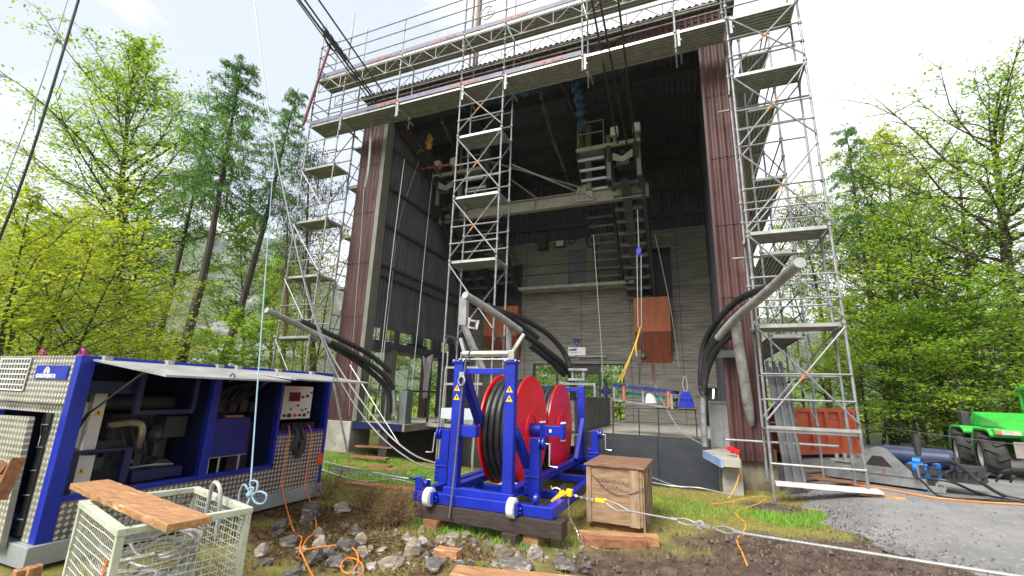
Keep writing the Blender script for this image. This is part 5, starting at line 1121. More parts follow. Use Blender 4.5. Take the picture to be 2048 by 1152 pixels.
tag(b.build('ratchet_hoist', pm('dirty_orange',(.5,.22,.03),(.6,.3,.05),5,.5), bevel=.01), 'orange hoist hanging above the left saddle', 'hoist')
for i, (x0, x1, ex) in enumerate(((1184,0,1238),(1200,0,1256),(1237,0,1272))):
    e = atY(ex, 300, 14.3); a = atY(x0,0,9.0); a = a+(a-e)*1.5
    rope(arc(a, e, .03, 6), .028, M['rope'], 'black haul cable slanting down to the right saddle platform', 'haul_cable', 'cable', 'black cables running to the right saddle')
for pts, r, m_, lb in (
  ([(157,0,2.6),(100,190,2.7),(45,360,2.8),(-10,500,2.9)], .018, 'rope', 'thick black rope crossing the top left corner of the sky'),
  ([(135,0,3.0),(85,160,3.1),(30,310,3.2),(-10,410,3.3)], .009, 'wire', 'thin grey wire beside the thick black rope at top left'),
  ([(507,-20,5.6),(530,170,6.0),(560,350,6.4),(612,570,7.0),(660,704,7.5),(750,838,7.8),(820,905,7.6),(885,930,7.0)], .016, 'wire', 'grey steel cable curving down from the sky to the left of the blue reel frame'),
  ([(575,420,6.6),(625,625,7.1),(685,770,7.6),(755,866,7.8),(830,925,7.4),(885,938,7.0)], .014, 'wire', 'lower of the two steel cables curving down to the reel frame'),
  ([(809,318,11.8),(786,500,11.8),(759,745,11.8),(748,870,11.6)], .016, 'wire', 'pale rope hanging in front of the dark left wall'),
  ([(838,322,13.2),(799,444,12.8),(780,600,12.4),(764,745,11.9),(760,880,11.7)], .014, 'tubewhite', 'thin rope hanging from the left saddle to the deck edge'),
  ([(866,345,13.6),(850,500,13.2),(836,650,12.8),(815,860,12.3)], .012, 'wire', 'rope dropping along the middle of the dark left wall'),
  ([(1187,470,13.6),(1196,600,13.4),(1204,720,13.2),(1205,790,13.1)], .009, 'wire', 'thin pale line hanging in front of the concrete back wall'),
  ([(1310,470,15.5),(1330,560,15.5),(1345,640,15.5),(1358,735,15.5)], .010, 'wire', 'thin line falling past the right orange hood'),
  ([(1310,770,12.6),(1330,812,12.5),(1362,862,12.2),(1404,888,11.6)], .012, 'wire', 'pale rope falling from the hanging carriage to the right threshold'),
  ([(745,215,10.9),(738,330,11.0),(730,375,11.1)], .045, 'tubewhite', 'grey pole standing in front of the left brown pillar'),
  ([(728,378,11.2),(722,470,11.2),(712,600,11.2),(703,730,11.2),(698,830,11.2)], .008, 'wire', 'thin line down the front of the left brown pillar'),
  ([(700,730,9.2),(800,890,9.0)], .012, 'wire', 'short steel guy beside the stacked boards')):
    Q = [atY(*q) for q in pts]
    if pts[0][1] <= 0: Q.insert(0, Q[0]+(Q[0]-Q[1])*2.5+Vector((0,0,.6)))
    if pts[0][0] in (157,135): Q.append(Q[-1]+(Q[-1]-Q[-2])*1.5)
    rope(Q, r, M[m_], lb, 'hanging_line', 'rope')
b = MB(); b.tube(spl([atY(x,y,13.4) for x,y in ((815,470),(818,380),(822,330),(838,302),(846,302))],5),.03,8); tag(b.build('hose', M['tubewhite'], smooth=True), 'grey hose arching from the black cables down the left wall', 'hose')
# dark red strut at the left end of the upper walkway
a = atY(661,88,10.2); c = atY(606,250,10.2); b = MB(); b.cyl(a,c,.05,n=10); tag(b.build('red_strut', pm('dull_red_strut',(.12,.03,.03),(.18,.05,.05),4,.5), smooth=True), 'dull red tube at the left end of the upper walkway', 'strut')
rope([c, atY(585,330,12), atY(520,430,16)], .014, M['wire'], 'thin cable leading from the red tube into the trees', 'hanging_line', 'rope')
# mast with small wheel on the roof
MA = thing('roof_mast', (-5.9, 12.9, 12.6), 'slim weathered mast with a small wheel above the roof', 'mast')
p0 = atY(948,150,12.9); p1 = atY(962,-30,12.9)
b = MB(); b.bar(p0-Vector((0,0,1)),p1,.16,.16); b.bar(p0-Vector((.25,0,1)),p1-Vector((.25,0,0)),.06,.06); b.build('post', M['roofw'], MA)
c = atY(975,25,12.9); b = MB(); b.torus(c,(0,1,0),.30,.03,20,6)
for k in range(6): b.cyl(c,c+Vector((.3*math.cos(k*math.pi/3),0,.3*math.sin(k*math.pi/3))),.015,n=5)
b.build('wheel', M['galv'], MA)
# chain hoist, slings and the hanging carriage at the right berth
CHh = thing('chain_hoist', atY(1278,505,13.0), 'small blue chain hoist hanging under the right saddle', 'hoist')
c = atY(1278,503,13.0); b = MB(); b.rbox(c,.11,.10,.24,(0,0,.3)); b.lathe([(0,-.06),(.08,-.06),(.08,.06),(0,.06)],c,(0,1,0),14); b.build('body', M['blue'], CHh, bevel=.01)
b = MB(); b.tube([c+Vector((-.06,0,0)),atY(1276,655,12.8)],.012); b.tube([c+Vector((.06,0,0)),atY(1283,655,12.8)],.012); b.tube([c,atY(1275,420,13.6)],.014); b.build('load_chain', M['wire'], CHh)
b = MB(); h = atY(1281,655,12.8)
for q in ((1236,765),(1243,762)): b.tube(spl([h,atY(1268,695,12.75),atY(*q,12.7)],5),.017,6)
b.tube(spl([h,atY(1272,690,12.75),atY(1274,712,12.75)],4),.022,6); tag(b.build('yellow_sling', pm('yellow_webbing',(.50,.30,.03),(.62,.40,.05),20,.7), smooth=True), 'yellow lifting sling stretched down to the hanging carriage', 'sling')
b = MB(); b.tube([h,atY(1279,770,12.7)],.02); b.tube([h,atY(1287,700,12.7),atY(1286,720,12.7)],.012); b.ball(atY(1287,714,12.7),.09,10); b.bar(atY(1279,700,12.7),atY(1279,740,12.7),.1,.06); b.rbox(atY(1276,722,12.7),.2,.1,.12,(0,.3,0)); tag(b.build('hook_block', M['dark'], smooth=False), 'dark hook block and chain above the hanging carriage', 'hook')
M['cblue'] = pm('worn_dark_blue',(.006,.014,.10),(.02,.03,.16),6,.5,c3=(.15,.15,.16),s3=8,t3=.6)
HC = thing('hanging_carriage', atY(1290,800,12.7), 'blue and green carriage frame hanging level in the right berth', 'carriage')
A0, B0 = atY(1226,770,12.9), atY(1346,784,12.4); dn = Vector((0,0,-.40)); bk = Vector((.1,.55,0))
b = MB(); 
for o in (Vector(), bk): b.bar(A0+o,B0+o,.07,.09)
for t_ in (0,.25,.5,.75,1): b.bar(A0.lerp(B0,t_),A0.lerp(B0,t_)+bk,.06,.06)
b.build('top_frame', M['cblue'], HC)
b = MB()
for o in (Vector(), bk): b.bar(A0+dn+o,B0+dn+o,.06,.06)
for t_ in (.02,.52,.97):
    for o in (Vector(), bk): b.bar(A0.lerp(B0,t_)+o,A0.lerp(B0,t_)+dn+o,.06,.06)
b.build('lower_frame', M['galv'], HC)
b = MB(); b.bar(A0+dn*.5+bk*.5+Vector((.1,0,0)),B0+dn*.5+bk*.5,.3,.09); b.build('green_beam', pm('sea_green',(.03,.22,.16),(.05,.3,.22),4,.5), HC)
b = MB()
for t_ in (.2,.93): b.cyl(A0.lerp(B0,t_)-bk*.05,A0.lerp(B0,t_)+dn-bk*.05,.038,n=10)
b.build('red_buffer', M['toeo'], HC)
b = MB(); q = A0.lerp(B0,.62)+dn*.9+bk*.3; b.cyl(q,q+Vector((0,0,.3)),.17,r2=.12,n=16); b.build('roller', M['offw'], HC, smooth=True)
c = atY(1212,782,12.8); b = MB(); b.lathe([(0,-.1),(.12,-.1),(.05,0),(.12,.1),(0,.1)],c,(0,1,0),14); b.box(c.x-.02,c.x+.02,c.y-.13,c.y+.13,c.z-.28,c.z+.26); tag(b.build('guide_pulley', M['dblue']), 'small blue framed pulley left of the hanging carriage', 'pulley')
HB = thing('hanging_bracket', atY(1370,800,12.4), 'blue bell shaped steel bracket hanging on a wire loop', 'bracket')
c = atY(1372,796,12.4); b = MB(); b.prism([(-.20,-.24),(.18,-.24),(.18,-.12),(.12,.10),(.05,.17),(-.06,.17),(-.13,.10),(-.17,-.12)], lambda u, v: c+Vector((u,0,v)), (0,.16,0)); 
for u in (-.12,.0,.12): b.cyl(c+Vector((u,-.03,-.02)),c+Vector((u,0,-.02)),.03,n=8)
b.build('body', M['blue'], HB, bevel=.01)
b = MB(); b.tube(spl([c+Vector(p) for p in ((-.02,.05,.15),(-.06,.05,.35),(0,.05,.55),(.05,.05,.35),(.03,.05,.15))],5),.012,5); b.build('wire_loop', M['wire'], HB)
rope([atY(1392,792,12.4),atY(1405,797,11.9)],.015,M['rope'],'short dark rope between the blue bracket and the guide','hanging_line','rope',smooth=False)
rope([atY(1140,770,11.9),atY(1215,782,12.8)],.014,M['rope'],'dark rope running from the middle guide to the blue pulley','hanging_line','rope',smooth=False)
# wires low behind the crate and beside the container
for pts, r, m_, lb in (
  ([(1305,955),(1352,972),(1400,976),(1462,990)], .012, 'wire', 'steel wire from behind the crate to the right pier'),
  ([(1305,965),(1345,972),(1385,974)], .010, 'wire', 'lower strand of the wire loop behind the crate')):
    rope([onG(x,y,.32) for x,y in pts], r, M[m_], lb, 'anchor_wire', 'wire rope')
for pts, r, m_, lb in (
  ([(645,922),(700,935),(760,947),(800,955),(862,960)], .016, 'wire', 'upper steel cable crossing the lawn to the reel frame'),
  ([(640,938),(720,962),(790,958),(850,975)], .014, 'tubewhite', 'white cable lying on the lawn left of the reel frame'),
  ([(650,930),(720,940),(780,950)], .018, 'dark', 'dark anchor rod on the lawn beside the container')):
    rope([onG(x,y,.06) for x,y in pts], r, M[m_], lb, 'ground_cable', 'cable')
b = MB(); c = onG(848,960,.12)
for k in range(4): b.rbox(c+Vector((-.08*k,.02*k,.02)),.09,.08,.1,(.3*k,.2,.5)); 
b.torus(c+Vector((-.3,.05,.0)),(0,.4,1),.08,.02,14,6); tag(b.build('cable_socket', pm('faded_blue_fitting',(.05,.10,.14),(.10,.17,.22),10,.5)), 'faded blue cable fitting lying left of the reel frame', 'fitting')
b = MB()
for k, (x, y) in enumerate(((640,960),(700,955),(760,966),(800,962))): pass
P = [onG(x,y,.02) for x,y in ((665,940),(720,946),(780,952),(830,958))]
for k in range(5): b.tube(spl([p+Vector((.0,.09*k-.2+.05*math.sin(k*3+i),.015*(k%2))) for i, p in enumerate(P)],5),.03,6)
tag(b.build('black_hoses', M['rubber'], smooth=True), 'flat heap of black hoses on the lawn', 'hose')
# stacked boards by the left pier
BS = [onG(720,918), onG(770,912)]
for k, (px, py, L_, w, z, yaw, lb) in enumerate(((690,930,1.3,.22,0,.1,'lowest brown board of the little stack by the left pier'),(705,920,1.2,.2,.07,-.05,'middle brown board of the little stack by the left pier'),(712,905,1.25,.2,.16,.12,'top brown board of the little stack by the left pier'),(735,940,1.1,.18,.0,.25,'brown board lying in front of the little stack'))):
    p = onG(px,py); d = Vector((math.cos(yaw),math.sin(yaw),0)); timber('board', (p.x,p.y,z), (p.x+d.x*L_,p.y+d.y*L_,z+.03), w, .05, M['woodo'], lb, 'board', None, .006, 30+k)
# step ladder frame and stair tower behind the reel frame
LD = thing('access_frame', (-5.0, 9.6, 0), 'aluminium step frame with landings behind the reel frame', 'access frame')
b = MB()
for x, y in ((892,735),(958,735)):
    a = atY(x,y,9.8); b.cyl(a,(a.x-.05,9.8,.05),.025,n=8)
for y in (735,768): b.bar(atY(892,y,9.8),atY(965,y,9.8),.05,.05)
b.build('frame', M['alu'], LD)
b = MB(); a = atY(886,826,9.7); c = atY(930,826,9.7); b.box(a.x,c.x+.5,9.6,10.1,a.z-.12,a.z+.12); b.build('landing', pm('pale_blue_grey_sheet',(.38,.44,.47),(.46,.52,.55),3,.5), LD)
b = MB()
for k in range(6): z = .25+.28*k; b.box(-4.15,-3.62,9.0+.06*k,9.12+.06*k,z,z+.03)
b.cyl((-3.6,9.0,.05),(-3.6,9.4,1.8),.025); b.cyl((-4.17,9.0,.05),(-4.17,9.4,1.8),.025); b.build('ladder', M['galv'], LD)
b = MB(); c = onG(942,940); c = Vector((-3.75,9.2,.42)); b.rbox(c,.34,.2,.14,(0,0,.2)); b.cyl(c+Vector((.08,0,.07)),c+Vector((.08,0,.14)),.03); b.box(c.x-.3,c.x+.3,c.y-.1,c.y+.2,0,.34); tag(b.build('canister', M['white'], bevel=.02), 'white canister beside the ladder behind the reel frame', 'canister')
M['cordy'] = pm('yellow_orange_cord',(.80,.30,.03),(.9,.38,.05),8,.5)
# ================================================================== RIGHT: skip, power unit, telehandler, hoses
sk0 = onG(1568,927); sk1 = onG(1716,921)
SKp = thing('skip_container', (3.6, 17.5, .3), 'rust orange steel skip container behind the right scaffold', 'skip container')
x0, x1 = sk0.x, sk0.x+3.05; y0 = sk0.y; zb, zt = .42, 2.10
M['skip'] = pm('rusty_orange_paint',(.28,.045,.018),(.38,.075,.03),2.5,.6,c3=(.14,.04,.02),s3=3,t3=.66)
a = onG(1566,928); c = onG(1718,915); dx = (c-a); dx.z = 0; Lk = dx.length; u = dx.normalized(); v = Vector((-u.y,u.x,0))
def sb(b, p0, p1, q0, q1, z0, z1):
    f = lambda p, q, z: Vector((a.x,a.y,0))+u*p+v*q+Vector((0,0,z))
    b.hexa([f(p0,q0,z0),f(p1,q0,z0),f(p1,q1,z0),f(p0,q1,z0),f(p0,q0,z1),f(p1,q0,z1),f(p1,q1,z1),f(p0,q1,z1)])
zt_ = atY(1562,815,a.y).z
b = MB(); sb(b,0,Lk,0,.05,.45,zt_); sb(b,0,.05,.05,2.2,.45,zt_); sb(b,Lk-.05,Lk,.05,2.2,.45,zt_); sb(b,0,Lk,2.2,2.25,.45,zt_); sb(b,.05,Lk-.05,.05,2.2,.45,.5); b.build('body', M['skip'], SKp)
b = MB(); sb(b,-.03,Lk+.03,-.06,-.002,zt_-.1,zt_+.02); sb(b,-.03,Lk+.03,-.06,-.002,.42,.56)
for k in range(6): p = (Lk-.12)*k/5; sb(b,p,p+.12,-.07,-.001,.56,zt_-.1)
b.build('rib', M['skip'], SKp)
b = MB(); sb(b,.25,.7,-.012,-.003,.62,.69) ; sb(b,.3,Lk-.3,.3,.5,.2,.44); sb(b,.3,Lk-.3,1.6,1.8,.2,.44); b.build('skid', M['dark'], SKp)
b = MB(); sb(b,.28,.72,-.016,-.004,.64,.69); b.build('reflector_strip', M['white'], SKp)
# hydraulic power unit
h0 = onG(1652,962); h1 = onG(1893,991); du = h1-h0; du.z = 0; Lh = du.length; u2 = du.normalized(); v2 = Vector((-u2.y,u2.x,0))
HP = thing('hydraulic_power_unit', (h0+h1)/2, 'grey steel skid carrying a dark blue engine and bright blue pump', 'power unit')
def hb(b, p0, p1, q0, q1, z0, z1):
    z0 *= .64; z1 *= .64
    f = lambda p, q, z: Vector((h0.x,h0.y,.3))+u2*p+v2*q+Vector((0,0,z))
    return b.hexa([f(p0,q0,z0),f(p1,q0,z0),f(p1,q1,z0),f(p0,q1,z0),f(p0,q0,z1),f(p1,q0,z1),f(p1,q1,z1),f(p0,q1,z1)])
def hp(p, q, z): return Vector((h0.x,h0.y,.3))+u2*p+v2*q+Vector((0,0,z*.64))
M['gskid'] = pm('grey_worn_steel',(.15,.155,.155),(.25,.255,.255),4,.5,.3,c3=(.14,.12,.10),s3=4,t3=.64)
b = MB(); hb(b,.0,Lh-.25,0,.08,.08,.36); hb(b,.0,Lh-.25,.9,.98,.08,.36); hb(b,0,.08,.08,.9,.08,.34); hb(b,Lh-.33,Lh-.25,.08,.9,.08,.34); hb(b,.08,Lh-.33,.08,.9,.30,.335); hb(b,Lh-.25,Lh,.0,.06,.04,.20); hb(b,Lh-.36,Lh-.33,.0,.9,.36,.72); b.build('skid_frame', M['gskid'], HP, bevel=.006)
b = MB(); b.torus(hp(Lh-.06,.03,.2),v2,.06,.025,14,6); b.build('towing_eye', M['gskid'], HP)
s0 = 1.15
pl = MB().prism([(-.55,0),(.55,0),(.12,.78),(.0,.84),(-.12,.78)], lambda p, z: hp(Lh*.53+p,-.02,.36+z), v2*.02)
pl = pl.build('lifting_plate', M['gskid'], HP)
b = MB(); b.prism([(-.22,.0),(.22,.0),(.08,.30),(-.08,.30)], lambda p, z: hp(Lh*.53+p-.04,-.024,.70-.1+z), v2*.003); b.build('opening_shade_patch', M['black'], pl)  # black patch on the solid plate stands in for a shaded opening
text('7', .12, pm('red_marker',(.4,.03,.02),(.45,.04,.03),5,.6), pl, hp(Lh*.55,-.03,.45), rz=math.atan2(u2.y,u2.x))
b = MB(); hb(b,.9,2.0,.15,.85,.36,.62); hb(b,.75,.95,.2,.7,.5,.8); hb(b,2.0,2.4,.2,.8,.36,.8)
for k in range(5): hb(b,1.0+.18*k,1.1+.18*k,.1,.16,.5,.74)
b.build('engine_block', M['dark'], HP)
b = MB(); b.lathe([(0,0),(.15,.0),(.19,.04),(.19,1.05),(.15,1.09),(0,1.09)],hp(.95,.5,.92),u2,22); b.build('fuel_tank', pm('navy_tank',(.02,.03,.07),(.035,.05,.10),3,.35), HP, smooth=True)
b = MB(); b.cyl(hp(1.55,.35,1.0),hp(1.55,.35,1.62),.055,n=12); b.build('exhaust', M['dark'], HP)
b = MB(); hb(b,.15,.45,.2,.7,.36,.6)
for k in range(4): b.cyl(hp(.2+.15*k,.2,.6),hp(.2+.15*k,.2,.82+.03*(k%2)),.04,n=8)
hb(b,.1,.8,.15,.2,.58,.64); hb(b,.5,.8,.3,.6,.36,.66); b.build('valve_block', pm('dull_cast_metal',(.25,.25,.24),(.4,.4,.38),8,.5,.4), HP)
b = MB(); q = hp(Lh*.80,.25,.62); b.lathe([(0,-.15),(.09,-.15),(.115,-.1),(.115,.1),(.09,.15),(0,.15)],q,u2,16); b.lathe([(0,-.08),(.10,-.08),(.10,.08),(0,.08)],q+u2*.25+Vector((0,0,-.05)),v2,16); b.lathe([(0,-.06),(.07,-.06),(.07,.06),(0,.06)],q+Vector((0,0,.13)),u2,14); b.ball(q+u2*.26+Vector((0,-.05,.07)),.075,10); hb(b,Lh*.80-.25,Lh*.80+.35,.15,.35,.36,.5)
b.build('pump', pm('bright_blue_casting',(.01,.12,.42),(.02,.18,.5),6,.35), HP, smooth=True)
b = MB()
for k in range(7): b.tube(spl([hp(1.9+.17*k,.1,.45+.02*k),hp(1.95+.17*k,.02,.62+.05*(k%3)),hp(2.05+.15*k,.2,.7)],4),.018,6)
b.cyl(hp(2.1,.2,.7),hp(2.1,.2,1.05),.05); b.build('pipework', M['dark'], HP, smooth=True)
Hs = hp(Lh*.86,.1,.82); Hs2 = hp(Lh-.3,.1,.36)
for pts, r, m_, lb in (([Hs, atY(1905,925,Hs.y-.3), atY(1955,960,Hs.y-.9), onG(2010,992,.03), onG(2090,1008,.03)], .03,'rubber','upper black hydraulic hose curving from the blue pump to the right edge'),
  ([Hs2, atY(1900,963,Hs2.y-.2), onG(1960,988,.03), onG(2020,1000,.03), onG(2100,1012,.03)], .026,'rubber','lower black hydraulic hose lying from the skid to the right edge'),
  ([hp(Lh*.78,-.02,.5), atY(1850,968,h1.y-.2), onG(1880,992,.03), onG(1960,1000,.03), onG(2080,1003,.03)], .022,'rubber','third black hose falling from the pump in front of the skid')):
    rope(pts, r, M[m_], lb, 'hydraulic_hose', 'hose')
rope([onG(x,y,.03) for x,y in ((1640,958),(1700,968),(1770,978),(1860,994),(1950,1003),(2100,1013))], .014, M['cord'], 'orange cable lying on the track in front of the grey skid', 'extension_cord', 'cord')
rope([onG(1475,905,.62) if False else atY(1474,904,10.85), atY(1480,930,10.7), atY(1474,965,10.5), onG(1455,998), onG(1425,1008), onG(1470,1002), onG(1505,994), onG(1532,994), onG(1520,1006), onG(1485,1018), onG(1472,1028), onG(1490,1046), onG(1488,1062), onG(1474,1080), onG(1486,1110), onG(1506,1160)], .010, M['cordy'], 'orange yellow cord winding over the grass from the red plug at the right pier', 'extension_cord', 'cord')
b = MB(); c = atY(1466,900,10.85); b.rbox(c,.24,.1,.1,(0,.4,0)); tag(b.build('red_plug', M['red'], bevel=.015), 'red power plug lying on the right pier', 'plug')
# bundle of long grey tubes leaning against the right pillar
b = MB()
for k in range(7): b.cyl((1.62+.05*k,10.95+.03*(k%3),.25),(1.52+.045*k,11.36,2.75-.12*(k%3)),.035,n=8)
tag(b.build('leaning_tubes', pm('grey_plastic_tubes',(.08,.085,.09),(.14,.145,.15),3,.5), smooth=True), 'bundle of long grey tubes leaning beside the right pillar', 'tube bundle')
a = onG(1548,985); timber('scaffold_board', (1.33,10.42,.33), (2.95,10.30,.36), .38, .045, M['offw'] if False else pm('bleached_board',(.46,.44,.40),(.60,.58,.53),3,.8,bump=.3,stretch=(1,8,8)), 'pale bleached boards lying at the foot of the right scaffold tower', 'board', None, .004, 40)
timber('packing_board', (2.62,10.33,.30), (3.25,10.2,.30), .2, .04, M['wood'], 'short board under the right foot of the right scaffold tower', 'board', None, .004, 41)
for k, (px, py, L_, yaw) in enumerate(((1600,968,1.0,.1),(1625,975,.9,-.2),(1590,955,1.2,.3))):
    p = onG(px,py); timber('board', (p.x,p.y,.30+.03*k), (p.x+L_*math.cos(yaw),p.y+L_*math.sin(yaw),.30+.03*k), .2, .04, M['woodo'], ['brown board on the ground under the right scaffold','darker board crossing the others under the right scaffold','rear brown board under the right scaffold'][k], 'board', None, .004, 50+k)
# telehandler, cut by the right edge of the picture
w1 = onG(1990,957); w2 = onG(1937,941)
fw = (w1-w2); fw.z = 0; fw.normalize(); rt = Vector((-fw.y,fw.x,0))      # forward (towards the camera) and to its left (image right)
if rt.x < 0: rt = -rt
T = thing('telehandler', (w1.x, w1.y, .3), 'bright green telehandler on chunky black tyres at the right edge', 'telehandler')
O = Vector((w1.x, w1.y, gz(w1.x,w1.y)))
def tp(f_, r_, z): return O+fw*f_+rt*r_+Vector((0,0,z))
def tb(b, f0, f1, r0, r1, z0, z1): return b.hexa([tp(f1,r0,z0),tp(f1,r1,z0),tp(f0,r1,z0),tp(f0,r0,z0),tp(f1,r0,z1),tp(f1,r1,z1),tp(f0,r1,z1),tp(f0,r0,z1)])
M['green'] = pm('bright_green_paint',(.03,.36,.04),(.045,.46,.06),3,.38,c3=(.10,.24,.08),s3=5,t3=.6)
M['tyre'] = pm('tyre_rubber',(.014,.013,.012),(.035,.032,.028),6,.8)
def wheel(f_, r_, R=.50, w=.40, steer=.25):
    ax = (rt*math.cos(steer)+fw*math.sin(steer)).normalized()*-1; c = tp(f_,r_,R)
    k = MB().lathe([(R*.55,-w/2),(R*.88,-w/2),(R*.97,-w*.38),(R*.97,w*.38),(R*.88,w/2),(R*.55,w/2)], c, ax, 36).build('wheel', M['tyre'], T, smooth=True)
    lug = MB(); side = ax.cross(Vector((0,0,1))).normalized()
    for i in range(20):
        a = 2*math.pi*i/20; n_ = (side*math.cos(a)+Vector((0,0,1))*math.sin(a)); t_ = ax.cross(n_)
        s_ = 1 if i % 2 else -1
        p0 = c+n_*(R*.985)+ax*(s_*w*.46)+t_*.05; p1 = c+n_*(R*.985)-ax*(s_*w*.04)-t_*.05; lug.bar(p0,p1,.075,.07,n_)
    lug.build('tread_lug', M['tyre'], k)
    MB().lathe([(R*.56,w*.42),(R*.5,w*.38),(R*.46,w*.1),(R*.2,w*.12),(R*.18,w*.3),(0,w*.3)], c, ax, 28).build('rim', pm('grey_green_rim',(.38,.42,.38),(.48,.52,.48),5,.45) if 'grey_green_rim' not in bpy.data.materials else bpy.data.materials['grey_green_rim'], k, smooth=True)
WB = (w1-w2).length
WB = max(1.25, min(1.5, WB))
wheel(0,.02,steer=.12); wheel(-WB,.02,steer=.12); wheel(0,1.95,steer=.12); wheel(-WB,1.95,steer=.12)
b = MB(); tb(b,-WB-.7,.35,.45,1.65,.55,.95); tb(b,-WB-.75,-WB+.4,.5,1.6,.9,1.30); b.build('chassis', M['green'], T, bevel=.03)
def fender(f_, r0, r1, name='fender'):
    b = MB(); prof = [(f_+.50,1.00),(f_+.44,1.08),(f_+.30,1.13),(f_-.32,1.13),(f_-.50,.95),(f_-.62,.55)]; th = .05
    pts = [(x,z) for x, z in prof]+[(x*.0+f_+(x-f_)*.93,z-.06) for x, z in reversed(prof)]
    n = len(pts); A_ = [tp(x,r0,z) for x, z in pts]; B_ = [tp(x,r1,z) for x, z in pts]; k = len(prof)
    fs = []
    for i in range(n): fs.append((i,(i+1)%n,n+(i+1)%n,n+i))
    for i in range(k-1): fs.append((i+1,i,n-1-i,n-2-i)); fs.append((n+i,n+i+1,2*n-2-i,2*n-1-i))
    b.add(A_+B_, fs); return b.build(name, M['green'], T, bevel=.012)
fd = fender(0,-.1,.5); fender(-WB,-.1,.5); fender(0,1.6,2.2); fender(-WB,1.6,2.2)
b = MB(); tb(b,.40,.56,-.04,.50,.99,1.14); tb(b,.0,.50,.52,1.6,.72,1.14); b.build('nose', M['green'], T, bevel=.03)
b = MB(); tb(b,.558,.575,.08,.40,1.01,1.10); b.build('headlight', pm('headlamp_glass',(.35,.3,.26),(.5,.46,.42),8,.15), T)
tag(MB().hexa([tp(.58,-.02,1.02),tp(.58,.07,1.02),tp(.56,.07,1.02),tp(.56,-.02,1.02),tp(.58,-.02,1.10),tp(.58,.07,1.10),tp(.56,.07,1.10),tp(.56,-.02,1.10)]).build('indicator', M['toeo'], T), 'orange indicator lamp')
b = MB(); b.hexa([tp(.2,.30,1.13),tp(.2,1.5,1.13),tp(-2.0,1.5,1.13),tp(-2.0,.30,1.13),tp(-.3,.38,1.27),tp(-.3,1.45,1.27),tp(-1.6,1.45,1.50),tp(-1.6,.38,1.50)]); b.build('bonnet', M['green'], T, bevel=.04)
b = MB(); b.bar(tp(-2.0,1.62,1.5),tp(.7,1.5,.62),.24,.28); b.bar(tp(.55,.62,.60),tp(.62,1.9,.56),.16,.16); b.build('boom', M['green'], T, bevel=.02)
b = MB(); tb(b,-2.6,-1.62,1.7,2.7,.9,1.35); b.build('cab_base', M['green'], T, bevel=.03)
b = MB()
for f_, r_ in ((-1.65,1.75),(-1.65,2.65),(-2.55,1.75),(-2.55,2.65)): b.bar(tp(f_,r_,1.35),tp(f_*.9-.25,r_,2.1),.08,.08)
tb(b,-2.6,-1.7,1.69,2.71,2.08,2.18); tb(b,-1.66,-1.62,1.73,2.67,1.35,1.6); b.build('cab_frame', M['green'], T, bevel=.02)
b = MB(); tb(b,-2.5,-1.75,1.74,1.75,1.38,2.07); tb(b,-1.73,-1.72,1.8,2.6,1.6,2.07); b.build('cab_window', M['glass'], T)
b = MB(); b.cyl(tp(.3,.62,.55),tp(.3,.62,1.0),.07,n=10); b.cyl(tp(.3,.62,1.0),tp(.3,.62,1.05),.09,n=10); b.build('steering_cylinder', M['green'], T, smooth=True)
b = MB(); b.rbox(tp(.62,.42,.70),.42,.03,.34,Matrix.Rotation(math.atan2(rt.y,rt.x),3,'Z')); b.build('number_plate_board', pm('pale_dirty_plate',(.20,.17,.15),(.27,.23,.21),4,.5), T)
b = MB(); tb(b,-1.75,-1.5,.10,.28,1.1,1.5); b.build('air_filter', M['dark'], T, bevel=.03)
for pts in ([(1640,835,14),(1740,850,13.5),(1860,868,13),(2060,892,12.5)],):
    rope([atY(*q) for q in pts], .008, M['rope'], 'thin black wire strung from the right scaffold past the telehandler', 'thin_wire', 'wire', smooth=True)
# ================================================================== ROCKS, BUSHES
import bmesh
def rockmat(name, c1, c2, c3): return pm(name, c1, c2, 9, .75, bump=1.0, bscale=16, stretch=(1,1.3,4), c3=c3, s3=6, t3=.54, lo=.3, hi=.7)
RM = [rockmat('grey_slate_rock',(.06,.055,.05),(.18,.165,.15),(.33,.31,.28)), rockmat('pale_veined_rock',(.17,.14,.11),(.38,.34,.29),(.52,.47,.42)), rockmat('ochre_stained_rock',(.15,.11,.075),(.30,.25,.19),(.40,.37,.33)), rockmat('dark_wet_rock',(.04,.034,.03),(.12,.10,.088),(.25,.22,.19))]
rl_ = [(350,490,170,100,3),(185,565,100,70,3),(405,600,80,60,2),(540,455,100,55,1),(545,560,80,40,0),(620,580,70,80,0),(75,705,110,70,1),(300,695,80,40,1),(255,605,90,50,3),(240,650,110,60,3),(415,660,90,80,1),(370,745,120,80,3),(455,720,110,60,0),(570,670,140,90,3),(660,640,80,70,2),(655,715,70,80,2),(500,770,110,60,0),(90,772,60,30,0),(260,830,120,50,0),(620,815,80,40,0),(720,785,90,50,1),(815,760,120,90,2),(872,745,60,60,0),(940,695,110,110,2),(920,620,80,70,2),(1000,640,100,80,1),(1030,722,90,60,0),(1120,640,80,50,2),(1180,655,70,50,1),(1190,610,80,50,1),(1260,610,60,50,2),(1310,655,60,50,0),(1235,680,60,40,0),(1075,790,150,60,0),(1230,800,90,70,0),(1290,785,50,50,3),(1465,710,130,75,2),(1560,712,60,50,2),(1665,720,110,80,1),(1565,780,210,65,0),(1430,782,70,35,1),(1830,775,150,70,0),(1955,805,80,50,3),(1385,665,50,40,0),(700,695,50,40,2),(860,600,60,40,2),(1340,705,40,30,1),(690,745,50,35,3),(1120,730,50,30,0),(150,610,60,35,3),(780,690,60,35,1),(1010,580,60,36,2)]
posw = ['at the foot of the container','by the orange cord','beside the dry bush','below the reel frame','near the bottom timber','right of the rocks, near the chain end']
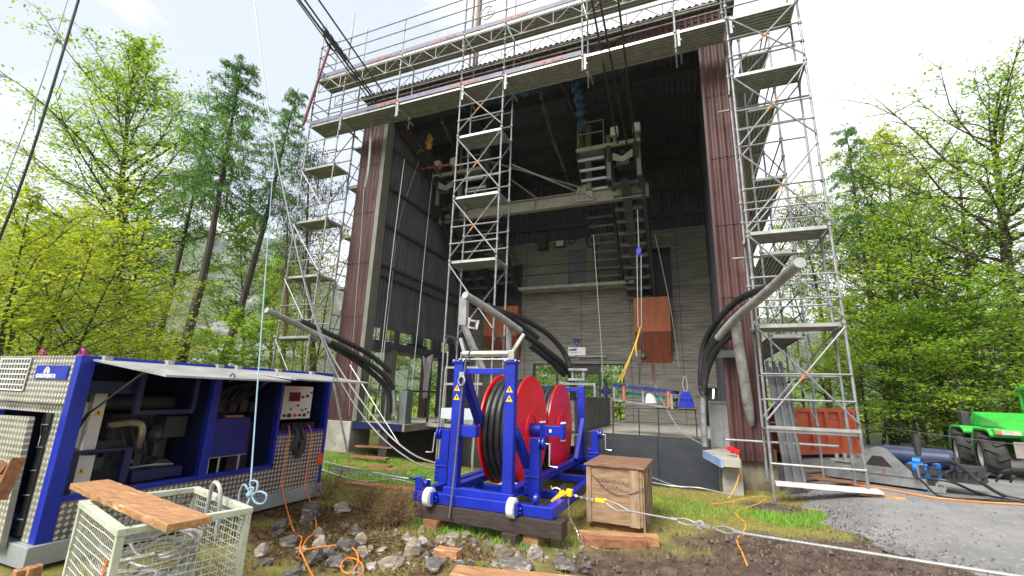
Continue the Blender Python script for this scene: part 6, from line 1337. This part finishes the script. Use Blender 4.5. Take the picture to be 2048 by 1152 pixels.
def rock(c, w, h, mat, seed, label, name='rock'):
    r = random.Random(seed); bm = bmesh.new(); bmesh.ops.create_icosphere(bm, subdivisions=3, radius=1)
    pl = [(Vector((r.gauss(0,1),r.gauss(0,1),r.gauss(0,.8))).normalized(), r.uniform(.38,.8)) for _ in range(13)]; off = Vector((seed*3.7,seed*1.3,0))
    rot = Matrix.Rotation(r.uniform(0,6.28),3,'Z'); sy = r.uniform(.6,.95)
    for v_ in bm.verts:
        p = v_.co.copy()
        for n_, d in pl:
            t_ = p.dot(n_)-d
            if t_ > 0: p -= n_*t_*.92
        p *= 1+.16*mnoise.fractal(p*2.4+off,.8,2.1,5)
        v_.co = rot @ Vector((p.x*w*.60, p.y*w*.60*sy, p.z*h*.64))
    me = bpy.data.meshes.new(name); bm.to_mesh(me); bm.free(); me.materials.append(mat)
    o = bpy.data.objects.new(name, me); COL.objects.link(o); o.location = c+Vector((0,0,h*.13)); WM[o.name] = Matrix.Translation(o.location)
    return tag(o, label, 'rock', 'loose rocks between the container and the reel frame')
mn = ['grey slate','pale veined','ochre stained','dark wet']
for i, (cx, cy, w, h, m_) in enumerate(rl_):
    px, py = 500+cx/2.926, 860+(cy+h*.42)/2.926; c = onG(px, py); s_ = (c-EYE).length/CF/2.926
    near = 'at the foot of the container' if px < 585 else 'around the end of the orange cord' if px < 700 else 'below the dry bush' if px < 800 else 'in front of the dark sleeper' if px < 950 else 'beside the broad bottom timber'
    size = 'large' if w > 120 else 'small' if w < 65 else 'middle sized'
    rock(c, max(.09,w*s_), max(.07,h*s_*1.05), RM[m_], i+1, f'{size} {mn[m_]} rock {near}')
for i in range(110):
    r = random.Random(900+i); px = r.uniform(505,1180); py = r.uniform(1045,1140) if px < 1000 else r.uniform(1085,1135); c = onG(px,py); s = r.uniform(.02,.07)
    rock(c, s*1.4, s, RM[r.randrange(4)], 100+i, 'fist sized stone lying between the rocks and the bottom timber', 'stone')['group'] = 'small stones among the rocks'
M['budm'] = leafmat('reddish_buds', (.10,.05,.02), (.20,.12,.04), (.28,.24,.07))
def bush(name, base, h, rad, n, seed, label, leaf=None, dens=0):
    r = random.Random(seed); t = thing(name, base, label, 'bush'); b = MB(); tips = []
    for i in range(n):
        a = r.uniform(0,6.28); el = r.uniform(.5,1.45); p = base+Vector((r.gauss(0,.06),r.gauss(0,.06),0)); d = Vector((math.cos(a)*math.cos(el),math.sin(a)*math.cos(el),math.sin(el))); L_ = h*r.uniform(.5,1.1); pts = [p]
        for k in range(5):
            d = (d+Vector((r.gauss(0,.22),r.gauss(0,.22),r.gauss(0,.15)))).normalized(); pts.append(pts[-1]+d*L_/5)
            if k > 0:
                for q in range(2):
                    e = (d+Vector((r.gauss(0,.7),r.gauss(0,.7),r.gauss(0,.5)))).normalized(); m = pts[-1]+e*L_*.18; f_ = (e+Vector((r.gauss(0,.5),r.gauss(0,.5),.2))).normalized()
                    b.tube([pts[-1],m,m+f_*L_*.12],[.0028,.002,.0012],3,False); tips += [m, m+f_*L_*.12]
        b.tube(pts,[.006,.005,.004,.003,.002,.0015],4,False)
    b.build('stems', pm('dry_reddish_twigs',(.10,.045,.025),(.20,.11,.06),20,.8) if 'dry_reddish_twigs' not in bpy.data.materials else bpy.data.materials['dry_reddish_twigs'], t)
    if dens:
        b = MB()
        for p in tips:
            for q in range(dens):
                c = p+Vector((r.gauss(0,.02),r.gauss(0,.02),r.gauss(0,.02))); e = Vector((r.gauss(0,1),r.gauss(0,1),r.gauss(0,1))).normalized()*.012; f_ = e.orthogonal().normalized()*.007
                b.add([c-e,c+f_,c+e,c-f_],[(0,1,2,3)])
        b.build('buds', M['budm'], t)['kind'] = 'stuff'
bush('dry_bush', onG(790,1052), .55, .5, 60, 3, 'dense dry bush of reddish brown twigs among the rocks', None, 1)
bush('dry_bush', onG(735,1025), .42, .4, 24, 5, 'thinner dry bush left of the dense one', None, 1)
bush('dry_bush', onG(655,1000), .65, .4, 22, 8, 'bare dark bush at the rear corner of the container')
bush('dry_bush', onG(1010,1108), .12, .3, 26, 9, 'flat heap of reddish dead twigs under the sleeper')

# torn blue tarps and sagging nets under the hall ceiling
M['tarp'] = pm('dark_blue_tarp',(.02,.06,.13),(.05,.13,.24),6,.5,bump=.5)
def cloth(pts, wd, mat, name, label, cat, seed):
    r = random.Random(seed); P = spl([atY(*q) for q in pts], 6); b = MB(); vs = []
    for i, p in enumerate(P):
        for k in range(5): vs.append(p+Vector(((k-2)*wd/4*(.7+.5*math.sin(i*1.7+seed)), r.uniform(-.12,.12), r.uniform(-.06,.06))))
    b.add(vs, [(5*i+k,5*(i+1)+k,5*(i+1)+k+1,5*i+k+1) for i in range(len(P)-1) for k in range(4)])
    o = tag(b.build(name, mat, smooth=True), label, cat); md = o.modifiers.new('th','SOLIDIFY'); md.thickness = .01
cloth([(1148,165,12.2),(1155,190,12.6),(1160,215,13.0),(1163,240,13.4),(1166,262,13.6)], .34, M['tarp'], 'hanging_tarp', 'torn blue tarp hanging down beside the right saddle railing', 'tarp', 1)
cloth([(985,205,11.9),(1015,196,11.95),(1045,188,12.0),(1065,184,12.1)], .5, M['tarp'], 'hanging_tarp', 'blue tarp remnant bunched under the roof edge', 'tarp', 2)
M['net'] = pm('grey_netting',(.10,.10,.12),(.17,.17,.19),30,.8)
for k, pts in enumerate(([(1080,182,12.2),(1090,225,13.2),(1108,285,14.5),(1132,350,16.0),(1144,392,17.2)],[(1241,133,12.2),(1252,175,13.2),(1268,232,14.5)],[(884,242,12.2),(895,268,13.2),(908,296,14.4)])):
    cloth(pts, .13, M['net'], 'sagging_net', ['long grey net strip sagging below the hall ceiling','short grey net strip right of the blue tarp','short grey net strip at the left of the hall ceiling'][k], 'net', 5+k)
# ================================================================== TREES
def npmesh(name, V, F4, mat):
    me = bpy.data.meshes.new(name); n = len(V); k = len(F4)
    me.vertices.add(n); me.vertices.foreach_set('co', V.astype(np.float32).ravel())
    me.loops.add(k*4); me.loops.foreach_set('vertex_index', F4.astype(np.int32).ravel())
    me.polygons.add(k); me.polygons.foreach_set('loop_start', np.arange(0, k*4, 4, dtype=np.int32)); me.polygons.foreach_set('loop_total', np.full(k, 4, dtype=np.int32))
    me.update(calc_edges=True); me.materials.append(mat); return me
def leafmesh(name, C, size, rs, mat, tilt=.5, aspect=.55, hang=0, Dr=None):
    n = len(C); a = rs.uniform(0, 2*np.pi, n); t = np.clip(rs.normal(0, tilt, n), -1.4, 1.4)
    d = np.stack([np.cos(a)*np.cos(t), np.sin(a)*np.cos(t), np.sin(t)], 1)
    if hang: d[:, 2] -= hang; d /= np.linalg.norm(d, axis=1)[:, None]
    if Dr is not None: d = d*.6+Dr; d /= np.linalg.norm(d, axis=1)[:, None]
    s = np.stack([-np.sin(a), np.cos(a), rs.normal(0, tilt*.8, n)], 1); s -= d*(s*d).sum(1)[:, None]; s /= np.linalg.norm(s, axis=1)[:, None]
    L_ = size*rs.uniform(.6, 1.35, n)[:, None]; up = np.cross(d, s)*L_*.12
    V = np.stack([C-d*L_*.5, C+s*L_*aspect*.5+up, C+d*L_*.5, C-s*L_*aspect*.5+up], 1).reshape(-1, 3)
    return npmesh(name, V, np.arange(n*4).reshape(n, 4), mat)
def tree(name, base, top_z, seed, label, kind='beech', cs=.35, spread=4.0, rad=.25, leaf='leafy', nleaf=9000, lsize=.15, lean=(0,0), bark='bark', nl=26, flat=.18, thin_top=0.0, group=None, stems=1):
    r = random.Random(seed); rs = np.random.RandomState(seed); base = Vector(base)
    if isinstance(top_z, tuple): top_z = height_at(base, top_z[1])
    H = top_z-base.z
    t = thing(name, base, label, 'tree', group); b = MB(); sprays = []
    for st in range(stems):
        p = base+Vector((r.gauss(0,.35),r.gauss(0,.35),0))*(1 if stems > 1 else 0); tp_ = [p.copy()]; d = Vector((lean[0]+(r.gauss(0,.10) if stems > 1 else 0), lean[1]+(r.gauss(0,.10) if stems > 1 else 0), 1)).normalized()
        n = 12; hh = H*(1 if st == 0 else r.uniform(.7,.95))
        for i in range(n):
            wob = .05 if kind != 'larch' else .015
            d = (d+Vector((r.gauss(0,wob),r.gauss(0,wob),.05))).normalized(); tp_.append(tp_[-1]+d*hh/n)
        sc = H/max(.1, tp_[-1].z-base.z) if st == 0 else 1
        tp_ = [base+(q-base)*sc for q in tp_]
        R = [rad/(1 if stems == 1 else 1.4)*(1-.93*(i/n)**.9) for i in range(n+1)]
        b.tube(tp_, R, 8)
        def at(u):
            x = u*n; i = min(n-1, int(x)); return tp_[i].lerp(tp_[i+1], x-i), R[i]
        m_ = nl//stems
        for k in range(m_):
            u = cs+(1-cs)*((k+r.random())/m_)**.9; q, rr = at(min(.985,u)); a = k*2.4+r.uniform(-.5,.5)
            v = (u-cs)/(1-cs)
            if kind == 'beech': L_ = spread*(.55+.65*math.sin(math.pi*min(1,v*.85+.18)))*r.uniform(.6,1.1)*(1-.55*v**3); el = .15+.75*v+r.uniform(-.15,.2)
            elif kind == 'larch': L_ = spread*(1-.8*v)*r.uniform(.6,1.1)*(.55+.45*min(1,v*4)); el = .05+.35*v+r.uniform(-.25,.15)
            else: L_ = spread*(.6+.4*math.sin(math.pi*v))*r.uniform(.5,1.1); el = r.uniform(-.1,.6)
            if kind == 'beech': L_ = min(L_, max(.5, (top_z-q.z+.4)/max(.25, math.sin(el+.2))))
            d = Vector((math.cos(a)*math.cos(el),math.sin(a)*math.cos(el),math.sin(el))); pts = [q]; ns = 5
            for i in range(ns):
                dz = -.10 if kind == 'larch' else (.05 if kind == 'beech' else .12)
                d = (d+Vector((r.gauss(0,.14),r.gauss(0,.14),r.gauss(0,.09)+dz))).normalized(); pts.append(pts[-1]+d*L_/ns)
            rb = max(.010, min(rr*.5, .0115*L_)); b.tube(pts, [rb*(1-.85*i/ns) for i in range(ns+1)], 5, False)
            dens = 1.0 if not thin_top else (1.0 if v < .45 else max(.12, 1-thin_top*(v-.45)/.55))
            for i in range(1, ns+1):
                for j in range(4 if kind != 'larch' else 5):
                    if i == 1 and r.random() < .5: continue
                    e = (d*.6+Vector((r.gauss(0,.8),r.gauss(0,.8),r.gauss(.05,.28)))).normalized(); l2 = L_*r.uniform(.14,.34); s0 = pts[i].lerp(pts[i-1], r.random()); s1 = s0+e*l2+Vector((0,0,-.12*l2 if kind != 'pine' else .1*l2))
                    if kind == 'larch': s1.z -= l2*.35
                    b.tube([s0, s0.lerp(s1,.55)+Vector((0,0,.04)), s1], [rb*.34,rb*.22,.004], 3, False)
                    sprays.append((s0, s1, dens*(.5+r.random())))
    b.build('trunk', M[bark], t, smooth=True)
    w = np.array([s[2]*((s[1]-s[0]).length+.15) for s in sprays]); w /= w.sum(); idx = rs.choice(len(sprays), nleaf, p=w)
    A = np.array([s[0] for s in sprays]); B = np.array([s[1] for s in sprays]); L2 = np.linalg.norm(B-A, axis=1)
    u = rs.uniform(.1,1.15,nleaf)[:,None]; C = A[idx]*(1-u)+B[idx]*u
    sp = (L2[idx]*.22+.05)[:,None]
    if kind == 'beech': C = C+rs.normal(0,1,(nleaf,3))*sp*np.array([1,1,flat]); me = leafmesh('crown', C-np.array(base), lsize, rs, M[leaf], .45)
    elif kind == 'larch': C = C+rs.normal(0,1,(nleaf,3))*sp*np.array([.35,.35,.3])+np.array([0,0,-.08]); me = leafmesh('crown', C-np.array(base), lsize, rs, M[leaf], .8, .22, .3)
    else:
        C = A[idx]*.15+B[idx]*.85+rs.normal(0,1,(nleaf,3))*np.array([.32,.32,.16]); me = leafmesh('crown', C-np.array(base), lsize, rs, M[leaf], .9, .16, -.2)
    o = bpy.data.objects.new('crown', me); COL.objects.link(o); o.parent = t; WM[o.name] = WM[t.name].copy()
    return t
def place(px, py, D):                 # a trunk crossing this picture point at horizontal distance D, standing on the ground
    p = atD(px, py, D); return Vector((p.x, p.y, gz(p.x,p.y)-.3))
def ztop(px, py, D): return ('y', py)
def height_at(base, py):              # height at which the upright line through base crosses picture row py
    q = Vector((base.x, base.y, 0))-EYE; k = (576-py)/CF; a1, a2 = q.dot(_U), q.dot(_f)
    return (k*a2-a1)/(_U.z-k*_f.z)
GL = 'trees on the left beyond the container'; GR_ = 'trees on the right beyond the track'
T_ = tree
T_('beech_tree', place(272,690,23), ztop(272,165,23), 21, 'tall airy beech with dark trunk, second tree group from the left', 'beech', .34, 4.6, .26, 'leafy', 19000, .14, (-.09,-.15), group=GL, nl=64, thin_top=.25)
T_('beech_tree', place(235,690,25), ztop(225,390,25), 27, 'slimmer beech with dark trunk left of the airy tall one', 'beech', .3, 3.6, .17, 'leafy', 8000, .13, (-.05,-.08), group=GL, nl=34, thin_top=.3)
T_('larch_tree', place(352,705,18), ztop(470,150,18), 22, 'tall larch with long bare trunk left of the scaffold', 'larch', .60, 2.5, .21, 'larch', 10500, .16, (.055,.0), 'bark', 64, group=GL)
T_('larch_tree', place(308,705,20), ztop(428,255,20), 23, 'thinner larch close behind the airy beech', 'larch', .62, 1.9, .16, 'larch', 5000, .15, (.05,0), 'bark', 46, group=GL)
T_('larch_tree', place(432,715,19), ztop(578,155,19), 24, 'tall larch nearest to the left scaffold', 'larch', .60, 1.9, .19, 'larch', 7500, .15, (.035,0), 'bark', 58, group=GL)
T_('maple_tree', place(95,690,14), ztop(120,425,14), 31, 'bushy yellow green maple in the left foreground', 'beech', .12, 3.1, .10, 'leafm', 12000, .10, stems=3, nl=44, flat=.28, group=GL)
T_('maple_tree', place(5,690,15), ztop(10,420,15), 32, 'bright maple cut by the left edge of the picture', 'beech', .12, 3.2, .11, 'leafm', 10000, .10, stems=3, nl=40, flat=.28, group=GL)
T_('maple_tree', place(200,700,18), ztop(205,575,18), 33, 'low yellow maple behind the container roof', 'beech', .1, 2.8, .09, 'leafm', 6500, .11, stems=2, nl=30, flat=.28, group=GL)
T_('young_beech', place(330,705,20), ztop(335,630,20), 34, 'young spring green beech behind the container, below the larches', 'beech', .12, 2.8, .07, 'leafm', 5000, .12, stems=2, nl=26, flat=.25, group=GL)
T_('young_beech', place(500,712,21), ztop(530,440,21), 35, 'young beech with sparse bright leaves beside the left scaffold', 'beech', .2, 2.6, .08, 'leafg', 6500, .14, nl=30, group=GL)
T_('young_beech', place(610,700,30), ztop(612,470,30), 36, 'bronze leaved young tree behind the left scaffold', 'beech', .12, 4.2, .12, 'leafo', 6000, .15, stems=2, nl=30, group=GL)
T_('pine_tree', place(655,640,22), ztop(720,340,22), 37, 'pine with reddish trunk between left scaffold and brown pillar', 'pine', .55, 1.8, .19, 'pine', 4000, .22, (.0,.0), 'barkr', 26, group=GL)
T_('pine_tree', place(578,690,27), ztop(645,400,27), 38, 'pine with reddish trunk behind the left scaffold tower', 'pine', .55, 2.0, .18, 'pine', 4000, .22, (.0,.0), 'barkr', 22, group=GL)
T_('young_beech', place(465,712,17), ztop(470,590,17), 39, 'low bright green sapling right behind the container', 'beech', .1, 1.8, .05, 'leafg', 5500, .12, nl=22, stems=2, group=GL)
T_('young_beech', place(770,700,24), ztop(775,560,24), 40, 'bright green tree seen through the left side opening', 'beech', .1, 3.0, .09, 'leafg', 9000, .14, nl=30, stems=2, group=GL)
T_('young_beech', place(860,745,27), ztop(862,600,27), 41, 'second bright tree seen through the left side opening', 'beech', .1, 3.2, .09, 'leafy', 9000, .15, nl=30, stems=2, group=GL)
for i, (x, D) in enumerate(((1085,31),(1170,32),(1235,31),(1000,33))):
    T_('young_beech', place(x,790,D), 6.5, 60+i, ['bright tree behind the left station window','bright tree behind the middle station window','bright tree behind the right station window','leafy tree beyond the rear wall of the hall'][i], 'beech', .08, 3.6, .09, 'leafg', 7000, .18, nl=26, stems=2, group='trees behind the station')
# right side
T_('beech_tree', place(1795,790,27), ztop(1790,262,27), 51, 'beech with yellowish crown in the middle of the right wood', 'beech', .14, 4.6, .24, 'leafm', 18000, .15, nl=60, group=GR_, thin_top=.2)
T_('beech_tree', place(2040,800,24), ztop(1985,195,24), 52, 'tall beech with bare upper branches at the right edge', 'beech', .16, 6.0, .32, 'leafy', 20000, .14, (-.03,0), nl=64, group=GR_, thin_top=.85)
T_('beech_tree', place(1890,800,24), ztop(1870,430,24), 53, 'spring green beech right of the yellowish one', 'beech', .10, 4.0, .2, 'leafy', 11000, .14, nl=46, group=GR_)
T_('beech_tree', place(1960,800,27), ztop(1960,330,27), 58, 'leafy beech standing behind the telehandler', 'beech', .10, 4.6, .2, 'leafy', 6000, .14, nl=36, group=GR_)
T_('larch_tree', place(1780,830,25), ztop(1650,245,25), 54, 'slender larch with long straight trunk right of the right scaffold', 'larch', .55, 3.0, .2, 'larch', 10000, .16, (.02,0), 'bark', 40, group=GR_)
T_('pine_tree', place(1650,780,30), ztop(1560,430,30), 55, 'pine with reddish trunk behind the right scaffold', 'pine', .6, 2.4, .2, 'pine', 7000, .22, (0,0), 'barkr', 24, group=GR_)
T_('young_beech', place(1640,800,28), ztop(1630,470,28), 56, 'bright beech seen through the right scaffold', 'beech', .08, 3.8, .12, 'leafg', 7000, .14, nl=34, stems=2, group=GR_)
T_('young_beech', place(1730,830,24), ztop(1725,560,24), 57, 'low spring green beech behind the rust orange skip', 'beech', .06, 3.2, .1, 'leafg', 9000, .13, nl=36, stems=2, group=GR_)
T_('young_beech', place(1830,840,22), ztop(1830,620,22), 59, 'low spring green beech left of the telehandler', 'beech', .05, 3.2, .1, 'leafg', 8500, .12, nl=36, stems=3, group=GR_)
T_('young_beech', place(1930,840,24), ztop(1930,600,24), 64, 'low bright beech close behind the telehandler', 'beech', .05, 3.4, .1, 'leafy', 7500, .12, nl=34, stems=3, group=GR_)
T_('young_beech', place(2040,830,22), ztop(2040,560,22), 65, 'low bright beech at the right edge behind the cab', 'beech', .05, 3.2, .1, 'leafg', 12000, .13, nl=40, stems=3, group=GR_)
for i, (x, D, xt, yt) in enumerate(((1840,31,1845,420),(1700,33,1690,470))):
    T_('beech_tree', place(x,820,D), ztop(xt,yt,D), 70+i, ['slim dark trunked beech further back in the right wood','slim beech behind the slender larch'][i], 'beech', .12, 3.8, .15, 'leafy', 7000, .16, nl=34, group=GR_)
for i, (x, D, xt, yt) in enumerate(((60,36,60,480),(170,38,170,500),(560,36,600,520))):
    T_('beech_tree', place(x,700,D), ztop(xt,yt,D), 80+i, ['farther beech behind the maple at the left edge','farther beech between the maples','farther beech behind the left scaffold'][i], 'beech', .1, 4.6, .18, 'leafy' if i < 2 else 'leafg', 8000, .2, nl=34, group=GL)
# dim undergrowth and wood edge farther back (uncountable)
def wood(name, arcs, label, leaf, seed, hmax, n, size):
    rs = np.random.RandomState(seed); C = []
    for a0, a1, d0, d1, h in arcs:
        m = n; a = np.radians(rs.uniform(a0,a1,m)); d = rs.uniform(d0,d1,m)
        cl_ = np.array([fbm(float(x)*9, float(y)*.08, 1, 3, seed) for x, y in zip(a, d)])
        z = rs.uniform(0,1,m)**1.3*h*(.75+.9*np.clip(cl_+.1,-.4,.6)); C.append(np.stack([d*np.sin(a), d*np.cos(a), z], 1))
    C = np.concatenate(C); me = leafmesh(name, C, size, rs, M[leaf], .6); o = bpy.data.objects.new(name, me); COL.objects.link(o); tag(o, label, None, None, 'stuff'); WM[o.name] = Matrix()
wood('undergrowth', [(-78,-36,24,44,3.2),(6,32,27,44,3.4),(-36,6,30,44,3.0)], 'spring green undergrowth along the edge of the wood', 'leafy', 5, 3, 9000, .24)
# ------------------------------------------------------------------ grass
def grass():
    rs = np.random.RandomState(7); n = 260000
    x = rs.uniform(-9.5, 3.6, n); y = rs.uniform(3.4, 11.3, n); keep = []; tone = []
    rnd_ = rs.uniform(0, 1, n)
    for i in range(n):
        X, Yv = float(x[i]), float(y[i])
        if Yv > 10.88 and -9.85 < X < .42: continue
        if X < -5.9 and Yv < 6.6: continue
        if X > road_edge(Yv)-.05: continue
        m, s, l = masks(X, Yv); p = (.60+.5*l)*(1-m)**2*(1-.62*s)
        if rnd_[i] < p: keep.append(i); tone.append(l)
    k = np.array(keep); x = x[k]; y = y[k]; tone = np.array(tone); m = len(k); z = np.array([gz(float(a), float(b))-.012 for a, b in zip(x, y)])
    h = (.022+.05*rs.uniform(0,1,m)**2)*(1+.9*tone); a = rs.uniform(0,2*np.pi,m); w = .0032; ln = rs.normal(0,.55,(m,2))*h[:,None]
    B = np.stack([x,y,z],1); s = np.stack([np.cos(a)*w,np.sin(a)*w,np.zeros(m)],1); tip = B+np.stack([ln[:,0],ln[:,1],h],1); mid = B+np.stack([ln[:,0]*.35,ln[:,1]*.35,h*.6],1)
    V = np.stack([B-s,B+s,mid+s*.7,mid-s*.7,tip],1).reshape(-1,3); F = []
    me = bpy.data.meshes.new('grass'); me.vertices.add(len(V)); me.vertices.foreach_set('co', V.astype(np.float32).ravel())
    o5 = np.arange(m)*5; q = np.stack([o5,o5+1,o5+2,o5+3],1); t3 = np.stack([o5+3,o5+2,o5+4],1)
    li = np.concatenate([q.ravel(), t3.ravel()]); me.loops.add(len(li)); me.loops.foreach_set('vertex_index', li.astype(np.int32))
    me.polygons.add(2*m); me.polygons.foreach_set('loop_start', np.concatenate([np.arange(0,4*m,4), 4*m+np.arange(0,3*m,3)]).astype(np.int32)); me.polygons.foreach_set('loop_total', np.concatenate([np.full(m,4),np.full(m,3)]).astype(np.int32)); me.update(calc_edges=True)
    ca = me.color_attributes.new('tone', 'FLOAT_COLOR', 'POINT'); tv = np.clip(tone+rs.normal(0,.22,m),0,1); cc = np.repeat(np.stack([tv,tv,tv,np.ones(m)],1),5,axis=0); ca.data.foreach_set('color', cc.astype(np.float32).ravel())
    mt = bpy.data.materials.new('grass_blade'); mt.use_nodes = True; t = mt.node_tree; b = t.nodes['Principled BSDF']; at_ = N(t, 'ShaderNodeAttribute', _attribute_name='tone'); r = N(t, 'ShaderNodeValToRGB')
    e = r.color_ramp.elements; e[0].position = .1; e[0].color = (.26,.20,.04,1); e[1].position = .9; e[1].color = (.15,.33,.02,1); kk = e.new(.45); kk.color = (.22,.25,.035,1)
    t.links.new(at_.outputs['Fac'], r.inputs['Fac']); t.links.new(r.outputs['Color'], b.inputs['Base Color']); b.inputs['Roughness'].default_value = .6
    me.materials.append(mt); o = bpy.data.objects.new('grass', me); COL.objects.link(o); tag(o, 'short patchy grass and moss', None, None, 'stuff'); WM[o.name] = Matrix()
grass()
# ------------------------------------------------------------------ leaf litter, twigs and gravel chips on the ground
def litter(name, n, region, mat, label, size, seed, aspect=.6, tilt=.3, dz=.012, dens=None):
    rs = np.random.RandomState(seed); x = rs.uniform(region[0],region[1],n); y = rs.uniform(region[2],region[3],n); C = []
    for i in range(n):
        X, Yv = float(x[i]), float(y[i])
        if dens and rs.uniform() > dens(X, Yv): continue
        C.append((X, Yv, gz(X,Yv)+dz+rs.uniform(0,.012)))
    me = leafmesh(name, np.array(C), size, rs, mat, tilt, aspect); o = bpy.data.objects.new(name, me); COL.objects.link(o); tag(o, label, None, None, 'stuff'); WM[o.name] = Matrix()
M['litter'] = leafmat('dead_leaf', (.05,.025,.012), (.13,.065,.03), (.26,.15,.07))
litter('leaf_litter', 9000, (-6.6,-1.4,3.5,6.3), M['litter'], 'brown dead leaves and twigs between the rocks', .05, 11, .45, .5, .02, lambda a, c: masks(a,c)[1])
M['chip'] = leafmat('gravel_chip', (.07,.065,.06), (.17,.16,.15), (.34,.33,.31))
litter('gravel', 26000, (.6,6.5,4.5,12.5), M['chip'], 'loose gravel chips on the track', .03, 12, .8, .35, .016, lambda a, c: (max(.03, math.exp(-abs(a-road_edge(c)-.1)/.28)) if a > road_edge(c)-.5 else 0)+masks(a,c)[0]*.25*(1 if a <= road_edge(c) else 0))
def clods():
    rs = random.Random(3); b = MB()
    for i in range(2600):
        X, Yv = rs.uniform(-1.5,3.2), rs.uniform(4.4,10.2); mk = masks(X,Yv)
        if rs.random() > mk[0]*.9 or X > road_edge(Yv): continue
        s = rs.uniform(.008,.032); c = Vector((X,Yv,gz(X,Yv)+.0)); vs = [c+Vector((rs.uniform(-1,1)*s*.3+math.cos(k*2*math.pi/5)*s*rs.uniform(.7,1.2),math.sin(k*2*math.pi/5)*s*rs.uniform(.7,1.2),-.01)) for k in range(5)]
        vs2 = [q.lerp(c,.45)+Vector((0,0,s*rs.uniform(.5,1.0)+.012)) for q in vs]
        b.add(vs+vs2, [tuple(range(5,10))]+[(k,(k+1)%5,5+(k+1)%5,5+k) for k in range(5)])
    o = b.build('mud_clods', pm('wet_mud',(.036,.023,.016),(.15,.10,.07),6,.55,bump=.5), smooth=False, origin=(0,0,0)); tag(o, 'broken clods of wet mud', None, None, 'stuff')
clods()
# ------------------------------------------------------------------ haze
def haze():
    m = bpy.data.materials.new('damp_air'); m.use_nodes = True; t = m.node_tree; t.nodes.remove(t.nodes['Principled BSDF'])
    v = N(t, 'ShaderNodeVolumePrincipled'); v.inputs['Color'].default_value = (.86,.90,.98,1); v.inputs['Density'].default_value = HAZE; v.inputs['Anisotropy'].default_value = .1
    t.links.new(v.outputs[0], t.nodes['Material Output'].inputs['Volume'])
    o = MB().box(-1150,1150,-1150,1150,-12,330).build('haze', m, origin=(0,0,0)); tag(o, 'thin damp haze filling the valley', None, None, 'stuff')
HAZE = .00022
haze()
